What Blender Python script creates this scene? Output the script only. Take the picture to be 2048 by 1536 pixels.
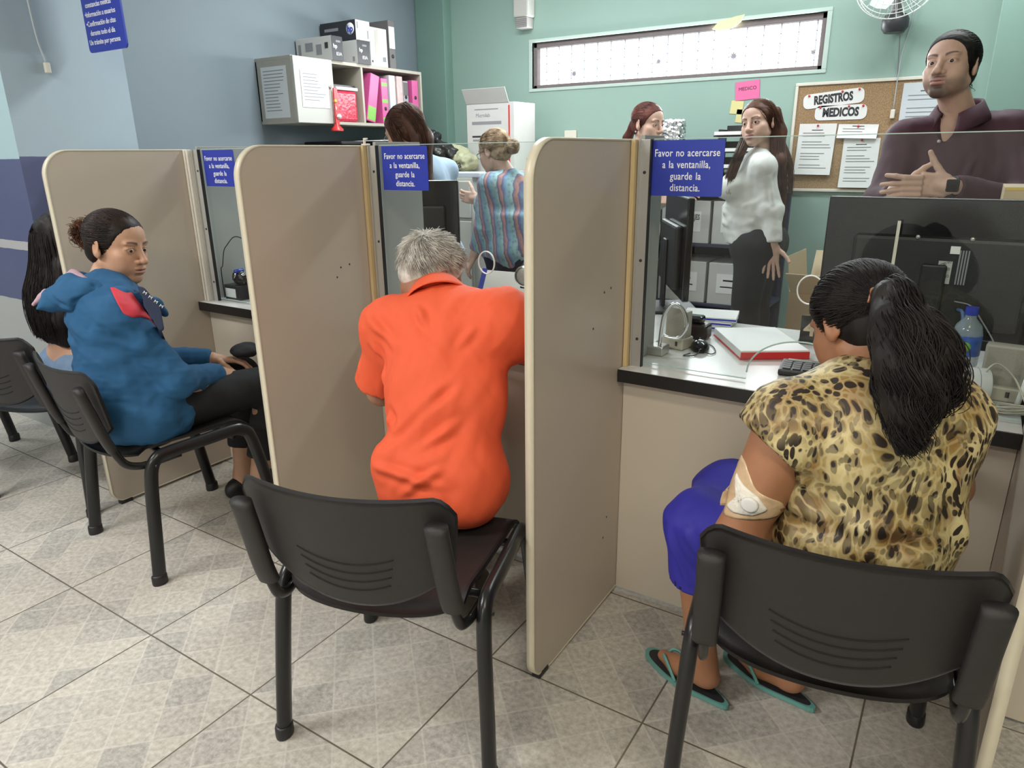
import bpy, bmesh, math, random
import numpy as np
from mathutils import Vector, Matrix
random.seed(7); RNG = np.random.default_rng(7)
for o in list(bpy.data.objects): bpy.data.objects.remove(o)
S = bpy.context.scene
COL = S.collection
PI = math.pi
# ------------------------------------------------------------------ camera
CAMH = 1.33
YAW, PITCH, ROLL = -.574593, .317401, .012514
def cam_axes():
    f = Vector((math.sin(YAW)*math.cos(PITCH), math.cos(YAW)*math.cos(PITCH), -math.sin(PITCH)))
    r0 = Vector((math.cos(YAW), -math.sin(YAW), 0)); d = f.cross(r0)
    return math.cos(ROLL)*r0+math.sin(ROLL)*d, -math.sin(ROLL)*r0+math.cos(ROLL)*d, f
_r, _d, _f = cam_axes()
cd = bpy.data.cameras.new('camera'); cam = bpy.data.objects.new('camera', cd); COL.objects.link(cam)
cd.sensor_width = 36; cd.lens = 36*1400/2048; cd.clip_start = .02
cam.matrix_world = Matrix((( _r.x, -_d.x, -_f.x, 0), (_r.y, -_d.y, -_f.y, 0), (_r.z, -_d.z, -_f.z, CAMH), (0, 0, 0, 1)))
S.camera = cam
# ------------------------------------------------------------------ world, lights, exposure
W = bpy.data.worlds.new('world'); S.world = W; W.use_nodes = True
W.node_tree.nodes['Background'].inputs[0].default_value = (.86, .93, 1, 1)
W.node_tree.nodes['Background'].inputs[1].default_value = 1.6
S.view_settings.view_transform = 'Standard'; S.view_settings.look = 'None'
S.view_settings.exposure = 0.55; S.view_settings.gamma = 1; S.view_settings.use_curve_mapping = False
CEIL = 2.85
def area(name, loc, sx, sy, power, col=(1, .97, .93), rot=(0, 0, 0)):
    l = bpy.data.lights.new(name, 'AREA'); l.shape = 'RECTANGLE'; l.size = sx; l.size_y = sy; l.energy = power; l.color = col
    o = bpy.data.objects.new(name, l); o.location = loc; o.rotation_euler = rot; COL.objects.link(o); return o
LAMPS = [  # x, y, power, colour, sx, sy
    (-2.6, -.55, 46, (1, .985, .96), 1.2, .35),
    (.75, -.1, 20, (1, .88, .70), 1.2, .35),
    (-2.4, 3.3, 34, (.93, .98, 1), 1.2, .35),
    (-.3, 3.9, 20, (.93, .98, 1), 1.2, .35),
    (-4.6, .4, 18, (.95, .98, 1), 1.2, .35),
    (-.2, -2.0, 44, (1, .93, .83), 1.2, .35),  # added fill light behind the camera, built as a ceiling fixture
]
for i, (x, y, p, c, sx, sy) in enumerate(LAMPS):
    area('ceiling_lamp_light', (x, y, CEIL-.075), sx, sy, p, c)
area('window_daylight', (-1.95, 4.86, 1.95), 1.95, .3, 26, (.95, .98, 1), (PI/2+.25, 0, PI))
# ------------------------------------------------------------------ tagging and mesh helpers
def tag(o, label=None, cat=None, group=None, kind=None):
    if label: o['label'] = label
    if cat: o['category'] = cat
    if group: o['group'] = group
    if kind: o['kind'] = kind
    return o
def thing(name, label, cat, loc=(0, 0, 0), rz=0, group=None):
    o = bpy.data.objects.new(name, None); o.empty_display_size = .05; COL.objects.link(o)
    o.location = loc; o.rotation_euler = (0, 0, rz)
    return tag(o, label, cat, group)
def npmesh(name, V, F, mat=None, parent=None, smooth=True, matidx=None, colors=None, origin=None):
    """V (n,3) array, F (m,3|4) array or list of arrays"""
    V = np.asarray(V, dtype=np.float32)
    if origin is None: origin = parent.location if (parent is not None and parent.type == 'EMPTY') else None
    me = bpy.data.meshes.new(name)
    if isinstance(F, np.ndarray): F = [F]
    F = [f for f in F if len(f)]
    nl = sum(f.size for f in F); npoly = sum(len(f) for f in F)
    me.vertices.add(len(V)); me.vertices.foreach_set('co', V.ravel())
    me.loops.add(nl); me.polygons.add(npoly)
    me.loops.foreach_set('vertex_index', np.concatenate([f.ravel() for f in F]).astype(np.int32))
    starts = []; c = 0
    for f in F:
        k = f.shape[1]; starts.append(c+np.arange(len(f))*k); c += f.size
    me.polygons.foreach_set('loop_start', np.concatenate(starts).astype(np.int32))
    me.update(calc_edges=True); me.validate()
    if smooth: me.polygons.foreach_set('use_smooth', np.ones(len(me.polygons), dtype=bool))
    if mat is not None:
        for m in (mat if isinstance(mat, (list, tuple)) else [mat]): me.materials.append(m)
    if matidx is not None: me.polygons.foreach_set('material_index', np.asarray(matidx, dtype=np.int32))
    if colors is not None:
        a = me.color_attributes.new('tint', 'FLOAT_COLOR', 'POINT')
        a.data.foreach_set('color', np.asarray(colors, dtype=np.float32).ravel())
    o = bpy.data.objects.new(name, me); COL.objects.link(o)
    if parent is not None: o.parent = parent
    return o
def obj(name, bm, mat=None, parent=None, smooth=False, angle=None):
    me = bpy.data.meshes.new(name)
    bmesh.ops.recalc_face_normals(bm, faces=bm.faces)
    bm.to_mesh(me); bm.free()
    if smooth:
        me.polygons.foreach_set('use_smooth', np.ones(len(me.polygons), dtype=bool))
        me.set_sharp_from_angle(angle=angle or math.radians(40))
    if mat is not None:
        for m in (mat if isinstance(mat, (list, tuple)) else [mat]): me.materials.append(m)
    o = bpy.data.objects.new(name, me); COL.objects.link(o)
    if parent is not None: o.parent = parent
    return o
def bx(bm, x0, x1, y0, y1, z0, z1, bev=0, mi=0, M=None, seg=2):
    r = bmesh.ops.create_cube(bm, size=1)['verts']
    for v in r: v.co = Vector(((x0+x1)/2+v.co.x*(x1-x0), (y0+y1)/2+v.co.y*(y1-y0), (z0+z1)/2+v.co.z*(z1-z0)))
    fs = set(f for v in r for f in v.link_faces)
    if bev:
        es = list(set(e for v in r for e in v.link_edges))
        q = bmesh.ops.bevel(bm, geom=es, offset=bev, segments=seg, profile=.5, affect='EDGES')
        fs = set(q['faces']) | set(f for f in fs if f.is_valid)
        r = list(set(v for f in fs for v in f.verts))
    for f in fs: f.material_index = mi
    if M is not None: bmesh.ops.transform(bm, matrix=M, verts=r)
    return r
def box(name, x0, x1, y0, y1, z0, z1, mat, parent=None, bev=.002, M=None):
    bm = bmesh.new(); bx(bm, x0, x1, y0, y1, z0, z1, bev, M=M)
    return obj(name, bm, mat, parent)
def catmull(P, n):
    P = np.asarray(P, float)
    if len(P) < 3: return np.array([P[0]+(P[-1]-P[0])*t for t in np.linspace(0, 1, n)])
    Q = np.vstack([2*P[0]-P[1], P, 2*P[-1]-P[-2]]); m = len(P)-1
    out = []
    for t in np.linspace(0, m-1e-9, n):
        i = int(t); u = t-i; a, b, c, d = Q[i:i+4]
        out.append(.5*(2*b+(c-a)*u+(2*a-5*b+4*c-d)*u*u+(3*b-a-3*c+d)*u**3))
    return np.array(out)
def frames(P, up=(0, 0, 1)):
    P = np.asarray(P, float); T = np.gradient(P, axis=0); T /= np.linalg.norm(T, axis=1)[:, None]+1e-12
    N = np.zeros_like(P); u = np.array(up, float)
    n = u-T[0]*(u@T[0])
    if np.linalg.norm(n) < .1: u = np.array([1., .1, 0]); n = u-T[0]*(u@T[0])
    n /= np.linalg.norm(n)
    for i in range(len(P)):
        n = n-T[i]*(n@T[i]); n /= np.linalg.norm(n)+1e-12; N[i] = n
    return T, N, np.cross(T, N)
def sweep(P, ra, rb=None, sides=12, up=(0, 0, 1), closed=False, cap=True, power=1.):
    """tube along P; ra,rb radii (scalars or arrays) along N and B"""
    P = np.asarray(P, float); n = len(P); T, N, B = frames(P, up)
    ra = np.broadcast_to(np.asarray(ra, float), (n,)); rb = ra if rb is None else np.broadcast_to(np.asarray(rb, float), (n,))
    a = np.arange(sides)*2*PI/sides; c = np.cos(a); s = np.sin(a)
    c = np.sign(c)*np.abs(c)**power; s = np.sign(s)*np.abs(s)**power
    V = P[:, None]+N[:, None]*(c[None, :, None]*ra[:, None, None])+B[:, None]*(s[None, :, None]*rb[:, None, None])
    V = V.reshape(-1, 3); m = n if closed else n-1
    i, j = np.meshgrid(np.arange(m), np.arange(sides), indexing='ij'); i2 = (i+1) % n; j2 = (j+1) % sides
    F = np.stack([i*sides+j, i*sides+j2, i2*sides+j2, i2*sides+j], -1).reshape(-1, 4)
    Fs = [F]
    if cap and not closed:
        V = np.vstack([V, P[0], P[-1]]); k = n*sides; jj = np.arange(sides); j2 = (jj+1) % sides
        Fs.append(np.vstack([np.stack([np.full(sides, k), j2, jj], -1), np.stack([np.full(sides, k+1), (n-1)*sides+jj, (n-1)*sides+j2], -1)]))
    return V, Fs
def join(parts):
    Vs = []; F4 = []; F3 = []; c = 0
    for V, Fs in parts:
        if isinstance(Fs, np.ndarray): Fs = [Fs]
        for f in Fs:
            (F4 if f.shape[1] == 4 else F3).append(f+c)
        Vs.append(V); c += len(V)
    out = []
    if F4: out.append(np.vstack(F4))
    if F3: out.append(np.vstack(F3))
    return np.vstack(Vs), out
def tube(name, pts, r, mat, parent=None, n=None, sides=10, rb=None, up=(0, 0, 1), closed=False, raw=False, power=1.):
    P = pts if raw else catmull(pts, n or max(8, len(pts)*8))
    V, F = sweep(P, r, rb, sides, up, closed, power=power)
    return npmesh(name, V, F, mat, parent)
def lathe(name, prof, mat, parent=None, sides=32, M=None):
    prof = np.asarray(prof, float); n = len(prof); a = np.arange(sides)*2*PI/sides
    V = np.stack([prof[:, None, 0]*np.cos(a), prof[:, None, 0]*np.sin(a), np.broadcast_to(prof[:, None, 1], (n, sides))], -1).reshape(-1, 3)
    i, j = np.meshgrid(np.arange(n-1), np.arange(sides), indexing='ij'); j2 = (j+1) % sides
    F = np.stack([i*sides+j, i*sides+j2, (i+1)*sides+j2, (i+1)*sides+j], -1).reshape(-1, 4)
    if M is not None: V = V@np.array(M.to_3x3()).T+np.array(M.translation)
    o = npmesh(name, V, F, mat, parent); o.data.set_sharp_from_angle(angle=math.radians(40)); return o
def prism(bm, pts, vec, mi=0):
    """extrude polygon pts (3d) along vec"""
    vs = [bm.verts.new(p) for p in pts]; f = bm.faces.new(vs); f.material_index = mi
    r = bmesh.ops.extrude_face_region(bm, geom=[f]); nv = [g for g in r['geom'] if isinstance(g, bmesh.types.BMVert)]
    bmesh.ops.translate(bm, vec=Vector(vec), verts=nv)
    for g in r['geom']:
        if isinstance(g, bmesh.types.BMFace): g.material_index = mi
    for v in nv:
        for ff in v.link_faces: ff.material_index = mi
def rrect(x0, x1, y0, y1, r, n=8, corners=(1, 1, 1, 1)):
    out = []
    for k, (cx, cy, a0) in enumerate(((x1-r, y1-r, 0), (x0+r, y1-r, PI/2), (x0+r, y0+r, PI), (x1-r, y0+r, 1.5*PI))):
        if corners[k]:
            for i in range(n+1): a = a0+i*PI/2/n; out.append((cx+r*math.cos(a), cy+r*math.sin(a)))
        else: out.append(((x1, x0, x0, x1)[k], (y1, y1, y0, y0)[k]))
    return out
def text(name, s, size, mat, parent, M, ext=.0006, align='CENTER', sx=1., bold=0., space=1., word=1.):
    c = bpy.data.curves.new(name, 'FONT'); c.body = s; c.size = size; c.extrude = ext; c.align_x = align; c.align_y = 'CENTER'
    c.offset = bold; c.resolution_u = 3; c.space_character = space; c.space_word = word
    t = bpy.data.objects.new(name, c); COL.objects.link(t)
    dg = bpy.context.evaluated_depsgraph_get(); me = bpy.data.meshes.new_from_object(t.evaluated_get(dg))
    bpy.data.objects.remove(t)
    me.transform(Matrix.Diagonal((sx, 1, 1, 1))); me.transform(M)
    me.materials.clear(); me.materials.append(mat)
    o = bpy.data.objects.new(name, me); COL.objects.link(o); o.parent = parent; return o
def axM(loc, right, up):
    r = Vector(right).normalized(); u = Vector(up).normalized(); n = r.cross(u)
    return Matrix(((r.x, u.x, n.x, loc[0]), (r.y, u.y, n.y, loc[1]), (r.z, u.z, n.z, loc[2]), (0, 0, 0, 1)))
# ------------------------------------------------------------------ materials
MATS = {}
def mat(name, col, rough=.5, metal=0., spec=.5, noise=0., nscale=20., bump=0., bscale=60., sss=0., coat=0., trans=0., stretch=None):
    if name in MATS: return MATS[name]
    m = bpy.data.materials.new(name); m.use_nodes = True; nt = m.node_tree; b = nt.nodes['Principled BSDF']
    b.inputs['Base Color'].default_value = (*col, 1); b.inputs['Roughness'].default_value = rough; b.inputs['Metallic'].default_value = metal
    b.inputs['Specular IOR Level'].default_value = spec
    if coat: b.inputs['Coat Weight'].default_value = coat; b.inputs['Coat Roughness'].default_value = .15
    if trans: b.inputs['Transmission Weight'].default_value = trans
    if sss: b.inputs['Subsurface Weight'].default_value = sss; b.inputs['Subsurface Radius'].default_value = (.012, .005, .003); b.inputs['Subsurface Scale'].default_value = 1
    tc = nt.nodes.new('ShaderNodeTexCoord'); src = tc.outputs['Object']
    if stretch:
        mp = nt.nodes.new('ShaderNodeMapping'); mp.inputs['Scale'].default_value = stretch; nt.links.new(src, mp.inputs[0]); src = mp.outputs[0]
    n = nt.nodes.new('ShaderNodeTexNoise'); n.inputs['Scale'].default_value = nscale; n.inputs['Detail'].default_value = 5; nt.links.new(src, n.inputs[0])
    mx = nt.nodes.new('ShaderNodeMix'); mx.data_type = 'RGBA'
    k = max(noise, .03)
    mx.inputs[6].default_value = (*[c*(1-k) for c in col], 1); mx.inputs[7].default_value = (*[min(1, c*(1+k)) for c in col], 1)
    nt.links.new(n.outputs[0], mx.inputs[0]); nt.links.new(mx.outputs[2], b.inputs['Base Color'])
    if bump:
        n2 = nt.nodes.new('ShaderNodeTexNoise'); n2.inputs['Scale'].default_value = bscale; n2.inputs['Detail'].default_value = 4; nt.links.new(src, n2.inputs[0])
        bp = nt.nodes.new('ShaderNodeBump'); bp.inputs['Strength'].default_value = bump; bp.inputs['Distance'].default_value = .004
        nt.links.new(n2.outputs[0], bp.inputs['Height']); nt.links.new(bp.outputs[0], b.inputs['Normal'])
    MATS[name] = m; return m
def emis(name, col, st):
    m = bpy.data.materials.new(name); m.use_nodes = True; nt = m.node_tree; b = nt.nodes['Principled BSDF']
    b.inputs['Emission Color'].default_value = (*col, 1); b.inputs['Emission Strength'].default_value = st; MATS[name] = m; return m
class NT:
    """tiny node-graph helper"""
    def __init__(s, name):
        s.m = bpy.data.materials.new(name); s.m.use_nodes = True; s.t = s.m.node_tree; s.b = s.t.nodes['Principled BSDF']; MATS[name] = s.m
    def n(s, typ, ins=None, **props):
        q = s.t.nodes.new('ShaderNode'+typ)
        for k, v in props.items(): setattr(q, k, v)
        for k, v in (ins or {}).items(): s.set(q.inputs[k], v)
        return q
    def set(s, inp, v):
        if isinstance(v, bpy.types.NodeSocket): s.t.links.new(v, inp)
        elif isinstance(v, (tuple, list)) and len(v) == 3 and inp.type == 'RGBA': inp.default_value = (*v, 1)
        else: inp.default_value = v
    def math(s, op, a, b=0., c=None):
        ins = {0: a, 1: b}
        if c is not None: ins[2] = c
        return s.n('Math', ins, operation=op).outputs[0]
    def mix(s, f, a, b, typ='MIX'):
        return s.n('Mix', {0: f, 6: a, 7: b}, data_type='RGBA', blend_type=typ).outputs[2]
    def coord(s, w='Object'): return s.n('TexCoord').outputs[w]
    def noise(s, v, sc, det=4, w='Fac'): return s.n('TexNoise', {'Vector': v, 'Scale': sc, 'Detail': det}).outputs[0 if w == 'Fac' else 1]
    def ramp(s, f, stops):
        r = s.n('ValToRGB', {0: f}); e = r.color_ramp.elements
        while len(e) < len(stops): e.new(.5)
        for q, (p, c) in zip(e, stops): q.position = p; q.color = (*c, 1) if len(c) == 3 else c
        return r.outputs[0]
    def bump(s, h, st=.3, dist=.003):
        s.set(s.b.inputs['Normal'], s.n('Bump', {'Height': h, 'Strength': st, 'Distance': dist}).outputs[0])
# ------------------------------------------------------------------ signed-distance modelling (smooth unions meshed with surface nets)
def nrm(v): v = np.asarray(v, float); return v/(np.linalg.norm(v)+1e-12)
def basis(right=None, fwd=None, up=None):
    """3x3 with columns right, fwd, up"""
    if up is not None and right is not None:
        u = nrm(up); r = np.asarray(right, float); r = nrm(r-u*(r@u)); f = np.cross(u, r)
    elif fwd is not None and up is not None:
        f = nrm(fwd); u = np.asarray(up, float); u = nrm(u-f*(f@u)); r = np.cross(f, u)
    return np.stack([r, f, u], 1)
def euler(yaw, pitch=0, roll=0):
    """head frame: yaw 0 looks along +y, positive turns to -x; pitch positive looks up; roll leans to own right"""
    return np.array((Matrix.Rotation(yaw, 3, 'Z')@Matrix.Rotation(pitch, 3, 'X')@Matrix.Rotation(roll, 3, 'Y')))
def cap(a, b, r0, r1=None, k=.02, op='u', flat=None): return dict(t='cap', a=np.asarray(a, float), b=np.asarray(b, float), r0=r0, r1=r0 if r1 is None else r1, k=k, op=op, flat=flat)
def ell(c, r, R=None, k=.02, op='u'): return dict(t='ell', c=np.asarray(c, float), r=np.asarray(r, float)*np.ones(3), R=np.eye(3) if R is None else R, k=k, op=op)
def fcap(a, b, r0, r1=None, k=.01, op='u', flat=None): d = cap(a, b, r0, r1, k, op, flat); d['t'] = 'fcap'; return d
def rbox(c, h, R=None, rr=.005, k=.01, op='u'): return dict(t='box', c=np.asarray(c, float), r=np.asarray(h, float), R=np.eye(3) if R is None else R, rr=rr, k=k, op=op)
def infl(p, d):
    q = dict(p)
    if q['t'] in ('cap', 'fcap'): q['r0'] = q['r0']+d; q['r1'] = q['r1']+d
    elif q['t'] == 'ell': q['r'] = q['r']+d
    else: q['r'] = q['r']+d
    return q
def pbounds(p):
    if p['t'] in ('cap', 'fcap'):
        r = max(p['r0'], p['r1']); m = 0 if p['t'] == 'cap' else r*.5
        return np.minimum(p['a'], p['b'])-r-m, np.maximum(p['a'], p['b'])+r+m
    e = np.sqrt(((p['R']*p['r'])**2).sum(1)) if p['t'] == 'ell' else (np.abs(p['R'])@p['r'])
    return p['c']-e, p['c']+e
def pdist(p, X, Y, Z):
    if p['t'] in ('cap', 'fcap'):
        a = p['a']; ab = p['b']-a; L = np.linalg.norm(ab)+1e-9; u = ab/L
        px, py, pz = X-a[0], Y-a[1], Z-a[2]
        s = px*u[0]+py*u[1]+pz*u[2]
        if p['t'] == 'cap':
            t = np.clip(s/L, 0, 1)
            return np.sqrt((px-ab[0]*t)**2+(py-ab[1]*t)**2+(pz-ab[2]*t)**2)-(p['r0']+(p['r1']-p['r0'])*t)
        t = np.clip(s/L, 0, 1); qx, qy, qz = px-u[0]*s, py-u[1]*s, pz-u[2]*s
        if p['flat'] is not None:
            fv, fs = p['flat']; fv = nrm(fv); w = qx*fv[0]+qy*fv[1]+qz*fv[2]; w2 = w*(1/fs-1); qx, qy, qz = qx+fv[0]*w2, qy+fv[1]*w2, qz+fv[2]*w2
        d = np.sqrt(qx**2+qy**2+qz**2)-(p['r0']+(p['r1']-p['r0'])*t)
        return np.maximum(d, np.maximum(-s, s-L))
    R = p['R']; c = p['c']; px, py, pz = X-c[0], Y-c[1], Z-c[2]
    q = [px*R[0, i]+py*R[1, i]+pz*R[2, i] for i in range(3)]
    if p['t'] == 'ell':
        r = p['r']; k0 = np.sqrt(sum((q[i]/r[i])**2 for i in range(3))); k1 = np.sqrt(sum((q[i]/r[i]**2)**2 for i in range(3)))
        return k0*(k0-1)/(k1+1e-9)
    h = p['r']-p['rr']; a = [np.abs(q[i])-h[i] for i in range(3)]
    return np.sqrt(sum(np.maximum(v, 0)**2 for v in a))+np.minimum(np.maximum(a[0], np.maximum(a[1], a[2])), 0)-p['rr']
def axis_pts(lo, hi, h, fine):
    """1d grid from lo to hi with spacing h, finer inside the intervals fine=[(a,b,h2)]"""
    out = [lo]; x = lo
    while x < hi:
        s = h
        for a, b, h2 in fine:
            if a-h <= x <= b: s = min(s, h2)
        x += s; out.append(x)
    return np.array(out)
def sdf_mesh(prims, h=.006, fine=(), smooth=1):
    """prims -> (V, F) ; fine = list of (lo3, hi3, h2) boxes where the grid is refined"""
    adds = [p for p in prims if p['op'] == 'u']
    lo = np.min([pbounds(p)[0] for p in adds], 0)-3*h; hi = np.max([pbounds(p)[1] for p in adds], 0)+3*h
    ax = [axis_pts(lo[i], hi[i], h, [(f[0][i], f[1][i], f[2]) for f in fine]) for i in range(3)]
    D = np.full([len(a) for a in ax], 1., dtype=np.float32)
    for p in prims:
        a, b = pbounds(p); m = p['k']+2.5*h
        i0 = [max(0, np.searchsorted(ax[i], a[i]-m)-1) for i in range(3)]; i1 = [min(len(ax[i]), np.searchsorted(ax[i], b[i]+m)+1) for i in range(3)]
        if any(i1[i] <= i0[i] for i in range(3)): continue
        sl = tuple(slice(i0[i], i1[i]) for i in range(3))
        X = ax[0][sl[0]][:, None, None]; Y = ax[1][sl[1]][None, :, None]; Z = ax[2][sl[2]][None, None, :]
        d = pdist(p, X, Y, Z).astype(np.float32); A = D[sl]; k = p['k']
        if p['op'] == 'u':
            hh = np.clip(.5+.5*(A-d)/k, 0, 1); D[sl] = A*(1-hh)+d*hh-k*hh*(1-hh)
        else:
            d = -d; hh = np.clip(.5-.5*(A-d)/k, 0, 1); D[sl] = A*(1-hh)+d*hh+k*hh*(1-hh)
    return surface_nets(D, ax, smooth)
def surface_nets(D, ax, smooth=1):
    ins = D < 0; nx, ny, nz = D.shape
    cnt = np.zeros((nx-1, ny-1, nz-1), dtype=np.int8)
    for i in (0, 1):
        for j in (0, 1):
            for k in (0, 1): cnt += ins[i:nx-1+i, j:ny-1+j, k:nz-1+k]
    I, J, K = np.nonzero((cnt > 0) & (cnt < 8)); del cnt
    idx = np.full((nx-1, ny-1, nz-1), -1, dtype=np.int32); idx[I, J, K] = np.arange(len(I))
    acc = np.zeros((len(I), 3)); num = np.zeros(len(I)); g = ax
    for d in range(3):
        e = [0, 0, 0]; e[d] = 1; o1, o2 = [q for q in range(3) if q != d]
        for a in (0, 1):
            for b in (0, 1):
                off = [0, 0, 0]; off[o1] = a; off[o2] = b
                p0 = (I+off[0], J+off[1], K+off[2]); p1 = (p0[0]+e[0], p0[1]+e[1], p0[2]+e[2])
                v0 = D[p0]; v1 = D[p1]; s = (v0 < 0) != (v1 < 0); t = np.where(s, v0/(v0-v1+1e-12), 0)
                P = np.stack([g[0][p0[0]], g[1][p0[1]], g[2][p0[2]]], 1); P[:, d] += t*(g[d][p1[d]]-g[d][p0[d]])
                acc += P*s[:, None]; num += s
    V = acc/np.maximum(num, 1)[:, None]
    Fs = []
    for d in range(3):
        o1, o2 = [(1, 2), (2, 0), (0, 1)][d]
        sl0 = [slice(None)]*3; sl1 = [slice(None)]*3; sl0[d] = slice(0, -1); sl1[d] = slice(1, None)
        A = ins[tuple(sl0)]; B = ins[tuple(sl1)]; X = A != B
        c = list(np.nonzero(X)); lim = [nx-1, ny-1, nz-1]
        ok = (c[o1] > 0) & (c[o2] > 0) & (c[o1] < lim[o1]) & (c[o2] < lim[o2]); c = [q[ok] for q in c]
        s = A[tuple(c)]
        def at(a, b):
            q = [x.copy() for x in c]; q[o1] -= a; q[o2] -= b; return idx[tuple(q)]
        f = np.stack([at(1, 1), at(0, 1), at(0, 0), at(1, 0)], 1); f[~s] = f[~s][:, ::-1]
        Fs.append(f)
    F = np.vstack(Fs); F = F[(F >= 0).all(1)]
    for _ in range(smooth):
        a = F[:, [0, 1, 2, 3]].ravel(); b = F[:, [1, 2, 3, 0]].ravel(); n = len(V)
        deg = np.bincount(a, minlength=n)+np.bincount(b, minlength=n); S2 = np.zeros_like(V)
        for i in range(3): S2[:, i] = np.bincount(a, V[b, i], n)+np.bincount(b, V[a, i], n)
        V = V*.5+.5*S2/np.maximum(deg, 1)[:, None]
    return V, F
def vnormals(V, F):
    n = np.cross(V[F[:, 2]]-V[F[:, 0]], V[F[:, 3]]-V[F[:, 1]]); N = np.zeros_like(V)
    for j in range(4):
        for i in range(3): N[:, i] += np.bincount(F[:, j], n[:, i], len(V))
    return N/(np.linalg.norm(N, axis=1)[:, None]+1e-12)
def vnoise(P, seed=0, oct=3):
    """cheap smooth pseudo-noise from rotated sines"""
    r = np.random.default_rng(seed); out = np.zeros(len(P)); amp = 1.; f = 1.
    for o in range(oct):
        for _ in range(4):
            d = nrm(r.normal(size=3))*f; d2 = nrm(r.normal(size=3))*f*.7
            out += amp*np.sin(P@d*6.28+r.uniform(0, 6.28)+1.7*np.sin(P@d2*6.28+r.uniform(0, 6.28)))/4
        amp *= .5; f *= 1.9
    return out
def folds(V, F, lines=(), rnd=.003, sc=(6, 6, 3), seed=1, nv=None):
    """displace along normals: explicit creases [(p0,p1,width,amp)] plus anisotropic random folds"""
    N = vnormals(V, F); d = rnd*vnoise(V*np.asarray(sc), seed, 3)
    for (a, b, w, amp) in lines:
        a = np.asarray(a, float); b = np.asarray(b, float); ab = b-a; L2 = ab@ab
        t = np.clip((V-a)@ab/L2, 0, 1); q = V-(a+t[:, None]*ab); r = np.linalg.norm(q, axis=1)
        fade = np.sin(np.clip(t*.9+.05, 0, 1)*PI)**.5
        d += amp*fade*(np.exp(-(r/w)**2)-.55*np.exp(-((r-1.5*w)/w)**2))
    return V+N*d[:, None]
# ------------------------------------------------------------------ hair strands
def strands(P, r0, r1, sides=3):
    """P (S,m,3) polylines -> mesh of tapered tubes"""
    S_, m, _ = P.shape; T = np.gradient(P, axis=1); T /= np.linalg.norm(T, axis=2, keepdims=True)+1e-12
    ref = np.where(np.abs(T[..., 2:3]) > .9, np.array([1., 0, 0]), np.array([0, 0, 1.])); N = np.cross(T, ref); N /= np.linalg.norm(N, axis=2, keepdims=True)+1e-12
    B = np.cross(T, N); a = np.arange(sides)*2*PI/sides
    r = np.linspace(0, 1, m)**1.5; r = (r0*(1-r)+r1*r)[None, :, None, None]
    V = P[:, :, None]+r*(np.cos(a)[None, None, :, None]*N[:, :, None]+np.sin(a)[None, None, :, None]*B[:, :, None])
    V = V.reshape(-1, 3)
    s, i, j = np.meshgrid(np.arange(S_), np.arange(m-1), np.arange(sides), indexing='ij'); j2 = (j+1) % sides; b = s*m*sides
    F = np.stack([b+i*sides+j, b+i*sides+j2, b+(i+1)*sides+j2, b+(i+1)*sides+j], -1).reshape(-1, 4)
    return V, F
def tress(path, wid, dep, up, n, m=18, jit=.004, wave=0., wfreq=3., seed=0, endspread=1., clump=0, startlen=0.):
    """strands that follow a path with an elliptical section; wid, dep arrays at path keys"""
    r = np.random.default_rng(seed); C = catmull(path, m); T, N, B = frames(C, up)
    k = np.linspace(0, 1, len(path)); t = np.linspace(0, 1, m); w = np.interp(t, k, wid); d = np.interp(t, k, dep)
    a = r.uniform(0, 2*PI, n); q = np.sqrt(r.uniform(.25, 1, n))
    if clump:
        ca = r.uniform(0, 2*PI, clump); cq = np.sqrt(r.uniform(.1, 1, clump)); ci = r.integers(0, clump, n)
        a2 = ca[ci]+r.normal(0, .18, n); q2 = cq[ci]+r.normal(0, .06, n)
    else: a2, q2 = a, q
    u = np.cos(a)*q; v = np.sin(a)*q; u2 = np.cos(a2)*q2; v2 = np.sin(a2)*q2
    tt = t[None, :]**.7; U = u[:, None]*(1-tt)+u2[:, None]*tt; Vv = v[:, None]*(1-tt)+v2[:, None]*tt
    P = C[None]+B[None]*(U*w[None])[..., None]+N[None]*(Vv*d[None])[..., None]
    ph = (ca[ci]*7 if clump else r.uniform(0, 6.28, n))
    if wave:
        ww = wave*t[None, :]**.6; arg = t[None, :]*wfreq*6.28+ph[:, None]
        P = P+B[None]*(ww*np.sin(arg))[..., None]+N[None]*(ww*np.cos(arg*1.07+1))[..., None]
    P += r.normal(0, jit, (n, 1, 3))*t[None, :, None]
    L = r.uniform(1-.12*endspread, 1, n)
    # shorten strands by resampling
    out = np.empty_like(P); s = np.linspace(0, 1, m)
    for i in range(n):
        x = s*L[i]*(m-1); j = np.minimum(x.astype(int), m-2); f = (x-j)[:, None]; out[i] = P[i][j]*(1-f)+P[i][j+1]*f
    return out
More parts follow.
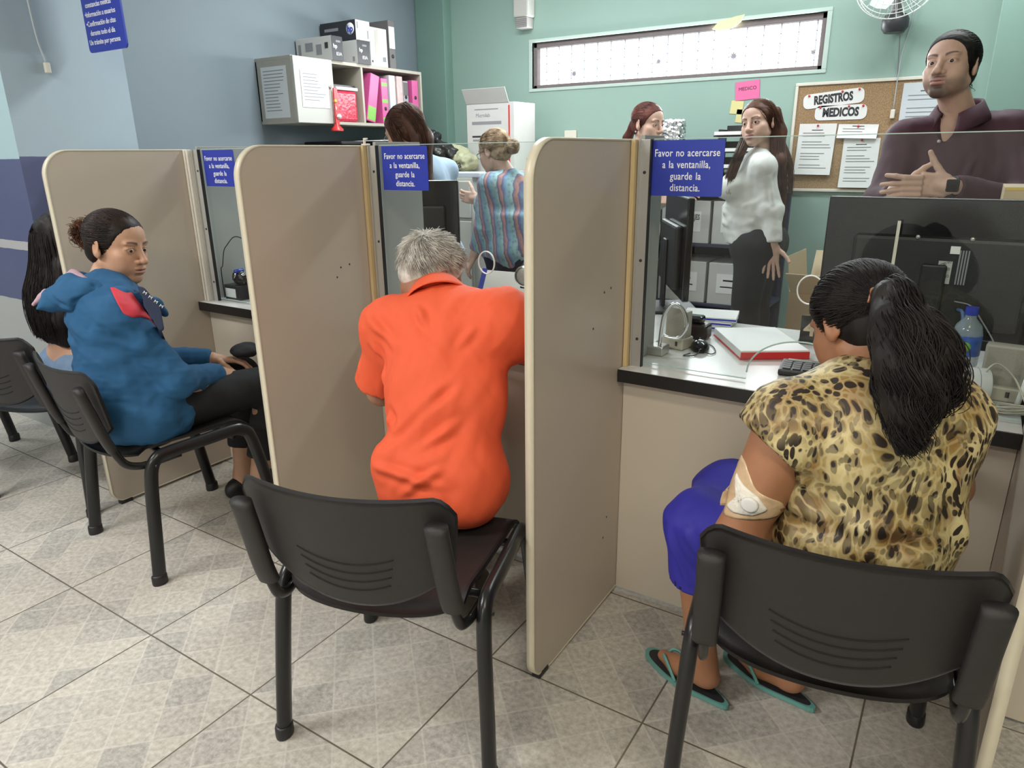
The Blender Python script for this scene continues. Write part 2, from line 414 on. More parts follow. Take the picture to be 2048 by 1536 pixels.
def scalp(c, rad, R, roots, gather, m=12, lift=.004, seed=0, jit=.03, wave=0., wf=6):
    """strands hugging an ellipsoid from root directions to gather directions (head-local unit vectors)"""
    r = np.random.default_rng(seed); a = np.asarray(roots, float); b = np.broadcast_to(np.asarray(gather, float), a.shape)+r.normal(0, jit, a.shape)
    a = a/np.linalg.norm(a, axis=1)[:, None]; b = b/np.linalg.norm(b, axis=1)[:, None]
    om = np.arccos(np.clip((a*b).sum(1), -1, .9999))[:, None, None]; t = np.linspace(0, 1, m)[None, :, None]
    q = (np.sin((1-t)*om)*a[:, None]+np.sin(t*om)*b[:, None])/np.sin(om)
    if wave:
        ph = r.uniform(0, 6.28, len(a))[:, None, None]; q = q+wave*np.sin(t*wf*6.28+ph)*r.normal(0, 1, (len(a), 1, 3))
        q /= np.linalg.norm(q, axis=2, keepdims=True)
    li = lift*(np.sin(t*PI)*.5+.5)*r.uniform(.3, 1, (len(a), 1, 1))
    p = q*(np.asarray(rad)[None, None]+li)
    return np.asarray(c)+p@R.T
def resamp(P, m):
    n = P.shape[1]; x = np.linspace(0, n-1.001, m); j = x.astype(int); f = (x-j)[None, :, None]; return P[:, j]*(1-f)+P[:, j+1]*f
# ------------------------------------------------------------------ people
def skin(name, col, rough=.5):
    g = NT(name); a = g.n('Attribute', attribute_name='tint'); n = g.noise(g.coord(), 45, 6); n2 = g.noise(g.coord(), 260, 3)
    c = g.mix(n, tuple(x*.88 for x in col), tuple(min(1, x*1.1) for x in col))
    g.set(g.b.inputs['Base Color'], g.mix(a.outputs['Alpha'], c, a.outputs['Color']))
    g.set(g.b.inputs['Roughness'], rough); g.set(g.b.inputs['Subsurface Weight'], .12); g.b.inputs['Subsurface Radius'].default_value = (.01, .004, .002)
    g.b.inputs['Subsurface Scale'].default_value = 1.; g.bump(n2, .12, .0015); return g.m
SK_TAN = skin('skin_tan', (.50, .285, .185)); SK_BROWN = skin('skin_brown', (.36, .165, .085)); SK_LIGHT = skin('skin_light', (.60, .39, .30)); SK_OLD = skin('skin_weathered', (.37, .18, .11))
def hairmat(name, a, b, rough=.5):
    g = NT(name); n = g.noise(g.coord(), 25, 5); g.set(g.b.inputs['Base Color'], g.mix(g.ramp(n, [(.35, (0, 0, 0)), (.65, (1, 1, 1))]), a, b))
    g.set(g.b.inputs['Roughness'], rough); g.set(g.b.inputs['Specular IOR Level'], .2); return g.m
HR_BLACK = hairmat('hair_black', (.010, .008, .008), (.024, .020, .019), .55); HR_DKBROWN = hairmat('hair_dark_brown', (.009, .006, .005), (.026, .015, .011))
HR_BROWN = hairmat('hair_brown', (.05, .022, .014), (.10, .045, .028)); HR_RED = hairmat('hair_reddish', (.06, .02, .015), (.14, .045, .035)); HR_GREY = hairmat('hair_grey', (.40, .37, .33), (.82, .80, .74), .5)
HR_BLONDE = hairmat('hair_blonde', (.16, .10, .06), (.55, .42, .28), .5); HR_CURL = hairmat('hair_brown_curls', (.05, .02, .012), (.15, .06, .03))
EYEW = mat('eye_white', (.75, .70, .66), .15); IRIS = mat('iris_brown', (.035, .014, .008), .1); PUPIL = mat('pupil', (.003, .003, .003), .08)
def head_prims(c, R, s=1., male=False, ears=True, slit=1.):
    c = np.asarray(c, float); P = []
    def W(p): return c+R@(np.asarray(p, float)*s)
    def E(p, r, k=.02, op='u', rot=None): P.append(ell(W(p), np.asarray(r, float)*s, R if rot is None else R@rot, k*s, op))
    def C(a, b, r0, r1=None, k=.01, op='u'): P.append(cap(W(a), W(b), r0*s, (r0 if r1 is None else r1)*s, k*s, op))
    jw = 1.08 if male else 1.
    E((0, -.012, .033), (.073, .092, .078)); E((0, .028, .036), (.060, .052, .058), .03)
    E((0, .026, -.030), (.058, .056, .058), .03); E((0, .026, -.062), (.050*jw, .054, .040), .025)
    for q in (1, -1):
        C((q*.048*jw, -.006, -.054), (q*.015, .064, -.093), .016, .014, .02); E((q*.043, .050, -.022), (.022, .022, .017), .02)
        E((q*.028, .074, .023), (.024, .011, .008), .012)
        E((q*.032, .050, -.048), (.026, .030, .030), .025)
    E((0, .067, -.094), (.023*jw, .019, .017), .018)
    for q in (1, -1): E((q*.031, .094, .002), (.017, .014, .011), .012, 's')
    E((0, .074, -.060), (.030, .020, .022), .016)
    for q in (1, -1): E((q*.031, .0700, .001), (.0175, .0150, .0145), .006)
    nz = 1.1 if male else 1.
    C((0, .080, .014), (0, .1035*(1.02 if male else 1), -.029), .0074, .0108*nz, .012); E((0, .105*(1.02 if male else 1), -.033), (.0125*nz, .0105, .0098), .006)
    for q in (1, -1): E((q*.0140*nz, .092, -.0355), (.0085, .0100, .0078), .005); E((q*.0068, .101, -.0445), (.0034, .0045, .0026), .002, 's')
    E((0, .0905, -.0578), (.0240, .0092, .0062), .005); E((0, .0898, -.0695), (.0210, .0096, .0078), .005)
    E((0, .1000, -.0632), (.0235, .0090, .0011), .0025, 's'); E((0, .090, -.080), (.018, .008, .004), .006, 's')
    for q in (1, -1): E((q*.031, .0890, .0002), (.0150, .0105, .0060*slit), .0016, 's')
    if ears:
        for q in (1, -1):
            rot = np.array(Matrix.Rotation(-q*.42, 3, 'Z')@Matrix.Rotation(-.15, 3, 'X'))
            E((q*.0755, -.014, -.004), (.0062, .0175, .028), .006, rot=rot); E((q*.074, -.006, -.022), (.007, .012, .016), .006, rot=rot)
            E((q*.0835, -.010, -.002), (.0045, .0105, .0175), .004, 's', rot=rot)
    return P
def head_tint(V, c, R, s, lip=(.36, .12, .10), brow=(.02, .012, .01), browa=.85, beard=0., beardcol=(.05, .03, .025), liner=.7, smile=0., cheek=None):
    L = (V-np.asarray(c))@R/s; n = len(V); col = np.zeros((n, 4)); x, y, z = L.T; front = y > .045
    def put(mask, rgb): # mask 0..1
        m = np.clip(mask, 0, 1)[:, None]; a = col[:, 3:4]; an = a+(1-a)*m; col[:, :3] = (col[:, :3]*a*(1-m)+np.array(rgb)*m)/np.maximum(an, 1e-6); col[:, 3:4] = an
    col[:, :3] = lip
    if beard:
        b = np.clip((-.045-z)/.018, 0, 1)*np.clip((y-.0)/.03, 0, 1)*(z > -.135); b *= 1-np.exp(-((z+.064)/.010)**2)*(np.abs(x) < .024)
        mus = np.exp(-((z+.049)/.006)**2)*np.clip((.03-np.abs(x))/.01, 0, 1)*front
        chin = np.exp(-(((x)/.026)**2+((z+.095)/.024)**2))*front
        put(np.clip(b*.50+mus*.80+chin*.85, 0, 1)*beard, beardcol)
    if cheek: 
        for q in (1, -1): put(.35*np.exp(-(((x-q*.042)/.02)**2+((z+.03)/.016)**2))*front, cheek)
    zc = -.0632+smile*(np.abs(x)/.022)**2
    up = np.clip(1-((x/.0255)**2+((z-zc-.0034)/.0072)**2), 0, 1)*4; lo = np.clip(1-((x/.0235)**2+((z-zc+.0052)/.0095)**2), 0, 1)*4
    put(np.clip(np.maximum(up, lo), 0, 1)*front*.75, lip); put(np.exp(-((z-zc)/.0012)**2)*(np.abs(x) < .023)*front*.8, tuple(v*.3 for v in lip))
    for q in (1, -1):
        u = (q*x-.010)/.042; zb = .0205+.0080*np.sin(np.clip(u, 0, 1)*PI*.62)-.003*np.clip(u, 0, 1)**3; wd = .0052*(1-.55*np.clip(u, 0, 1))
        put(browa*np.exp(-((z-zb)/wd)**4)*np.clip(u*12, 0, 1)*np.clip((1-u)*7, 0, 1)*front, brow)
        r = np.sqrt(((x-q*.031)/.0168)**2+((z-.0004)/.0080)**2); put(liner*np.exp(-((r-.98)/.13)**2)*(z > -.0005)*front, tuple(v*.6 for v in brow))
        put(.35*liner*np.exp(-((r-1.)/.2)**2)*(z <= -.0005)*front, brow)
    return col
def eyes(parent, c, R, s, gaze=(0, 1, 0)):
    g = nrm(gaze)
    for q in (1, -1):
        r = .0128*s; th = np.array([0, .13, .2, .3, .45, .5, .8, 1.2, 1.8, 2.4, PI]); n = 20; a = np.arange(n)*2*PI/n
        bulge = np.where(th < .46, 1.02, 1.)
        V = np.stack([np.sin(th)[:, None]*np.cos(a)*bulge[:, None], np.broadcast_to((np.cos(th)*bulge)[:, None], (len(th), n)), np.sin(th)[:, None]*np.sin(a)*bulge[:, None]], -1)*r
        B = basis(fwd=g, up=(0, 0, 1)); V = V.reshape(-1, 3)@B.T+np.array([q*.031, .0712, .001])*s; V = np.asarray(c)+V@R.T
        i, j = np.meshgrid(np.arange(len(th)-1), np.arange(n), indexing='ij'); j2 = (j+1) % n
        F = np.stack([i*n+j, (i+1)*n+j, (i+1)*n+j2, i*n+j2], -1).reshape(-1, 4)
        mi = np.where(i < 2, 2, np.where(i < 5, 1, 0)).ravel()
        npmesh('eye', V-np.array(parent.location), F, [EYEW, IRIS, PUPIL], parent, matidx=mi)
def hand_prims(w, d, t, curls=None, s=1., pn=None, thumb=(.6, .75, .25), tc=.3, spread=.05, k=.005):
    """w wrist, d finger direction, t thumb-side direction; palm normal n = the side the fingers close to"""
    w = np.asarray(w, float); d = nrm(d); t = np.asarray(t[:3], float); t = nrm(t-d*(t@d)); n = np.cross(d, t)
    if curls is None: curls = [(.3, .4, .3)]*4
    sg = 1
    if isinstance(curls, tuple): sg, curls = curls
    n = n*sg
    if pn is not None and n@np.asarray(pn, float) < 0: n = -n
    R = np.stack([t, d, n], 1); P = [rbox(w+d*.048*s, np.array([.039, .046, .0125])*s, R, .011*s, .008), cap(w-d*.01*s, w+d*.03*s, .024*s, .022*s, .012), ell(w+(d*.03+t*.022+n*.008)*s, np.array([.018, .028, .014])*s, R, .008)]
    Ls = ((.042, .025, .021), (.046, .029, .022), (.042, .027, .021), (.033, .021, .018)); off = (.029, .010, -.0095, -.0285); b = (.088, .092, .089, .081)
    for i in range(4):
        p = w+(d*b[i]+t*off[i])*s; a = 0; rr = (.0092, .0094, .009, .0080)[i]; sp = spread*(1.5-i)
        for q in range(3):
            a += curls[i][q]; dd = nrm(d*math.cos(a)+n*math.sin(a)+t*sp*math.cos(a)); e = p+dd*Ls[i][q]*s
            P.append(cap(p, e, rr*s, rr*.9*s, k)); p = e; rr *= .9
    p = w+(d*.025+t*.030)*s; td = nrm(d*thumb[0]+t*thumb[1]+n*thumb[2]); rr = .0125
    for q, L in enumerate((.038, .032, .026)):
        e = p+td*L*s; P.append(cap(p, e, rr*s, rr*.88*s, k)); p = e; rr *= .88; td = nrm(td+(-t*.5+n*.3+d*.3)*tc)
    return P
def torso_prims(J, Z):
    """spine ellipsoids; Z: pw,bw,cw half widths, pd,bd,cd half depths"""
    P, C, N = (np.asarray(J[k], float) for k in ('P', 'C', 'N')); B = np.asarray(J.get('B', (P+C)/2), float)
    sl, sr, hl, hr = (np.asarray(J[k], float) for k in ('shL', 'shR', 'hipL', 'hipR'))
    rs = nrm(sr-sl); rh = nrm(hr-hl)
    bp = basis(right=rh, up=B-P); bb = basis(right=rs+rh, up=C-P); bc = basis(right=rs, up=N-B)
    out = [ell(P, (Z['pw'], Z['pd'], .115), bp, .05), ell(B, (Z['bw'], Z['bd'], .15), bb, .05), ell(C, (Z['cw'], Z['cd'], .17), bc, .05)]
    M_ = N-nrm(N-C)*.035
    for e in (sl, sr): out.append(cap(M_+(e-M_)*.25, e, .045, .050*Z.get('sh', 1), .045))
    if Z.get('bust'):
        for q in (-1, 1): out.append(ell(C+bc[:, 0]*q*.075+bc[:, 1]*(Z['cd']-.005)-bc[:, 2]*.02, (.062, .055, .062), bc, .03))
    if Z.get('butt', 1):
        for e in (hl, hr): out.append(ell(e-bp[:, 1]*.03, (.095, .10, .10), bp, .04))
    return out
def limb_prims(J, Z, hands=True):
    out = []; a = Z.get('arm', 1.); l = Z.get('leg', 1.)
    for s_ in 'LR':
        sh, el, wr = (np.asarray(J[k+s_], float) for k in ('sh', 'el', 'wr')); hp, kn, an, to = (np.asarray(J[k+s_], float) for k in ('hip', 'kn', 'an', 'toe'))
        out += [cap(sh, el, .049*a, .040*a, .03), cap(sh+(el-sh)*.2, sh+(el-sh)*.6, .047*a, .044*a, .02), cap(el, wr, .040*a, .027*a, .02), cap(el+(wr-el)*.15, el+(wr-el)*.4, .041*a, .036*a, .02)]
        bk = nrm(kn-an); back = nrm((an-to)-bk*((an-to)@bk))
        out += [cap(hp, kn, .083*l, .056*l, .05), cap(kn, an, .052*l, .035*l, .03), cap(kn+(an-kn)*.15+back*.02, kn+(an-kn)*.45+back*.018, .045*l, .038*l, .03)]
        f = nrm(to-an); flat = nrm(np.array([f[0], f[1], 0])); an0 = np.array([an[0], an[1], an[2]-.045]); ball = np.array([to[0], to[1], to[2]])-flat*.03
        out += [cap(an, an0-flat*.025, .034, .030, .02), cap(an0, ball, .034, .026, .02), cap(ball, ball+flat*.05, .026, .016, .015)]
    return out
def neck_prims(J, Z):
    H = np.asarray(J['H'], float); R = J['R']; s = J.get('hs', 1); N = np.asarray(J['N'], float)
    return [cap(N-nrm(H-N)*.03, H+R@(np.array([0, -.022, -.055])*s), .056*Z.get('neck', 1), .050*Z.get('neck', 1), .03)]
def body(parent, J, Z, skinmat, hands=(), h=.006, hf=.0022, tint=None, male=False, slit=1., ears=True, name='body', facefine=True):
    H = np.asarray(J['H'], float); R = J['R']; s = J.get('hs', 1.)
    pr = torso_prims(J, Z)+limb_prims(J, Z)+neck_prims(J, Z)+head_prims(H, R, s, male, ears, slit)
    fine = [(H-.125*s, H+.125*s, hf)] if facefine else []
    for hp in hands:
        hh = hand_prims(**hp); pr += hh; lo = np.min([pbounds(q)[0] for q in hh], 0); hi = np.max([pbounds(q)[1] for q in hh], 0); fine.append((lo, hi, hp.get('hf', .0035) if False else .0035))
    V, F = sdf_mesh(pr, h, fine, 1)
    col = head_tint(V, H, R, s, **(tint or {}))
    far = np.linalg.norm(V-H, axis=1) > .15*s; col[far, 3] = 0
    return npmesh(name, V-np.array(parent.location), F, skinmat, parent, colors=col)
def garment(name, parent, prims, m, h=.007, rnd=.003, sc=(5, 5, 2.5), lines=(), seed=1, smooth=2, k=None, fine=()):
    V, F = sdf_mesh(prims, h, fine, smooth); V = folds(V, F, lines, rnd, sc, seed)
    return npmesh(name, V-np.array(parent.location), F, m, parent)
def hairmesh(name, parent, parts, m, r0=.0011, r1=.0004, sides=3):
    out = [strands(P, r0, r1, sides) for P in parts]; V, F = join(out)
    return npmesh(name, V-np.array(parent.location), F, m, parent)
def facecut(line=.06): return np.array([0, .105+(line-.06), -.045]), np.array([.122, .098, .125])
def haircap(name, parent, H, R, s, m, th=.004, line=.060, low=-.055, extra=(), h=.004, rnd=.0008, temple=.0):
    """scalp volume cut back to a hairline"""
    H = np.asarray(H, float)
    def W(p): return H+R@(np.asarray(p, float)*s)
    pr = [ell(W((0, -.013, .033)), (np.array([.0745, .093, .0795])+th)*s, R, .01), ell(W((0, .024, .036)), (np.array([.061, .053, .059])+th)*s, R, .02),
          ell(W((0, -.045, -.02)), (np.array([.060, .052, .052])+th)*s, R, .02)]
    pr += list(extra)
    fc, fr2 = facecut(line); pr += [ell(W(fc), fr2*s, R, .003, 's'), ell(W((0, .03, low-.09)), np.array([.15, .13, .10])*s, R, .006, 's')]
    for q in (1, -1): pr.append(ell(W((q*.090, -.010, -.014)), np.array([.022, .024, .036])*s, R, .004, 's'))
    V, F = sdf_mesh(pr, h, (), 1); V = folds(V, F, (), rnd, (30, 30, 30), 3)
    return npmesh(name, V-np.array(parent.location), F, m, parent)
def scalphair(H, R, s, gather, n=1500, line=.060, low=-.05, lift=.004, seed=1, jit=.08, wave=0., wf=5, m=14, part=None, grow=.0):
    """strands from everywhere on the hair-bearing scalp towards a gather direction (head-local)"""
    r = np.random.default_rng(seed); d = r.normal(size=(n*4, 3)); d /= np.linalg.norm(d, axis=1)[:, None]
    rad = np.array([.0785, .097, .0835])+grow; p = d*rad+np.array([0, -.013, .033]); fc, f2 = facecut(line)
    ok = (((p-fc)/(f2*.985))**2).sum(1) > 1; ok &= p[:, 2] > low-.012+.25*np.clip(p[:, 1], 0, 1); ok &= (((p-[0, .03, low-.09])/[.15, .13, .10])**2).sum(1) > .97
    for q in (1, -1): ok &= (((p-[q*.088, -.010, -.014])/[.024, .026, .038])**2).sum(1) > 1
    d = d[ok][:n]; g = np.broadcast_to(nrm(gather), d.shape).copy()
    return scalp(np.asarray(H)+R@(np.array([0, -.013, .033])*s), rad*s, R, d, g, m, lift*s, seed+1, jit, wave, wf)
def decal(name, parent, m, src, center, nv, poly, lift=.002, nr=10, ns=56, th=.0015, wob=0., upv=(0, 0, 1)):
    """thin smooth-edged patch lying on a mesh: outline poly (u,v) around center, cast along -nv onto src"""
    from mathutils.bvhtree import BVHTree
    me = src.data; bv = BVHTree.FromPolygons([v.co+parent.location for v in me.vertices], [tuple(p.vertices) for p in me.polygons])
    n = nrm(nv); u = nrm(np.cross(upv, n)); v = np.cross(n, u); P = np.array(list(poly)+[poly[0]], float); seg = np.linalg.norm(np.diff(P, axis=0), axis=1); cs = np.concatenate([[0], np.cumsum(seg)]); x = np.linspace(0, cs[-1], ns, endpoint=False)
    O = np.stack([np.interp(x, cs, P[:, 0]), np.interp(x, cs, P[:, 1])], 1)
    for _ in range(1): O = .5*O+.25*(np.roll(O, 1, 0)+np.roll(O, -1, 0))
    c = O.mean(0); V = []; rr = np.random.default_rng(5)
    for k in range(nr+1):
        for o in O:
            q = c+(o-c)*k/nr; p = np.asarray(center)+u*q[0]+v*q[1]; h = bv.ray_cast(Vector(p+n*.15), Vector(-n), .4)
            if h[0] is None: b = Vector(p)
            else: b = h[0]+h[1]*(lift+(wob*rr.uniform(-1, 1) if k < nr else -lift*.6))
            V.append(b)
    V = np.array(V); i, j = np.meshgrid(np.arange(nr), np.arange(ns), indexing='ij'); j2 = (j+1) % ns; F = np.stack([i*ns+j, (i+1)*ns+j, (i+1)*ns+j2, i*ns+j2], -1).reshape(-1, 4)
    o = npmesh(name, V-np.array(parent.location), F, m, parent); md = o.modifiers.new('s', 'SOLIDIFY'); md.thickness = th; md.offset = 0
    me = bpy.data.meshes.new_from_object(o.evaluated_get(bpy.context.evaluated_depsgraph_get())); o.modifiers.clear(); o.data = me; return o
SEATCUT = lambda x, y, w=.35, z=.449: rbox((x, y, z-.2), (w, w, .2), None, .001, .003, 's')
# ------------------------------------------------------------------ room materials
def floor_mat():
    g = NT('floor_tiles'); co = g.coord(); xyz = g.n('SeparateXYZ', {0: co}); x = g.math('ADD', xyz.outputs[0], .036); y = g.math('ADD', xyz.outputs[1], .031)
    def line(v, per, w, soft):
        f = g.math('FRACT', g.math('ADD', g.math('DIVIDE', v, per), 100.)); d = g.math('MULTIPLY', g.math('SUBTRACT', .5, g.math('ABSOLUTE', g.math('SUBTRACT', f, .5))), per)
        return g.n('MapRange', {0: d, 1: w, 2: w+soft, 3: 1., 4: 0.}).outputs[0]
    nz = g.noise(co, 55, 3); wob = g.math('MULTIPLY', g.math('SUBTRACT', nz, .5), .006)
    grout = g.math('MAXIMUM', line(x, .45, .0016, .0012), line(y, .45, .0016, .0012))
    u = g.math('ADD', g.math('ADD', x, y), wob); v = g.math('ADD', g.math('SUBTRACT', x, y), wob)
    dia = g.math('MAXIMUM', line(u, .15, .0018, .003), line(v, .15, .0018, .003))
    # one tone for each diamond
    cell = g.n('CombineXYZ', {0: g.math('FLOOR', g.math('DIVIDE', u, .15)), 1: g.math('FLOOR', g.math('DIVIDE', v, .15)), 2: g.math('FLOOR', g.math('DIVIDE', x, .45))}).outputs[0]
    wn = g.n('TexWhiteNoise', {0: cell}, noise_dimensions='3D').outputs[0]
    mott = g.noise(co, 70, 8); big = g.noise(co, 7, 3); sp = g.noise(co, 190, 4)
    c = g.mix(g.ramp(mott, [(.3, (0, 0, 0)), (.68, (1, 1, 1))]), (.40, .375, .33), (.62, .59, .53))
    c = g.mix(g.math('MULTIPLY', g.math('POWER', wn, 1.6), .78), c, g.mix(g.ramp(mott, [(.35, (0, 0, 0)), (.65, (1, 1, 1))]), (.25, .245, .235), (.44, .425, .40)))
    c = g.mix(g.math('MULTIPLY', g.ramp(sp, [(.56, (0, 0, 0)), (.66, (1, 1, 1))]), .35), c, (.70, .68, .64))
    c = g.mix(g.math('MULTIPLY', big, .18), c, (.60, .55, .47))
    c = g.mix(g.math('MULTIPLY', dia, .42), c, (.66, .635, .58))
    dirt = g.ramp(g.noise(co, 3.1, 5), [(.35, (0, 0, 0)), (.75, (1, 1, 1))])
    c = g.mix(grout, c, g.mix(dirt, (.10, .085, .065), (.22, .19, .15)))
    g.set(g.b.inputs['Base Color'], c); g.set(g.b.inputs['Roughness'], g.math('ADD', g.math('MULTIPLY', mott, .25), .38)); g.set(g.b.inputs['Specular IOR Level'], .35)
    h = g.math('SUBTRACT', g.math('ADD', g.math('MULTIPLY', mott, .35), g.math('MULTIPLY', dia, .25)), g.math('MULTIPLY', grout, 1.6)); g.bump(h, .35, .0015)
    return g.m
def paint(name, col, stops=None, ax=2, rough=.6):
    """wall paint; stops = [(height, colour)] painted bands from the floor up"""
    g = NT(name); co = g.coord(); n = g.noise(co, 2.2, 5); n2 = g.noise(co, 160, 3)
    c = col
    if stops:
        z = g.n('SeparateXYZ', {0: co}).outputs[ax]; z = g.math('ADD', z, g.math('MULTIPLY', g.math('SUBTRACT', g.noise(co, 14, 2), .5), .006))
        for h, cc in stops[::-1]: c = g.mix(g.math('LESS_THAN', z, h), c, cc)
    c = g.mix(g.math('MULTIPLY', n, .16), c, (.25, .27, .28))
    g.set(g.b.inputs['Base Color'], c); g.set(g.b.inputs['Roughness'], rough); g.bump(n2, .10, .002); return g.m
M_FLOOR = floor_mat()
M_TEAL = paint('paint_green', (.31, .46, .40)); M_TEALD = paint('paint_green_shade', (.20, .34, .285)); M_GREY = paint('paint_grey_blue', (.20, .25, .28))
BLUE = (.075, .092, .20); PALE = (.40, .56, .60); LG = (.42, .44, .43)
M_BLOCKF = paint('paint_pale_dado', PALE, [(.673, LG), (.925, BLUE), (.966, (.45, .45, .46)), (1.335, BLUE)])  # column front paler than its side: stronger light put into the paint
M_BLOCKS = paint('paint_column_dado', (.34, .425, .48), [(.30, LG), (.80, (.40, .42, .42)), (1.031, (.50, .50, .47)), (1.345, (.065, .075, .17))])
M_WHITE = paint('paint_white', (.72, .72, .70)); M_CEIL = paint('ceiling_white', (.78, .78, .77))
M_LAM = mat('laminate_beige', (.53, .455, .375), .33, noise=.05, nscale=3, bump=.02, bscale=300, spec=.5)
M_LAMD = mat('laminate_counter_front', (.60, .54, .45), .4, noise=.04, nscale=3)
M_EDGE = mat('cream_edge_band', (.66, .60, .47), .35, noise=.06, nscale=30)
M_CREAM = mat('cream_strip', (.74, .70, .61), .4, noise=.04); M_TOP = mat('worktop_white', (.62, .615, .60), .22, noise=.05, nscale=14)
M_BLKEDGE = mat('black_edge', (.012, .011, .012), .3, noise=.1); M_ALU = mat('aluminium', (.55, .55, .54), .35, metal=.75, noise=.05)
M_CHROME = mat('chrome', (.75, .75, .76), .12, metal=1.); M_STEEL = mat('brushed_steel', (.5, .49, .47), .3, metal=.8, noise=.08)
M_BLACK = mat('black_plastic', (.014, .014, .015), .42, noise=.2, bump=.15, bscale=400); M_BLACKG = mat('black_gloss', (.010, .010, .012), .12)
M_DKGREY = mat('dark_grey_plastic', (.05, .05, .055), .4); M_PAPER = mat('paper', (.80, .80, .79), .6, noise=.02); M_WHITEP = mat('white_plastic', (.72, .72, .70), .35, noise=.03)
M_SIGN = mat('sign_blue', (.028, .050, .40), .3, noise=.05, nscale=6); M_SIGNW = mat('sign_white_ink', (.85, .86, .92), .5); M_INK = mat('black_ink', (.03, .03, .035), .6); M_GINK = mat('grey_ink', (.25, .25, .27), .6)
M_CARD = mat('cardboard', (.42, .31, .19), .7, noise=.08, nscale=8); M_CARDL = mat('cardboard_light', (.55, .43, .28), .7, noise=.06); M_BEIGEP = mat('beige_plastic', (.50, .46, .38), .4, noise=.04)
M_RED = mat('red_plastic', (.62, .03, .03), .35, noise=.1); M_ORANGE = mat('orange_plastic', (.75, .13, .05), .35)
M_CAB = mat('cabinet_cream', (.52, .52, .48), .45, noise=.05, nscale=5); M_CABD = mat('cabinet_edge_beige', (.46, .43, .36), .5, noise=.06)
M_PURPLE = mat('purple_mark', (.05, .04, .22), .4)
# ------------------------------------------------------------------ room shell
def slab(name, x0, x1, y0, y1, z0, z1, m, kind='structure', bev=0):
    o = box(name, x0, x1, y0, y1, z0, z1, m, None, bev); o['kind'] = kind; return o
XL, YB = -3.98, 4.9
slab('floor', -6.3, 3.2, -3.2, 5.1, -.1, 0, M_FLOOR)
slab('ceiling', -6.3, 3.2, -3.2, 5.1, CEIL, CEIL+.1, M_CEIL)
# back wall with the slot window
WX0, WX1, WZ0, WZ1 = -2.955, -.915, 1.795, 2.11
bm = bmesh.new()
bx(bm, XL-.1, WX0, YB, YB+.16, 0, CEIL); bx(bm, WX1, 3.2, YB, YB+.16, 0, CEIL); bx(bm, WX0, WX1, YB, YB+.16, 0, WZ0); bx(bm, WX0, WX1, YB, YB+.16, WZ1, CEIL)
o = obj('wall_back', bm, M_TEAL); o['kind'] = 'structure'
slab('wall_left', XL-.12, XL, 2.10, YB+.16, 0, CEIL, M_GREY)
bm = bmesh.new(); bx(bm, -6.2, -3.6, 1.565, 2.12, 0, CEIL)
for f in bm.faces: f.material_index = 0 if abs(f.normal.y) > .5 else 1
o = obj('wall_column', bm, [M_BLOCKF, M_BLOCKS]); o['kind'] = 'structure'
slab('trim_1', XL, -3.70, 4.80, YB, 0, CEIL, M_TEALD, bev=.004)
slab('trim_2', -.045, .9, 4.45, YB, 0, CEIL, M_TEALD, bev=.004)  # less light on this face put into a darker green paint
slab('wall_waiting_left', -6.2, -6.1, -3.1, 1.565, 0, CEIL, M_BLOCKF)
slab('wall_waiting_rear', -6.2, 3.1, -3.1, -3.0, 0, CEIL, M_WHITE)
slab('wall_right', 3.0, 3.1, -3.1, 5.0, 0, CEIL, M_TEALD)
# window: reveal, frame, grille, bright glazing
wf = bmesh.new()
M_WFR = mat('window_frame_brown', (.20, .165, .165), .5, noise=.15)
for a in ((WX0, WX1, WZ1-.035, WZ1), (WX0, WX1, WZ0, WZ0+.025), (WX0, WX0+.03, WZ0, WZ1), (WX1-.03, WX1, WZ0, WZ1)): bx(wf, a[0], a[1], YB+.02, YB+.07, a[2], a[3], .003)
win = obj('window_1', wf, M_WFR); win['kind'] = 'structure'
g = NT('bright_sky_glazing'); gl = g.noise(g.coord(), 3, 2); g.set(g.b.inputs['Base Color'], (.9, .92, .95)); g.set(g.b.inputs['Emission Color'], (.93, .97, 1.)); g.set(g.b.inputs['Emission Strength'], g.math('ADD', 1.3, g.math('MULTIPLY', gl, .6)))
o = box('window_pane', WX0+.02, WX1-.02, YB+.075, YB+.08, WZ0+.01, WZ1-.01, g.m, win, 0)
gm = bmesh.new()
for i in range(19):
    x = WX0+.09+i*.105; bx(gm, x-.003, x+.003, YB+.055, YB+.061, WZ0+.02, WZ1-.03)
for i in range(5): bx(gm, WX0+.02, WX1-.02, YB+.055, YB+.061, WZ0+.06+i*.055-.0015, WZ0+.06+i*.055+.0015)
obj('window_grille', gm, mat('grille_white', (.62, .66, .72), .4), win)
fr = bmesh.new()
for a in ((WX0-.028, WX1+.028, WZ1, WZ1+.022), (WX0-.028, WX1+.028, WZ0-.022, WZ0), (WX0-.028, WX0, WZ0, WZ1), (WX1, WX1+.028, WZ0, WZ1)): bx(fr, a[0], a[1], YB-.008, YB+.02, a[2], a[3], .003)
obj('window_trim', fr, mat('frame_pale_green', (.50, .62, .57), .5), win)
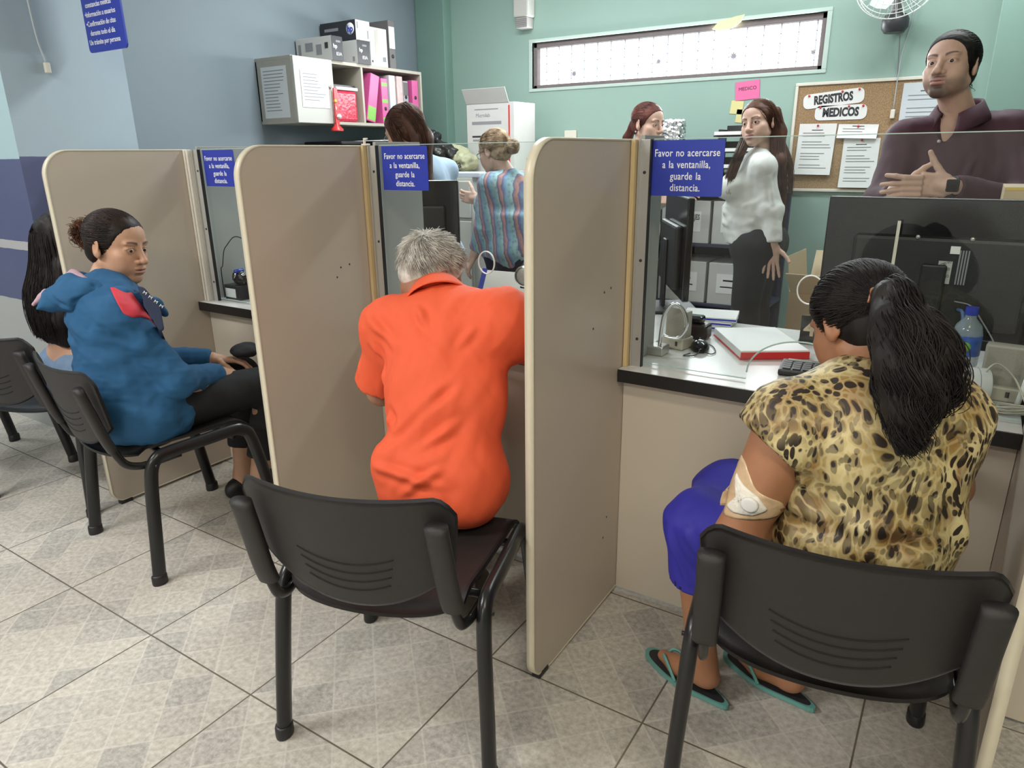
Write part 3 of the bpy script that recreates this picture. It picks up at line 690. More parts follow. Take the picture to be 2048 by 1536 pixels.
for i, (x, z, r, n) in enumerate(((-2.63, 1.885, .026, 9), (-1.98, 1.92, .02, 7), (-1.47, 1.915, .026, 8), (-.985, 1.90, .016, 5))):
    bm = bmesh.new(); vs = []
    for k in range(n*4):
        a = 2*PI*k/(n*4); rr = r*((1.25, .62, .55, .62)[k % 4])*random.uniform(.85, 1.1); vs.append((x+rr*math.cos(a), YB+.052, z+rr*math.sin(a)))
    prism(bm, vs, (0, .004, 0)); o = obj('window_sticker', bm, mat('sticker_grey', (.33, .30, .36), .5))
    tag(o, ['small ragged grey sun sticker near the left end of the slot window', 'half torn grey sticker on the slot window above the redhead woman', 'round grey sun sticker with rays on the slot window, above the pink note', 'smallest cross-shaped sticker at the right end of the slot window'][i], 'sticker', 'stickers on the slot window')
bm = bmesh.new(); vs = [(-1.60, 0, 2.075), (-1.56, 0, 2.115), (-1.45, 0, 2.135), (-1.40, 0, 2.14), (-1.42, 0, 2.10), (-1.47, 0, 2.07), (-1.55, 0, 2.06)]
prism(bm, [(x, YB-.014, z) for x, y, z in vs], (0, -.006, 0)); o = obj('paper_note', bm, mat('note_yellow_pale', (.66, .66, .42), .6)); tag(o, 'crumpled pale yellow note taped over the top edge of the slot window', 'note')
# ceiling lamps
M_LAMP = emis('lamp_tube_glow', (1, .98, .95), 3.)
for i, (x, y, p, c, sx, sy) in enumerate(LAMPS):
    t = thing('ceiling_lamp', ['white ceiling lamp over the waiting chairs on the left', 'white ceiling lamp over the leopard shirt woman', 'white ceiling lamp in the office by the wall cabinet', 'white ceiling lamp in the office by the cork board', 'white ceiling lamp near the pale blue wall', 'added fill lamp behind the camera, built as a white ceiling fixture'][i], 'lamp', (x, y, CEIL), 0, 'ceiling lamps')
    bm = bmesh.new(); bx(bm, -.64, .64, -.21, .21, -.03, 0, .004); obj('lamp_housing', bm, M_WHITEP, t)
    for q in (-1, 1): tube('lamp_tube', [(-.58, q*.1, -.05), (.58, q*.1, -.05)], .016, M_LAMP, t, n=4)
# ------------------------------------------------------------------ booths: dividers, counters, glass
DIV = [(-2.737, -2.717, 1.25), (-1.757, -1.737, 1.298), (-.797, -.777, 1.288), (.165, .185, 1.29)]
DTOP = 1.362
def divider(i):
    x0, x1, y0 = DIV[i]; lab = ['beige divider panel with rounded corners, behind the woman in blue hoodie', 'beige divider panel between the blue hoodie woman and the man in orange', 'beige divider panel between the man in orange and the leopard shirt woman', 'beige divider panel edge right of the leopard shirt woman, at the frame edge'][i]
    t = thing('divider_panel', lab, 'divider', (0, 0, 0), 0, 'booth dividers'); t.location = ((x0+x1)/2, y0, 0)
    y1 = 1.797; out = rrect(y0, y1, .012 if i != 2 else .006, DTOP, .09, 10, (0, 1, 1, 0)); out = [(a, b) for a, b in out]
    # two radii: larger at the top
    pts = []
    for a, b in out:
        if b < .2 and a < y0+.09: a = y0+(a-y0)*.62; b = .012+(b-.012)*.62
        pts.append((a, b))
    bm = bmesh.new(); prism(bm, [(x0-t.location.x, a-y0, b) for a, b in pts], (x1-x0, 0, 0)); o = obj('panel', bm, M_LAM, t)
    # edge band running round the free edges
    path = np.array([(0, a-y0, b) for a, b in pts if not (a >= y1-1e-6)]); path = np.vstack([[0, y1-y0, DTOP], path, [0, y1-y0, .012]])
    m = len(path); V = []; wd = (x1-x0)/2+.0012
    T = np.gradient(path, axis=0); T /= np.linalg.norm(T, axis=1)[:, None]; Nn = np.stack([np.zeros(m), T[:, 2], -T[:, 1]], 1)
    if Nn[m//2, 1] > 0: Nn = -Nn
    for sx, sn in ((-1, -.004), (-1, .0015), (1, .0015), (1, -.004)): V.append(path+Nn*sn+np.array([sx*wd, 0, 0]))
    V = np.stack(V, 1).reshape(-1, 3); ii, jj = np.meshgrid(np.arange(m-1), np.arange(4), indexing='ij'); j2 = (jj+1) % 4
    F = np.stack([ii*4+jj, ii*4+j2, (ii+1)*4+j2, (ii+1)*4+jj], -1).reshape(-1, 4)
    npmesh('edge_band', V, F, M_EDGE, t, smooth=False, origin=(0, 0, 0))
    bm = bmesh.new(); bx(bm, -.013, .013, .025, .075, 0, .016, .004); obj('foot', bm, M_BLACK, t)
    for (yy, zz) in ((.36, .985), (.40, .99), (.30, .9), (.42, .30), (.40, .24)) if i == 2 else (((.35, .98), (.39, .985), (.33, .95)) if i == 1 else ((.05, .17),)):
        V, F = sweep([((x1-x0)/2-.0004, yy, zz), ((x1-x0)/2+.0006, yy, zz)], .0032, sides=8); npmesh('scuff_mark' if i == 1 else 'screw_hole', V, F, M_INK, t, origin=(0, 0, 0))
    return t
for i in range(4): divider(i)
BOOTH = [(-3.595, -2.737), (-2.717, -1.757), (-1.737, -.797), (-.777, .165), (.185, 1.15)]
bl = ['far left booth behind the long haired woman', 'booth beside the blue hoodie woman', 'booth where the man in orange leans', 'booth where the leopard shirt woman sits', 'booth at the right frame edge']
M_GLASS = bpy.data.materials.new('thin_glass'); M_GLASS.use_nodes = True
nt = M_GLASS.node_tree; nt.nodes.clear(); out = nt.nodes.new('ShaderNodeOutputMaterial'); tr = nt.nodes.new('ShaderNodeBsdfTransparent'); gs = nt.nodes.new('ShaderNodeBsdfGlossy'); mx = nt.nodes.new('ShaderNodeMixShader'); fr_ = nt.nodes.new('ShaderNodeFresnel')
tr.inputs[0].default_value = (.93, .955, .95, 1); gs.inputs['Roughness'].default_value = .02; fr_.inputs[0].default_value = 1.45
geo = nt.nodes.new('ShaderNodeNewGeometry'); iv = nt.nodes.new('ShaderNodeMath'); iv.operation = 'SUBTRACT'; iv.inputs[0].default_value = 1; nt.links.new(geo.outputs['Backfacing'], iv.inputs[1]); ml = nt.nodes.new('ShaderNodeMath'); ml.operation = 'MULTIPLY'; nt.links.new(iv.outputs[0], ml.inputs[0]); nt.links.new(fr_.outputs[0], ml.inputs[1]); nt.links.new(ml.outputs[0], mx.inputs[0]); nt.links.new(tr.outputs[0], mx.inputs[1]); nt.links.new(gs.outputs[0], mx.inputs[2]); nt.links.new(mx.outputs[0], out.inputs[0])
M_GEDGE = mat('glass_edge', (.45, .60, .56), .15)
GY = 1.820
for i, (x0, x1) in enumerate(BOOTH):
    t = thing('counter', 'white counter with black edge, '+bl[i], 'counter', ((x0+x1)/2, 1.794, 0), 0, 'service counters'); X0, X1 = x0-t.location.x+.001, x1-t.location.x-.001
    bm = bmesh.new(); bx(bm, X0, X1, -.043, .68, .715, .750, .002); obj('worktop', bm, M_TOP, t)
    bm = bmesh.new(); bx(bm, X0, X1, -.047, -.0435, .713, .7495, .001); obj('black_edge', bm, M_BLKEDGE, t)
    bm = bmesh.new(); bx(bm, X0, X1, 0, .018, .012, .714, .001); obj('front_panel', bm, M_LAMD, t)
    if i > 3: continue
    # uprights at the left of each pane
    p = thing('glass_post', ['cream and aluminium post of the glass, far left booth', 'cream and aluminium post left of the glass beside the blue hoodie woman', 'yellowed cream post left of the glass in front of the man in orange', 'yellowed cream post left of the glass in front of the leopard shirt woman'][i], 'post', (x0, 1.80, .75), 0, 'glass posts')
    ys = mat('cream_strip_yellowed', (.62, .47, .25), .45, noise=.2, nscale=12, stretch=(6, 6, .6)) if i >= 2 else M_CREAM
    bm = bmesh.new(); bx(bm, .002, .014, -.022, .010, 0, .612, .0015); obj('cream_strip', bm, ys, p)
    if i < 2:
        bm = bmesh.new(); bx(bm, .020, .032, -.022, .010, 0, .612, .0015); obj('cream_strip', bm, ys, p)
    o0 = .034 if i < 2 else .016
    bm = bmesh.new(); bx(bm, o0, o0+.030, .002, .012, 0, .612, .001); bx(bm, o0, o0+.004, -.006, .030, 0, .612); obj('channel', bm, M_ALU if i == 3 else mat('channel_grey', (.44, .43, .40), .45, noise=.04), p)
    bm = bmesh.new(); bx(bm, o0+.030, o0+.0335, .000, .013, 0, .612); obj('gasket', bm, M_BLACK, p)
    for zz in (.08, .30, .53):
        V, F = sweep([(o0+.017, .003, zz), (o0+.017, .0005, zz)], .0042, sides=10); npmesh('screw', V, F, M_INK, p, origin=(0, 0, 0))
    if i == 2:
        bm = bmesh.new(); bx(bm, -.004, .020, -.012, .008, .612, .618, .002); bx(bm, .0, .006, -.006, .002, .616, .634, .002); bx(bm, .0, .016, -.006, .002, .630, .636, .002); obj('hook', bm, M_CREAM, p)
    # inner side partition behind the glass
    dep = [.25, .34, .15, .06][i]
    q = box('inner_partition', x0+.003, x0+.016, 1.836, 1.836+dep+.08, .752, DTOP+.012, [M_CAB, mat('partition_grey', (.36, .37, .35), .5, noise=.08, nscale=6)][1], None, .001)
    tag(q, 'grey inner side partition behind the glass of the '+bl[i], 'partition', 'inner partitions')
    # glass pane: outline with arch cut-out
    gx0, gx1 = x0+o0+.034, x1-.004; w = gx1-gx0; cx = (x0+x1)/2
    c = bpy.data.curves.new('glass_pane', 'CURVE'); c.dimensions = '2D'; c.fill_mode = 'BOTH'; c.extrude = .003
    ar = [(cx-.133+0, .758)]+[(cx-.133*math.cos(a), .775+.098*math.sin(a)) for a in np.linspace(0, PI, 22)]+[(cx+.133, .758)]
    pts = [(gx0, .758)]+ar+[(gx1, .758), (gx1, DTOP), (gx0, DTOP)]
    def spl(P):
        s = c.splines.new('POLY'); s.points.add(len(P)-1); s.use_cyclic_u = True
        for q_, (a, b) in zip(s.points, P): q_.co = (a-cx, b-.75, 0, 1)
    spl(pts); hole = [(cx-.0+.030*math.cos(a), 1.006+.035*math.sin(a)) for a in np.linspace(0, 2*PI, 33)[:-1]]; spl(hole)
    to = bpy.data.objects.new('tmp', c); COL.objects.link(to); me = bpy.data.meshes.new_from_object(to.evaluated_get(bpy.context.evaluated_depsgraph_get())); bpy.data.objects.remove(to)
    me.transform(Matrix.Rotation(PI/2, 4, 'X')); me.materials.clear(); me.materials.append(M_GLASS); me.materials.append(M_GEDGE)
    gp = thing('glass_screen', ['clear glass screen of the far left booth', 'clear glass screen of the booth beside the blue hoodie woman', 'clear glass screen in front of the man in orange', 'clear glass screen in front of the leopard shirt woman'][i], 'glass screen', (cx, GY, .75), 0, 'glass screens')
    me.polygons.foreach_set('use_smooth', np.zeros(len(me.polygons), dtype=bool))
    o = bpy.data.objects.new('pane', me); COL.objects.link(o); o.parent = gp
    for e_ in ((gx0-cx, gx1-cx, DTOP-.7505, DTOP-.7485), (gx0-cx, -.134, .006, .0085), (.134, gx1-cx, .006, .0085)):
        bm = bmesh.new(); bx(bm, e_[0], e_[1], -.003, .003, e_[2], e_[3]); obj('polished_edge', bm, M_GEDGE, gp)
    P = [(a-cx, 0, b-.75) for a, b in ar[1:-1]]; tube('arch_edge', P, .0022, M_GEDGE, gp, n=40, sides=6)
    P = np.array([(.030*math.cos(a), -.002, .256+.035*math.sin(a)) for a in np.linspace(0, 2*PI, 41)[:-1]]); V, F = sweep(P, .0038, .0020, 8, closed=True, up=(0, 1, 0)); npmesh('speech_ring', V, F, mat('ring_white', (.78, .79, .80), .2), gp, origin=(0, 0, 0))
    # blue notice on the glass
    sx0 = gx0+(.012 if i < 3 else -.006); 
    s = thing('notice_sign', ['blue notice on the glass of the far left booth', 'blue notice on the glass above the blue hoodie woman, leftmost in view', 'blue notice on the glass above the man in orange', 'blue notice on the glass nearest the leopard shirt woman, largest in view'][i], 'sign', (sx0+.096, GY-.0055, 1.29), 0, 'blue notices on the glass')
    bm = bmesh.new(); pt = rrect(-.096, .096, -.069, .069, .006, 3, (1, 0, 0, 1)); pt = [(a, b) for a, b in pt]; prism(bm, [(a, -.001, b) for a, b in pt], (0, .002, 0)); obj('panel', bm, M_SIGN, s)
    for k, ln in enumerate(('Favor no acercarse', 'a la ventanilla,', 'guarde la', 'distancia.')):
        text('lettering', ln, .0258, M_SIGNW, s, axM((0, -.0016, .037-k*.0285), (1, 0, 0), (0, 0, 1)), sx=.80, bold=.0002, word=1.3, space=1.05)
# hanging service sign
s = thing('hanging_sign', 'blue hanging sign with white list of services at the upper left', 'sign', (-3.36, 1.92, 1.79))
bm = bmesh.new(); pt = rrect(-.155, .15, 0, .62, .018, 5); prism(bm, [(a, -.004, b) for a, b in pt], (0, .008, 0)); obj('panel', bm, M_SIGN, s)
for k, (ln, al) in enumerate((('Un trámite por persona', 0), ('durante todo el día', .02), ('•Confirmación de citas', -.0), ('•Información a usuarios', -.0), ('constancias médicas', .015), ('•Entrega de', 0))):
    text('lettering', ln, .030, M_SIGNW, s, axM((-.140+al, -.0046, .040+k*.0375), (1, 0, 0), (0, 0, 1)), sx=.86, bold=.0003, align='LEFT')
for q in (-.1, .1): tube('hanger', [(q, 0, .62), (q, 0, CEIL-1.79)], .0015, M_STEEL, s, n=3, sides=6)
t = thing('hanging_plug', 'pale grey cord with a small white plug hanging on the column', 'cord', (-3.585, 1.75, 1.6))
tube('cable', [(0, -.06, 1.2), (.004, -.055, .75), (.006, -.03, .45), (.004, -.02, .25), (.003, -.002, .14)], .0045, mat('cable_grey', (.45, .50, .52), .5), t)
box('plug', -.006, .012, -.012, .012, .098, .142, M_CREAM, t, .004)
# ------------------------------------------------------------------ visitor chairs
M_CHP = mat('chair_plastic', (.019, .017, .017), .46, noise=.12, nscale=40, bump=.25, bscale=900, spec=.45); M_CHF = mat('chair_frame_paint', (.012, .012, .013), .28, noise=.1)
M_SLOT = mat('slot_dark', (.002, .002, .002), .8)
def shell(name, fu, nu, nv, th, m, parent):
    """surface fu(u,v)->xyz thickened by th along its normal, rim closed"""
    u = np.linspace(-1, 1, nu); v = np.linspace(0, 1, nv); U, Vv = np.meshgrid(u, v, indexing='ij'); P = fu(U, Vv)
    du = np.gradient(P, axis=0); dv = np.gradient(P, axis=1); N = np.cross(du, dv); N /= np.linalg.norm(N, axis=2, keepdims=True)+1e-12
    A = (P+N*th/2); B = (P-N*th/2); n = nu*nv; V = np.vstack([A.reshape(-1, 3), B.reshape(-1, 3)])
    i, j = np.meshgrid(np.arange(nu-1), np.arange(nv-1), indexing='ij'); a = i*nv+j; F1 = np.stack([a, a+nv, a+nv+1, a+1], -1).reshape(-1, 4); F2 = F1[:, ::-1]+n
    rim = [(0*nv+j_) for j_ in range(nv)]+[(i_*nv+nv-1) for i_ in range(1, nu)]+[((nu-1)*nv+j_) for j_ in range(nv-2, -1, -1)]+[(i_*nv) for i_ in range(nu-2, 0, -1)]
    rim = np.array(rim); r2 = np.roll(rim, -1)
    # rounded rim: an extra loop pushed outwards
    c = P.mean((0, 1)); Pm = P.reshape(-1, 3)[rim]; k = np.roll(Pm, -1, 0)-np.roll(Pm, 1, 0); Nm = N.reshape(-1, 3)[rim]; O = np.cross(k, Nm); O /= np.linalg.norm(O, axis=1)[:, None]+1e-12
    if ((Pm-c)*O).sum() < 0: O = -O
    V = np.vstack([V, Pm+O*th*.5]); e = 2*n+np.arange(len(rim)); e2 = np.roll(e, -1)
    F3 = np.vstack([np.stack([rim, e, e2, r2], -1), np.stack([e, rim+n, r2+n, e2], -1)])
    return npmesh(name, V, np.vstack([F1, F2, F3]), m, parent, origin=(0, 0, 0))
def back_surf(U, V):
    zt = .735-.010*(1-U**2)-.040*np.clip((np.abs(U)-.84)/.16, 0, 1)**2; zb = .462+.085*np.abs(U)**2.2
    z = zb+(zt-zb)*V; x = U*(.227-.020*(1-V)**1.3); y = -.012-.20*(z-.45)+.045*U**2-.045+.03*np.clip(.5-z, 0, 1)
    return np.stack([x, y, z], -1)
def seat_surf(U, V):
    yb = -.002-.040*(1-U**2)+.03*np.abs(U)**6; yf = .435-.02*np.abs(U)**4; y = yb+(yf-yb)*V; x = U*(.212+.012*V)*(1-.05*(1-V)**3)
    z = .447-.016*(1-U**2)*np.sin(V*PI)+.006*np.abs(U)**3-.050*np.clip((V-.82)/.18, 0, 1)**2-.018*np.clip((.12-V)/.12, 0, 1)**2
    return np.stack([x, y, z], -1)
def chair(loc, rz, label):
    t = thing('visitor_chair', label, 'chair', (loc[0], loc[1], 0), rz, 'black visitor chairs')
    shell('seat', seat_surf, 33, 33, .010, M_CHP, t); bk = shell('backrest', back_surf, 41, 25, .010, M_CHP, t)
    for k in range(4):
        z0 = .59-k*.022; w = .49-.02*k; u = np.linspace(-w, w*.98, 24); P = back_surf(u, (z0-.462+.0*u-.030*(1-(u/w)**2)*.7-(.085*np.abs(u)**2.2))/(.263-.085*np.abs(u)**2.2))
        for off in (-.0056, .0056):
            V, F = sweep(P+np.array([0, off, 0]), .0014, .0012, 6); npmesh('vent_slot', V, F, M_SLOT, bk, origin=(0, 0, 0))
    for q in (-1, 1):
        fr = [(q*.260, 0, .012), (q*.254, .014, .15), (q*.246, .030, .30), (q*.242, .044, .385), (q*.240, .066, .418), (q*.239, .10, .427), (q*.239, .22, .430), (q*.239, .33, .432), (q*.240, .365, .424), (q*.243, .390, .395), (q*.249, .415, .28), (q*.255, .438, .14), (q*.260, .458, .012)]
        tube('side_frame', fr, .0215, M_CHF, t, n=70, sides=14, rb=.0165, up=(0, 1, 0))
        for yy, dy in ((0, -.001), (.458, .001)):
            V, F = sweep([(q*.260, yy, .0), (q*.260, yy, .006), (q*.2598, yy, .030), (q*.2595, yy, .034)], np.array([.0240, .0252, .0246, .0222]), np.array([.0190, .0202, .0196, .0174]), 16, up=(0, 1, 0)); npmesh('rubber_foot', V, F, M_BLACK, t, origin=(0, 0, 0))
        br = [(q*.206, -.092, .655), (q*.207, -.076, .60), (q*.208, -.056, .52), (q*.210, -.034, .452), (q*.212, -.014, .418), (q*.214, .018, .402), (q*.218, .05, .400), (q*.224, .15, .405)]
        tube('back_bracket', br, .0125, M_CHF, t, n=40, sides=12, rb=.009, up=(0, 1, 0))
        V, F = sweep(catmull([(q*.205, -.103, .690), (q*.206, -.083, .61), (q*.208, -.060, .52), (q*.2095, -.044, .475)], 14), .0145, .0235, 16, up=(0, 1, 0), power=.8); npmesh('bracket_sleeve', V, F, M_CHP, t, origin=(0, 0, 0))
        V, F = sweep([(q*.245, .055, .402), (q*.262, .055, .402)], .005, sides=8); npmesh('bolt', V, F, M_CHF, t, origin=(0, 0, 0))
        for yy in (.12, .28):
            V, F = sweep([(q*.175, yy, .445), (q*.175, yy, .449)], .006, sides=10); npmesh('rivet', V, F, M_CHP, t, origin=(0, 0, 0))
    for yy in (.11, .33): tube('crossbar', [(-.236, yy, .408), (.236, yy, .408)], .010, M_CHF, t, n=4)
    return t
chair((-.956, .905), math.radians(17), 'black plastic chair with vented back, behind the man in orange')
chair((-2.32, 1.07), math.radians(-7), 'black plastic chair the woman in blue hoodie sits on')
chair((-.096, 1.178), math.radians(10.5), 'black plastic chair nearest the camera, under the leopard shirt woman')
chair((-2.972, 1.095), math.radians(16), 'black plastic chair under the long haired woman behind the divider')
chair((-3.57, .93), math.radians(3), 'black plastic chair only just showing at the left frame edge')
# ------------------------------------------------------------------ wall cabinet and what stands on it
CX0, CX1, CY0, CY1, CZ0, CZ1 = XL, -3.65, 3.20, 4.44, 1.53, 1.92
t = thing('wall_cabinet', 'cream wall cabinet with one door and open shelves holding binders', 'cabinet', (XL, 3.2, 1.53))
def lb(name, x0, x1, y0, y1, z0, z1, m, p, bev=.0015): 
    L = p.location; return box(name, x0-L.x, x1-L.x, y0-L.y, y1-L.y, z0-L.z, z1-L.z, m, p, bev)
bm = bmesh.new(); L = t.location
for a in ((CX0, CX1, CY0, CY1, 1.90, 1.92), (CX0, CX1, CY0, CY1, 1.53, 1.548), (CX0, CX1, CY0, CY0+.018, 1.548, 1.90), (CX0, CX1, CY1-.018, CY1, 1.548, 1.90), (CX0, CX0+.012, CY0, CY1, 1.548, 1.90), (CX0, CX1, 3.515, 3.53, 1.548, 1.90), (CX0, CX1, 3.80, 3.818, 1.548, 1.90)):
    bx(bm, a[0]-L.x, a[1]-L.x, a[2]-L.y, a[3]-L.y, a[4]-L.z, a[5]-L.z, .001)
obj('carcass', bm, M_CABD, t)
dr = lb('door', CX1+.001, CX1+.018, 3.202, 3.522, 1.533, 1.917, M_CAB, t, .002)
V, F = sweep(np.array(catmull([(-3.634, 3.50, 1.66), (-3.612, 3.50, 1.655), (-3.604, 3.50, 1.62), (-3.612, 3.50, 1.585), (-3.634, 3.50, 1.58)], 16))-np.array(L), .004, sides=8); npmesh('handle', V, F, M_CHROME, dr, origin=(0, 0, 0))
V, F = sweep(np.array([(-3.634, 3.487, 1.755), (-3.626, 3.487, 1.755)])-np.array(L), .009, sides=12); npmesh('lock', V, F, M_STEEL, dr, origin=(0, 0, 0))
for (nm, M_, lab, n, w, h) in (('posted_paper', axM((-3.815, 3.199, 1.715), (1, 0, 0), (0, 0, 1)), 'printed paper on the end panel of the wall cabinet', 13, .235, .30), ('posted_paper', axM((-3.630, 3.36, 1.735), (0, 1, 0), (0, 0, 1)), 'plastic sleeved paper on the wall cabinet door', 9, .225, .22)):
    q = thing(nm, lab, 'paper', M_.translation, 0, 'papers on the wall cabinet'); M2 = M_.copy(); M2.translation = (0, 0, 0)
    bm = bmesh.new(); bx(bm, -w/2, w/2, -h/2, h/2, 0, .0012, M=M2); obj('sheet', bm, M_PAPER, q)
    for k in range(n): 
        ww = w*random.uniform(.5, .85); bm = bmesh.new(); yy = h/2-.025-k*(h-.05)/n; bx(bm, -w*.42, -w*.42+ww, yy-.0022, yy+.0022, .0012, .0016, M=M2); obj('printed_line', bm, M_GINK, q)
def carton(name, label, loc, dx, dy, dz, mats, texts=(), rz=0, group=None, cat='box', bev=.002):
    """box with base at loc centre; mats (body, +x face, -y face)"""
    t = thing(name, label, cat, loc, rz, group); bm = bmesh.new(); bx(bm, -dx/2, dx/2, -dy/2, dy/2, 0, dz, bev)
    bm.normal_update()
    for f in bm.faces:
        if f.calc_area() > dx*dy*dz*.2 or True:
            if f.normal.x > .9: f.material_index = 1
            elif f.normal.y < -.9: f.material_index = 2
    obj('carton', bm, list(mats), t)
    for (s_, face, u, v, sz, m, kw) in texts:
        M_ = axM((dx/2+.0006, u, v), (0, 1, 0), (0, 0, 1)) if face == 'x' else axM((u, -dy/2-.0006, v), (1, 0, 0), (0, 0, 1))
        if s_ == '#': 
            w_, h_ = kw; bm = bmesh.new(); bx(bm, -w_/2, w_/2, -h_/2, h_/2, 0, .0006, M=M_); obj('print', bm, m, t)
        else: text('lettering', s_, sz, m, t, M_, **kw)
    return t
M_BOXW = mat('toner_box_white', (.56, .56, .54), .5, noise=.04); M_BOXD = mat('toner_box_dark', (.022, .022, .028), .4, noise=.2)
W_ = dict(bold=.0008)
carton('toner_box', 'long white printer cartridge box with dark end, left on the wall cabinet', (-3.80, 3.585, 1.92), .33, .10, .145, (M_BOXW, M_BOXD, M_BOXW), [('hp', 'x', -.018, .085, .035, M_PAPER, W_), ('83A', 'x', .012, .04, .03, M_PAPER, {}), ('#', 'x', .01, .115, 0, M_GINK, (.04, .012)), ('#', 'y', -.13, .075, 0, M_GINK, (.025, .07)), ('#', 'y', .12, .09, 0, M_INK, (.03, .035)), ('#', 'y', -.04, .09, 0, M_GINK, (.07, .05)), ('#', 'y', .05, .07, 0, M_GINK, (.05, .06))], group='printer cartridge boxes')
carton('toner_box', 'white printer cartridge box with dark end, under the black box', (-3.80, 3.825, 1.92), .33, .12, .145, (M_BOXW, M_BOXD, M_BOXW), [('hp', 'x', -.025, .085, .032, M_PAPER, W_), ('83A', 'x', .01, .04, .03, M_PAPER, {}), ('#', 'x', .01, .115, 0, M_GINK, (.04, .012)), ('#', 'y', .13, .03, 0, M_GINK, (.02, .03))], group='printer cartridge boxes')
q = carton('toner_box', 'black printer cartridge box with round white logo, topmost of the stack', (-3.80, 3.832, 2.0655), .33, .135, .122, (M_BOXD, M_BOXW, M_BOXD), [('hp', 'y', .115, .068, .055, M_SIGN, dict(bold=.0015)), ('#', 'y', -.06, .075, 0, M_GINK, (.13, .018)), ('#', 'x', -.05, .09, 0, M_GINK, (.01, .04)), ('#', 'x', .045, .04, 0, M_GINK, (.01, .05))], group='printer cartridge boxes')
V, F = sweep([(.115, -.0676, .07), (.115, -.0680, .07)], .036, sides=28); npmesh('logo_disc', V, F, M_PAPER, q, origin=(0, 0, 0))
for c in q.children:
    if c.name.startswith('lettering'): c.location.y = -.0008
carton('storage_box', 'plain white carton at the right end of the wall cabinet top', (-3.81, 4.0, 1.92), .31, .17, .245, (M_BOXW, M_BOXW, M_BOXW), [('#', 'x', -.02, .13, 0, mat('tape', (.5, .48, .42), .3), (.03, .2)), ('#', 'x', -.07, .03, 0, M_INK, (.012, .014)), ('#', 'x', .05, .05, 0, M_GINK, (.03, .03))])
def binder(label, loc, w, h, m, ang=0, hole=True, spine=None, deco=None, group='binders on the wall cabinet shelf', hz=.07, dpt=.27):
    t = thing('binder', label, 'binder', loc, 0, group); t.rotation_euler = (ang, 0, 0)
    bm = bmesh.new(); bx(bm, -dpt, 0, -w/2, w/2, 0, h, .003); obj('cover', bm, m, t)
    if spine: 
        bm = bmesh.new(); bx(bm, 0, .0008, -w/2+.004, w/2-.004, spine[0], spine[1]); obj('spine_label', bm, spine[2], t)
    if hole:
        V, F = sweep([(.0002, 0, hz), (.0018, 0, hz)], .013, sides=16); npmesh('finger_hole', V, F, M_INK, t, origin=(0, 0, 0))
    if deco:
        for (z, m2) in deco: bm = bmesh.new(); bx(bm, 0, .0008, -w/2+.003, w/2-.003, z-.012, z+.012); obj('spine_mark', bm, m2, t)
    return t
M_PINK = mat('binder_pink', (.62, .10, .30), .4, noise=.08, nscale=8); M_PINKL = mat('binder_floral', (.62, .45, .44), .45, noise=.35, nscale=25); M_WB = mat('binder_white', (.58, .62, .64), .35, noise=.08); M_GRN = mat('binder_green', (.22, .50, .08), .4); M_BD = mat('binder_grey', (.13, .12, .12), .5)
binder('dark lever arch binder with white spine label standing on the wall cabinet', (-3.66, 4.145, 1.9205), .065, .31, M_BD, hole=True, spine=(.13, .27, M_PAPER), group='binder', hz=.08)
zb = 1.5485
binder('leaning pink binder with green lower spine, leftmost in the shelf', (-3.655, 3.873, zb+.0105), .086, .315, M_PINK, math.radians(-13), False, (0.01, .10, M_GRN))
binder('pink binder with green spots between the leaning and white binders', (-3.66, 4.035, zb), .065, .30, M_PINK, 0, True, None, [(.26, M_GRN), (.15, M_GRN), (.03, M_GRN)], hz=.10)
binder('white binder with black finger hole in the wall cabinet', (-3.655, 4.115, zb), .062, .325, M_WB, hz=.11)
binder('pale floral binder beside the white binder', (-3.655, 4.195, zb), .062, .325, M_PINKL, hz=.11)
binder('narrow grey binder with dark top beside the floral binder', (-3.67, 4.275, zb), .055, .30, mat('binder_lgrey', (.36, .36, .38), .5), spine=(.2, .29, M_BD), hz=.19)
binder('plain pink binder at the right end of the shelf', (-3.655, 4.365, zb), .068, .31, M_PINK, hz=.19)
M_REDMESH = mat('red_foil', (.60, .03, .07), .22, noise=.6, nscale=60, bump=1., bscale=45)
o = box('gift_bag', -.14, .14, -.105, .105, 0, .20, M_REDMESH, None, .02); o.location = (-3.81, 3.665, zb); tag(o, 'crinkled red foil wrapped parcel in the middle shelf of the wall cabinet', 'parcel')
o = box('folder_stack', -.13, .13, -.1, .1, 0, .02, M_PAPER, None, .003); o.location = (-3.80, 3.68, zb+.2); tag(o, 'white folders lying on the red parcel in the wall cabinet', 'folder')
o = box('dark_folder', -.13, .12, -.1, .1, 0, .016, M_DKGREY, None, .003); o.location = (-3.82, 3.685, zb+.221); tag(o, 'dark folder on top of the white folders in the wall cabinet', 'folder')
t = thing('red_ornament', 'red ribbon ornament hanging from the wall cabinet door lock', 'ornament', (-3.615, 3.505, 1.50))
bm = bmesh.new()
for z0, z1, w0, w1 in ((0.03, .25, .016, .020),):
    prism(bm, [(0, -w0, z0), (0, w0, z0), (0, w1*.8, z1), (0, -w1*.6, z1)], (.012, 0, 0))
obj('ribbon', bm, M_RED, t); lathe('bell', [(0, .045), (.012, .04), (.02, .02), (.04, .0), (.042, -.012), (.02, -.012), (0, -.012)], M_RED, t, 20)
lathe('snow_puff', [(0, .0), (.012, .004), (.018, .015), (.012, .03), (0, .034)], M_PAPER, t, 12, Matrix.Translation((.016, .01, .06)))
V, F = sweep([(.01, -.006, .17), (.016, -.006, .17)], .012, sides=12); npmesh('gold_button', V, F, mat('gold', (.7, .45, .08), .3), t, origin=(0, 0, 0))
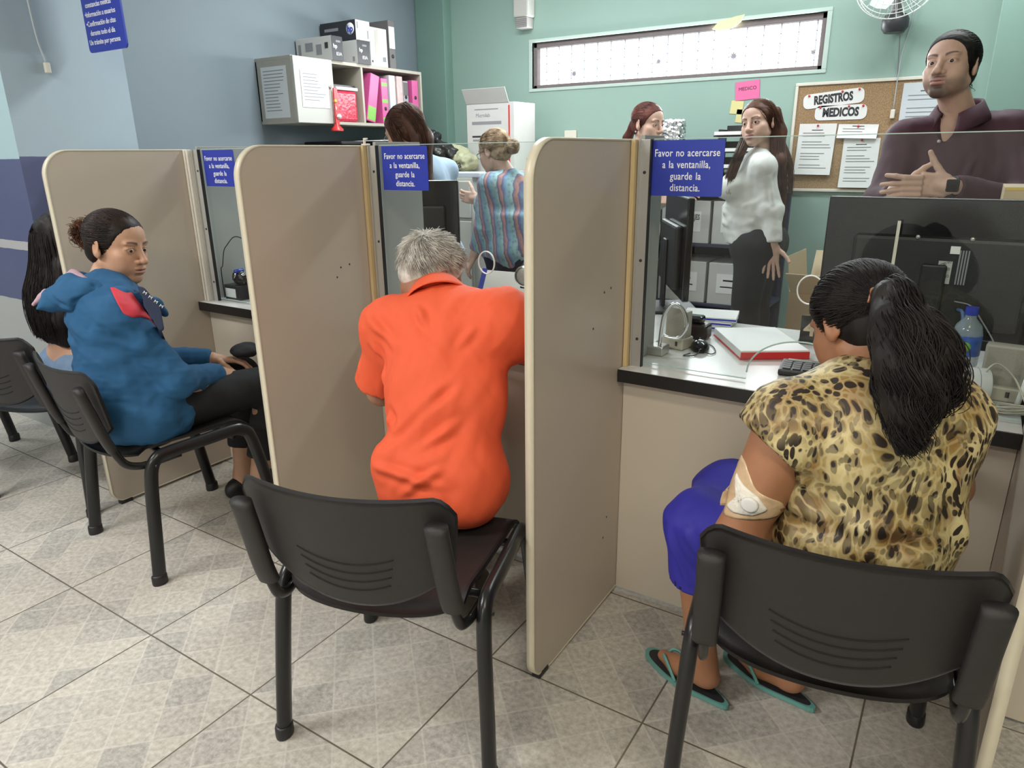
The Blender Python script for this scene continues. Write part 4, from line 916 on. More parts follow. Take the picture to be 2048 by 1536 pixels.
# printer below the cabinet with papers
t = thing('printer', 'black printer standing in the dark below the wall cabinet', 'printer', (-3.76, 3.85, 0))
lb('stand', -3.96, -3.55, 3.35, 4.40, 0, 1.12, M_BLACK, t); lb('body', -3.95, -3.56, 3.45, 4.35, 1.12, 1.40, M_BLACKG, t, .02); lb('lid', -3.94, -3.58, 3.50, 4.30, 1.40, 1.425, M_BLACK, t, .008)
for k in range(3):
    o = box('paper_sheet', -.11, .11, -.15, .15, 0, .002, M_PAPER, None, 0); o.location = (-3.62+.015*k, 3.86+.05*k, 1.4255+.0025*k); o.rotation_euler = (0, 0, .25-.2*k)
    tag(o, ['lowest loose sheet on the black printer', 'middle loose sheet on the black printer', 'top loose sheet on the black printer'][k], 'paper', 'sheets on the printer')
# ------------------------------------------------------------------ back counter: drawer unit, bags, boxes
t = thing('drawer_unit', 'cream drawer unit with chrome pull behind the glass in the middle', 'cabinet', (-2.77, 3.6, 0)); 
lb('body', -2.93, -2.62, 3.62, 3.95, .0, 1.195, M_CAB, t, .003)
for k, (z0, z1) in enumerate(((.955, 1.175), (.70, .935), (.44, .68), (.18, .42))):
    d = lb('drawer', -2.925, -2.625, 3.60, 3.62, z0, z1, M_CAB, t, .004)
    V, F = sweep(catmull([(-.045, -.0, (z0+z1)/2+.01), (-.043, -.028, (z0+z1)/2+.004), (-.02, -.034, (z0+z1)/2-.022), (.02, -.034, (z0+z1)/2-.022), (.043, -.028, (z0+z1)/2+.004), (.045, 0, (z0+z1)/2+.01)], 24), .005, sides=8); npmesh('pull', V, F, M_CHROME, d, origin=(0, 0, 0))
o = box('side_table', -.24, .33, -.14, .35, 1.165, 1.19, M_CABD, None, .002); 
t = thing('side_table', 'low beige side table under the bags and cartons', 'table', (-3.3, 4.25, 0)); o.parent = t; o.name = 'top'; lb('base', -3.5, -3.0, 4.14, 4.58, 0, 1.165, M_CABD, t)
t2 = thing('side_table', 'grey table carrying the tall white carton by the back wall', 'table', (-2.5, 4.45, 0)); lb('top', -2.96, -2.1, 4.15, 4.75, 1.165, 1.19, M_CABD, t2); lb('base', -2.9, -2.15, 4.2, 4.72, 0, 1.165, mat('table_dark', (.10, .10, .11), .6), t2)
def blob(name, label, cat, prims, m, loc, group=None, h=.008, rnd=.006, sc=(9, 9, 9), seed=1):
    t = thing(name, label, cat, loc, 0, group); V, F = sdf_mesh(prims, h, (), 1); V = folds(V, F, (), rnd, sc, seed); 
    return t, V, F
M_BAGC = mat('bag_cream', (.45, .44, .28), .45, noise=.2, nscale=9, bump=.5, bscale=30); M_BAGB = mat('bag_black', (.015, .015, .016), .35, noise=.3, bump=.6, bscale=25)
t = thing('plastic_bag', 'crumpled black and cream printed bag on the side table', 'bag', (-3.24, 4.2, 1.1905))
V, F = sdf_mesh([ell((-3.24, 4.21, 1.30), (.20, .09, .10), k=.03), rbox((-3.22, 4.21, 1.275), (.18, .085, .055), None, .03, .03)], .008); V = folds(V, F, (), .014, (9, 9, 11), 4); npmesh('bag', V-np.array(t.location), F, M_BAGC, t)
V, F = sdf_mesh([ell((-3.27, 4.15, 1.345), (.15, .09, .07), k=.03), ell((-3.40, 4.17, 1.44), (.10, .08, .06), k=.03), cap((-3.40, 4.15, 1.46), (-3.15, 4.12, 1.33), .03, .025)], .008); V = folds(V, F, (), .016, (11, 11, 13), 8); npmesh('black_print', V-np.array(t.location), F, M_BAGB, t)
text('lettering', 'especia', .07, M_INK, t, axM((.10, -.12, .065), (1, 0, .12), (-.1, 0, 1)), bold=.001)
o = box('document_tray', -.17, .17, -.11, .11, 0, .03, mat('tray_pale', (.55, .58, .66), .4), None, .006); o.location = (-2.74, 3.74, 1.1955); tag(o, 'pale blue flat tray on the drawer unit by the blonde woman', 'tray')
t = carton('supply_carton', 'tall white carton with raised flap and red stripe by the back wall', (-2.96, 4.47, 1.1905), .40, .28, .48, (M_BOXW, M_BOXW, M_BOXW), [('#', 'y', .16, .25, 0, M_RED, (.012, .42)), ('#', 'y', -.03, .44, 0, M_GINK, (.2, .006)), ('#', 'y', -.03, .35, 0, M_GINK, (.25, .02)), ('Microlab', 'y', -.06, .40, .035, M_GINK, {}), ('#', 'y', -.03, .26, 0, M_INK, (.25, .012)), ('#', 'y', -.03, .235, 0, M_GINK, (.24, .012)), ('#', 'x', .05, .1, 0, M_GINK, (.06, .02))])
bm = bmesh.new(); bx(bm, -.2, .16, -.004, 0, 0, .105, M=Matrix.Translation((0, -.14, .48))@Matrix.Rotation(.5, 4, 'X')); obj('flap', bm, M_BOXW, t)
# low white carton stack between the drawer unit and the blonde woman
carton('document_box', 'white document box with red lettering beside the drawer unit', (-2.50, 3.90, 0), .22, .2, .98, (M_BOXW, M_BOXW, M_BOXW), [('SERVICIO', 'y', 0, .93, .04, M_RED, {}), ('#', 'y', .0, .85, 0, M_GINK, (.2, .01))])
# dispenser and switch on the back wall
t = thing('soap_dispenser', 'cream wall dispenser with ribbed lower grille left of the window', 'dispenser', (-2.995, 4.9, 2.2))
lb('body', -3.06, -2.93, 4.80, 4.9, 2.275, 2.62, M_CAB, t, .012); lb('grille', -3.045, -2.945, 4.81, 4.9, 2.205, 2.275, mat('grille_grey', (.38, .36, .34), .6), t, .006)
for k in range(5): bm = bmesh.new(); bx(bm, -.048+.0, .048, -.093, -.0905, .012+k*.012, .016+k*.012); obj('rib', bm, M_GINK, t)
tube('cable', [(-.075, -.02, .6), (-.085, -.02, .3), (-.07, -.02, .12), (-.06, -.03, .08)], .004, mat('cable_black', (.02, .02, .02), .5), t)
o = box('wall_switch', -.05, .05, -.014, 0, -.03, .03, M_CREAM, None, .004); o.location = (-2.62, 4.899, 1.462); tag(o, 'small cream wall outlet seen just above the divider top', 'outlet')
# ------------------------------------------------------------------ cork board and notes
M_CORK = NT('cork'); n1 = M_CORK.noise(M_CORK.coord(), 180, 4); M_CORK.set(M_CORK.b.inputs['Base Color'], M_CORK.mix(M_CORK.ramp(n1, [(.35, (0, 0, 0)), (.65, (1, 1, 1))]), (.24, .145, .075), (.42, .28, .15))); M_CORK.set(M_CORK.b.inputs['Roughness'], .85); M_CORK = M_CORK.m
BX0, BX1, BZ0, BZ1 = -1.03, -.145, 1.10, 1.705
BT = thing('cork_board', 'cork notice board with white frame on the green back wall', 'notice board', ((BX0+BX1)/2, YB, 1.10)); L = BT.location
lb('cork', BX0, BX1, YB-.012, YB, BZ0, BZ1, M_CORK, BT, 0)
bm = bmesh.new()
for a in ((BX0-.018, BX1+.018, BZ1, BZ1+.018), (BX0-.018, BX1+.018, BZ0-.018, BZ0), (BX0-.018, BX0, BZ0, BZ1), (BX1, BX1+.018, BZ0, BZ1)): bx(bm, a[0]-L.x, a[1]-L.x, -.022, 0, a[2]-L.z, a[3]-L.z, .003)
obj('frame', bm, M_CREAM, BT)
def cardsign(s, loc, ang, w, label):
    t = thing('word_card', label, 'sign', loc, 0, 'word cards on the cork board'); t.rotation_euler = (0, -ang, 0)
    bm = bmesh.new(); prism(bm, [(a, 0, b) for a, b in rrect(-w/2, w/2, -.042, .042, .03, 5)], (0, -.003, 0)); obj('card', bm, M_PAPER, t)
    text('lettering', s, .066, M_INK, t, axM((0, -.0034, 0), (1, 0, 0), (0, 0, 1)), bold=.0032, sx=w*.9/(len(s)*.052))
    for q in (-.4, .15, .42): V, F = sweep([(q*w, -.003, .032), (q*w, -.010, .034)], .006, sides=10); npmesh('pin', V, F, M_RED, t, origin=(0, 0, 0))
cardsign('REGISTROS', (-.825, YB-.013, 1.625), math.radians(5), .34, 'white word card reading REGISTROS on the cork board')
cardsign('MEDICOS', (-.775, YB-.013, 1.545), 0, .29, 'white word card reading MEDICOS on the cork board')
def sheet(label, x0, x1, z0, z1, ang, lines, y=YB-.014, head=True, col=None, group='sheets on the cork board', band=None):
    t = thing('posted_sheet', label, 'paper', ((x0+x1)/2, y, z1), 0, group); t.rotation_euler = (0, -ang, 0); w = x1-x0; h = z1-z0
    N_ = 9; xx = np.linspace(-w/2, w/2, 3); zz = np.linspace(0, -h, N_); U, Z_ = np.meshgrid(xx, zz, indexing='ij'); Y_ = -.002-.020*(np.abs(Z_)/h)**2
    P = np.stack([U, Y_, Z_], -1); V = np.vstack([P.reshape(-1, 3), (P+[0, .0008, 0]).reshape(-1, 3)]); i, j = np.meshgrid(np.arange(2), np.arange(N_-1), indexing='ij'); a = i*N_+j; F1 = np.stack([a, a+1, a+N_+1, a+N_], -1).reshape(-1, 4)
    npmesh('sheet', V, np.vstack([F1, F1[:, ::-1]+3*N_]), col or M_PAPER, t, origin=(0, 0, 0))
    for k in range(lines):
        zc = -h*(.12+.8*k/lines); yc = -.0032-.020*(abs(zc)/h)**2; ww = w*(.3 if (k == 0 and head) else random.uniform(.5, .8)); bm = bmesh.new()
        if k % 4 == 3: continue
        x_ = -ww/2 if k == 0 else -w*.38; bx(bm, x_, x_+ww, yc-.0004, yc, zc-.0028, zc+.0012); obj('printed_line', bm, M_INK if k == 0 else M_GINK, t)
    V, F = sweep([(0, -.002, -.012), (0, -.012, -.010)], .006, sides=10); npmesh('pin', V, F, M_RED, t, origin=(0, 0, 0)); return t
sheet('left A4 sheet pinned below the word cards', -1.0, -.785, 1.185, 1.485, math.radians(-1), 14)
sheet('wide low slip pinned right of the left sheet', -.775, -.555, 1.395, 1.475, math.radians(-2), 4)
sheet('lower right A4 sheet pinned under the wide slip', -.735, -.535, 1.11, 1.395, math.radians(0), 14)
sheet('tall sheet at the right side of the board behind the man', -.455, -.20, 1.32, 1.69, math.radians(0), 13, col=mat('paper_bluish', (.58, .62, .66), .5))
o = box('sticky_note', -.075, .075, -.004, 0, -.055, .055, mat('note_pink', (.80, .16, .36), .6), None, 0); o.location = (-1.345, YB-.002, 1.70); o.rotation_euler = (0, -.07, 0)
t = thing('sticky_note', 'pink paper note with black writing above the white shirt woman', 'note', (-1.345, YB-.002, 1.70)); o.name = 'note'; o.parent = t; o.location = (0, 0, 0); text('lettering', 'MEDICO', .03, M_INK, t, axM((0, -.0045, .01), (1, 0, .07), (-.07, 0, 1)))
M_NY = mat('note_yellow', (.72, .66, .30), .6)
for k, (x, z) in enumerate(((-1.405, 1.60), (-1.365, 1.545))):
    o = box('sticky_note', -.04, .04, -.003, 0, -.04, .04, M_NY, None, 0); o.location = (x, YB-.001, z); o.rotation_euler = (0, .1, 0); tag(o, ['upper yellow sticky note below the pink note', 'lower yellow sticky note half behind the white shirt woman'][k], 'note')
t = thing('wall_plug', 'small cream plug hanging on its thin cord in front of the cork board', 'plug', (-.49, YB-.03, 1.52)); 
tube('cable', [(.0, 0, .03), (.002, 0, .3), (.03, .01, .5), (.035, .01, .65)], .003, mat('cable_grey', (.45, .5, .52)), t); box('plug', -.012, .012, -.01, .01, -.02, .03, M_CREAM, t, .004)
# wall fan
t = thing('wall_fan', 'white wall fan with round wire cage at the top right', 'fan', (-.53, 4.9, 2.14)); 
lb('bracket', -.565, -.495, 4.74, 4.9, 1.96, 2.03, M_DKGREY, t, .012)
M0 = Matrix.Translation((0, -.16, -.155)); lathe('base', [(0, -.045), (.05, -.045), (.068, -.02), (.068, .02), (.055, .045), (0, .05)], M_DKGREY, t, 24, M0)
MF = Matrix.Translation((.0, -.30, .035))@Matrix.Rotation(math.radians(72), 4, 'X')
V, F = sweep([(0, -.16, -.13), (0, -.20, .02), (0, -.24, .04)], .03, sides=12); npmesh('neck', V, F, mat('fan_grey', (.42, .42, .43), .4), t, origin=(0, 0, 0))
lathe('motor', [(0, -.10), (.05, -.10), (.065, -.05), (.06, 0), (0, .01)], mat('fan_grey', (.42, .42, .43), .4), t, 24, MF)
parts = []
Rc = np.array(MF.to_3x3()); Tc = np.array(MF.translation)
for rr, zz in ((.05, .085), (.10, .075), (.15, .045), (.185, .02), (.20, -.005), (.185, -.03), (.13, -.055), (.07, -.07)):
    a = np.linspace(0, 2*PI, 49)[:-1]; P = np.stack([rr*np.cos(a), rr*np.sin(a), np.full(48, zz)], 1)@Rc.T+Tc; parts.append(sweep(P, .0018, sides=5, closed=True, up=tuple(Rc[:, 2])))
for k in range(30):
    a = k*2*PI/30; prof = [(.03, .09), (.10, .075), (.17, .033), (.20, -.005), (.17, -.04), (.07, -.07)]; P = np.array([(r_*math.cos(a), r_*math.sin(a), z_) for r_, z_ in prof])@Rc.T+Tc; parts.append(sweep(catmull(P, 12), .0013, sides=4))
V, F = join(parts); npmesh('cage', V, F, M_WHITEP, t, origin=(0, 0, 0))
for k in range(3):
    a0 = k*2*PI/3; q = []
    for s_ in np.linspace(0, 1, 7):
        r_ = .03+.13*s_; q.append([((r_*math.cos(a0+d_*.55*(.4+.6*math.sin(s_*PI*.8+.3)))), (r_*math.sin(a0+d_*.55*(.4+.6*math.sin(s_*PI*.8+.3)))), .0+.02*d_) for d_ in (-1, 0, 1)])
    V = (np.array(q).reshape(-1, 3))@Rc.T+Tc; i, j = np.meshgrid(np.arange(6), np.arange(2), indexing='ij'); a_ = i*3+j; F = np.stack([a_, a_+1, a_+4, a_+3], -1).reshape(-1, 4); npmesh('blade', V, F, mat('blade_pale', (.5, .55, .6), .3), t, origin=(0, 0, 0))
tube('cable', [(.02, -.06, -.18), (.03, -.02, -.35), (.04, -.012, -.45)], .003, M_GINK, t)
# ------------------------------------------------------------------ shelf with archive boxes, trays, open carton
t = thing('shelf_unit', 'dark metal shelf unit with two rows of white archive boxes', 'shelf', (-1.5, 4.55, 0)); M_SH = mat('shelf_dark_blue', (.03, .035, .07), .5)
for z in (.42, .79, 1.10): lb('shelf_board', -2.05, -.98, 4.32, 4.78, z-.02, z, M_SH, t)
for x in (-2.05, -1.01):
    for y in (4.32, 4.75): lb('upright', x, x+.03, y, y+.03, 0, 1.10, M_SH, t)
lb('back_panel', -2.02, -1.01, 4.765, 4.775, .1, 1.08, M_SH, t, 0)
for r_, z in enumerate((.42, .79)):
    for k in range(3):
        x = -1.83+k*.325
        labs = [['white archive box on the lower shelf, far left', 'white archive box on the lower shelf, middle', 'white archive box on the lower shelf beside the dark trousers'], ['white archive box on the upper shelf, far left', 'white archive box lettered 2025 on the upper shelf', 'white archive box behind the white shirt, upper shelf']][r_][k]
        tx = [('#', 'y', 0, .13, 0, M_PAPER, (.2, .12))]
        if (r_, k) == (1, 1): tx += [('APRENDIZAJES', 'y', 0, .155, .045, M_INK, dict(sx=.62, bold=.001)), ('2025', 'y', .0, .105, .05, M_INK, dict(bold=.001))]
        elif (r_, k) == (1, 2): tx += [('CONTROL', 'y', -.02, .15, .032, M_INK, {})]
        else: tx += [('#', 'y', 0, .15, 0, M_GINK, (.12, .01)), ('#', 'y', 0, .11, 0, M_GINK, (.15, .008))]
        carton('archive_box', labs, (x, 4.50, z+.0005), .305, .34, .255, (M_BOXW, M_BOXW, M_BOXW), tx, group='archive boxes')
t = thing('letter_tray', 'black stacked letter trays full of paper behind the white shirt woman', 'tray', (-1.31, 4.6, 1.1))
for k in range(4):
    z = 1.13+k*.095; lb('tray', -1.41, -1.13, 4.47, 4.75, z, z+.008, M_BLACK, t); lb('tray_back', -1.41, -1.13, 4.74, 4.75, z, z+.07, M_BLACK, t)
    if k in (1, 2, 3): lb('paper_stack', -1.43+.01*k, -1.16, 4.45, 4.72, z+.0085, z+.028, M_PAPER, t, .001)
for x in (-1.415, -1.135): lb('side_post', x, x+.008, 4.58, 4.74, 1.1, 1.46, M_BLACK, t)
t = thing('foil_basket', 'shiny crumpled metallic decoration behind the redhead woman', 'ornament', (-1.72, 4.55, 1.1))
lb('stand', -1.80, -1.64, 4.48, 4.62, 1.1, 1.385, M_DKGREY, t)
V, F = sdf_mesh([rbox((-1.72, 4.55, 1.455), (.085, .06, .065), None, .01, .01), ell((-1.75, 4.5, 1.45), (.05, .03, .04), k=.01)], .006); V = folds(V, F, (), .010, (28, 28, 28), 2); npmesh('foil', V-np.array(t.location), F, mat('foil_silver', (.75, .78, .80), .12, metal=1., noise=.1, bump=1, bscale=60), t)
t = thing('cardboard_box', 'open brown cardboard box with flaps on the floor behind the monitor', 'box', (-.55, 4.18, 0), -.05)
bm = bmesh.new()
for a in ((-.22, .22, -.20, -.195, 0, .60), (-.22, .22, .195, .20, 0, .60), (-.22, -.215, -.195, .195, 0, .60), (.215, .22, -.195, .195, 0, .60), (-.215, .215, -.195, .195, 0, .01)): bx(bm, *a)
obj('carton', bm, M_CARD, t)
for M_, a in ((Matrix.Translation((0, -.20, .60))@Matrix.Rotation(math.radians(50), 4, 'X'), (-.21, .21, -.004, 0, 0, .19)), (Matrix.Translation((0, .20, .60))@Matrix.Rotation(math.radians(-25), 4, 'X'), (-.21, .21, 0, .004, 0, .19)), (Matrix.Translation((-.22, 0, .60))@Matrix.Rotation(math.radians(-8), 4, 'Y'), (-.004, 0, -.19, .19, 0, .19)), (Matrix.Translation((.22, 0, .60))@Matrix.Rotation(math.radians(35), 4, 'Y'), (0, .004, -.19, .19, 0, .19))):
    bm = bmesh.new(); bx(bm, *a, M=M_); obj('flap', bm, M_CARDL, t)
t = thing('cardboard_box', 'lower brown cardboard box in the shade below the open one', 'box', (.0, 4.15, 0), .1); bm = bmesh.new(); bx(bm, -.2, .2, -.18, .18, 0, .50, .003); obj('carton', bm, M_CARD, t)
t = carton('cardboard_box', 'small beige carton at the right frame edge behind the monitor', (.235, 2.72, 1.155), .34, .25, .065, (M_CARDL, M_CARDL, M_CARDL), [('#', 'y', 0, .06, 0, mat('tape_yellow', (.7, .5, .12), .3), (.33, .008))])
t = thing('document_cabinet', 'dark office cabinet carrying the small beige carton at the right', 'cabinet', (.25, 2.72, 0)); lb('body', .075, .6, 2.58, 2.9, 0, 1.154, M_DKGREY, t)
# ------------------------------------------------------------------ counter-top things, nearest booth
def monitor(label, loc, rz, w, h, zc, stickers=False, lean=0):
    t = thing('monitor', label, 'monitor', loc, rz); lo = zc-h/2-loc[2]; hi = zc+h/2-loc[2]
    bm = bmesh.new(); bx(bm, -w/2, w/2, -.012, .012, lo, hi, .005); obj('screen_shell', bm, M_BLACKG, t)
    bm = bmesh.new(); bx(bm, -w*.36, w*.36, -.038, -.012, lo+.03, hi-.10, .010); obj('rear_housing', bm, M_BLACK, t)
    bm = bmesh.new(); bx(bm, -w/2+.012, w/2-.012, .0122, .013, lo+.015, hi-.012); obj('display', bm, mat('display_grey', (.03, .03, .035), .2), t)
    bm = bmesh.new(); bx(bm, -.03, .03, -.05, -.036, .012, lo+.20, .006); obj('stand_neck', bm, M_BLACK, t); bm = bmesh.new(); bx(bm, -.11, .11, -.12, .08, 0, .012, .005); obj('stand_base', bm, M_BLACK, t)
    return t
m3 = monitor('large black monitor seen from behind in the leopard shirt woman booth', (-.065, 2.24, .7505), math.radians(-2), .58, .37, 1.02)
def deco(p, name, x0, x1, z0, z1, m, y=-.0385): bm = bmesh.new(); bx(bm, x0, x1, y-.0008, y, z0-.7505, z1-.7505); return obj(name, bm, m, p)
deco(m3, 'pale_strip', -.104, -.096, 1.02, 1.145, M_CREAM); deco(m3, 'white_label', .030, .052, 1.065, 1.085, M_PAPER); q = deco(m3, 'void_label', .008, .040, .985, 1.045, mat('label_grey', (.45, .45, .43), .5))  # narrow pale strip and small labels on the rear housing
for k in range(3): text('lettering', 'VOID VO', .010, M_INK, m3, axM((.024, -.0397, .250+k*.019), (1, 0, .5), (-.5, 0, 1)), sx=.7)
for k in range(4): deco(m3, 'barcode_label', .052+k*.0065, .0555+k*.0065, .985, 1.075, M_GINK)
for x, z in ((.075, 1.105), (-.05, 1.105)): V, F = sweep([(x, -.038, z-.7505), (x, -.040, z-.7505)], .0055, sides=12); npmesh('vesa_screw', V, F, M_STEEL, m3, origin=(0, 0, 0))
tube('blue_cable', [(.072, -.045, .17), (.085, -.075, .165), (.092, -.085, .10), (.080, -.09, .02), (.07, -.10, .004)], .0045, mat('cable_blue', (.10, .17, .34), .4), m3); tube('thin_cable', [(.06, -.04, .19), (.10, -.06, .185), (.13, -.07, .15), (.17, -.08, .09), (.20, -.09, .01)], .0018, M_GINK, m3)
# side monitor and chair seen at the left of the pane
m4 = monitor('black side monitor seen at an angle behind the glass post', (-.93, 2.60, .7505), math.radians(-60), .46, .36, 1.0)
t = thing('office_chair', 'black office chair with rounded back behind the nearest glass', 'chair', (-1.22, 3.12, 0), 2.4)
V, F = sdf_mesh([rbox((0, .2, .82), (.21, .035, .26), None, .03, .02)], .012); npmesh('backrest', V, F, M_BLACK, t, origin=(0, 0, 0)); V, F = sdf_mesh([rbox((0, 0, .48), (.23, .22, .04), None, .035, .02)], .012); npmesh('seat', V, F, M_BLACK, t, origin=(0, 0, 0))
tube('column', [(0, 0, .08), (0, 0, .45)], .025, M_BLACK, t, n=3); tube('back_stem', [(0, .18, .47), (0, .25, .5), (0, .235, .7)], .02, M_BLACK, t)
for k in range(5): a = k*2*PI/5; tube('base_leg', [(0, 0, .09), (.25*math.cos(a), .25*math.sin(a), .06), (.28*math.cos(a), .28*math.sin(a), .03)], .018, M_BLACK, t)
# gooseneck microphone with intercom box
def gooseneck(label, loc, pts, head=False):
    t = thing('gooseneck_microphone', label, 'microphone', loc); bm = bmesh.new(); bx(bm, -.028, .022, -.03, .03, 0, .028, .004); obj('base', bm, M_STEEL, t)
    tube('gooseneck', pts, .0055, M_CHROME, t, n=60, sides=10)
    return t
gooseneck('chrome gooseneck microphone curling in a loop on the nearest counter', (-.735, 1.955, .7505), [(0, 0, .02), (.004, 0, .08), (.012, 0, .125), (.035, .01, .155), (.062, .02, .135), (.072, .025, .09), (.055, .022, .055), (.03, .015, .05), (.008, .01, .055)])
def intercom(label, loc, rz=0, w=.085, h=.10):
    t = thing('intercom_speaker', label, 'intercom', loc, rz); bm = bmesh.new(); bx(bm, -w/2, w/2, -.02, .02, .032, .032+h, .004); obj('speaker_box', bm, mat('intercom_grey', (.36, .34, .29), .5, noise=.1), t)
    bm = bmesh.new(); bx(bm, -w/2-.003, w/2+.003, -.035, .03, 0, .036, .005); obj('base', bm, M_BEIGEP, t)
    bm = bmesh.new(); bx(bm, w*.18, w*.28, -.0362, -.035, .012, .026); obj('switch', bm, M_INK, t); bm = bmesh.new(); bx(bm, -w/2+.006, w/2-.006, -.0208, -.02, .038, .126); obj('speaker_cloth', bm, mat('speaker_cloth', (.30, .28, .24), .8, noise=.2, nscale=300), t); return t
intercom('small grey intercom speaker left on the nearest counter by the post', (-.715, 2.06, .7505), -.2, .07, .085)
intercom('beige intercom speaker at the right end of the nearest counter', (.120, 2.0, .7505), -.1, .085, .10)
t = thing('rubber_stamp', 'brown wooden handled stamp beside the gooseneck microphone', 'stamp', (-.735, 2.11, .7505)); lathe('handle', [(0, .012), (.024, .012), (.024, .018), (.013, .03), (.010, .05), (.016, .075), (.019, .085), (.015, .10), (0, .103)], mat('wood_brown', (.25, .09, .03), .25, noise=.3, nscale=30), t, 20); box('stamp_base', -.026, .026, -.016, .016, 0, .012, M_BLACK, t)
t = thing('rubber_stamp', 'dark self inking stamp box behind the wooden stamp', 'stamp', (-.71, 2.20, .7505)); box('body', -.05, .05, -.03, .03, 0, .05, mat('brown_black', (.03, .02, .018), .3), t, .008); box('cap', -.03, .03, -.022, .022, .05, .075, M_BLACKG, t, .008)
t = thing('computer_mouse', 'glossy black mouse with its cord on the nearest counter', 'mouse', (-.645, 2.065, .7505), .35)
V, F = sdf_mesh([ell((0, 0, .006), (.028, .048, .026), k=.005), rbox((0, 0, -.02), (.05, .07, .02), None, .001, .001, 's')], .0025); npmesh('shell', V, F, M_BLACKG, t, origin=(0, 0, 0)); bm = bmesh.new(); bx(bm, -.0015, .0015, .015, .042, .0235, .0265); obj('wheel', bm, M_STEEL, t)
tube('cord', [(0, -.045, .008), (-.02, -.085, .003), (-.05, -.09, .003), (-.03, -.06, .003)], .0016, M_BLACK, t); tube('cord', [(.008, -.045, .006), (.03, -.06, .003), (.045, -.03, .003), (.04, .03, .003), (.02, .07, .003)], .0016, M_BLACK, t)
t = thing('paper_ream', 'thick open pad of white paper with red spine on the nearest counter', 'paper', (-.50, 2.19, .7505), .56)
box('page_block', -.10, .10, -.145, .145, .003, .026, M_PAPER, t, .002); box('red_spine', -.10, .10, -.149, -.1452, .001, .022, M_RED, t, .001); box('cover', -.102, .102, -.147, .147, 0, .003, M_RED, t, 0)
t = thing('calculator', 'black desk calculator with wide keys on the nearest counter', 'calculator', (-.30, 1.97, .7505), .1); box('body', -.085, .085, -.05, .07, 0, .018, M_BLACK, t, .005)
for a in range(6):
    for b in range(4): box('key', -.075+a*.0255, -.054+a*.0255, -.042+b*.02, -.027+b*.02, .018, .022, M_DKGREY, t, .002)
box('display', -.07, .07, .045, .062, .018, .021, mat('lcd', (.25, .27, .24), .2), t, .001)
t = thing('number_stand', 'small black stand with cream number four on the nearest counter', 'sign', (-.377, 2.31, .7505), .1); box('plate', -.027, .027, -.003, .003, .004, .088, M_BLACKG, t, .002); box('foot', -.03, .03, -.02, .025, 0, .006, M_BLACK, t, .001)
text('lettering', '4', .068, mat('cream_number', (.72, .58, .42), .4), t, axM((0, -.0036, .045), (1, 0, 0), (0, 0, 1)), bold=.0015)
for k in range(3):
    t = thing('notebook', ['lowest blue striped notebook on the far side of the counter', 'middle blue striped notebook on the far side of the counter', 'top blue striped notebook on the far side of the counter'][k], 'notebook', (-.735+.008*k, 2.40, .7505+.0145*k), .1*k, 'notebooks'); box('pages', -.09, .09, -.07, .07, 0, .013, M_PAPER, t, .001); box('blue_stripe', -.09, .09, -.0708, -.07, .003, .009, M_SIGN, t, 0)
t = thing('tape_roll', 'large white roll of labels on the right of the nearest counter', 'roll', (.045, 1.925, .7505), .25)
Mr = Matrix.Translation((0, 0, .042))@Matrix.Rotation(PI/2, 4, 'Y'); lathe('roll', [(.016, -.048), (.040, -.048), (.042, -.045), (.042, .045), (.040, .048), (.016, .048), (.016, -.048)], M_PAPER, t, 40, Mr)
for xx in (-.03, -.012, .006, .024): a = np.linspace(0, 2*PI, 41)[:-1]; V, F = sweep(np.stack([np.full(40, xx), .0422*np.cos(a), .042+.0422*np.sin(a)], 1), .0007, sides=4, closed=True, up=(1, 0, 0)); npmesh('label_line', V, F, M_GINK, t, origin=(0, 0, 0))
t = thing('cable_coil', 'coiled pale clear cable on the right of the nearest counter', 'cable', (.150, 1.880, .7505))
parts = []
for k in range(9):
    a = np.linspace(0, 2*PI, 41)[:-1]; r_ = .016+.0024*k; P = np.stack([(r_+.010)*np.cos(a)-.002*k, r_*.75*np.sin(a)+.003*math.sin(k), .006+.004*(k % 3)+.010*np.maximum(0, np.sin(a+k*.3))*(k/9)], 1); parts.append(sweep(P, .0022, sides=6, closed=True))
V, F = join(parts); npmesh('coil', V, F, mat('cable_clear', (.50, .47, .40), .25, noise=.2), t, origin=(0, 0, 0)); tube('tail', [(-.04, .01, .006), (-.07, .03, .06), (-.05, .05, .10), (-.01, .06, .07), (.02, .03, .02)], .0022, mat('cable_clear', (.5, .47, .4)), t)
t = thing('water_bottle', 'clear water bottle with blue and white label below the monitor', 'bottle', (.035, 2.055, .7505)); g = NT('bottle_plastic'); g.set(g.b.inputs['Base Color'], (.42, .50, .56)); g.set(g.b.inputs['Roughness'], .08); g.set(g.b.inputs['Alpha'], .45)
lathe('body', [(0, 0), (.03, 0), (.033, .005), (.033, .05), (.030, .055), (.033, .06), (.033, .14), (.028, .16), (.013, .178), (.013, .19), (0, .19)], g.m, t, 24); lathe('label', [(.0335, .085), (.0337, .086), (.0337, .135), (.0335, .136)], mat('label_blue', (.05, .12, .42), .3, noise=.8, nscale=40), t, 24); lathe('cap', [(0, .205), (.014, .205), (.015, .19), (.015, .186), (0, .186)], M_SIGN, t, 16)
V, F = sweep([(.0, -.034, .11), (0, -.0345, .11)], .012, sides=14); npmesh('label_sun', V, F, M_GRN, t, origin=(0, 0, 0))
t = thing('marker_pen', 'red capped pen at the right frame edge beside the intercom', 'pen', (.155, 1.93, .7505)); tube('barrel', [(0, 0, 0), (.012, .005, .09)], .006, M_PAPER, t, n=3); tube('cap', [(.012, .005, .09), (.016, .0065, .125)], .007, M_RED, t, n=3)
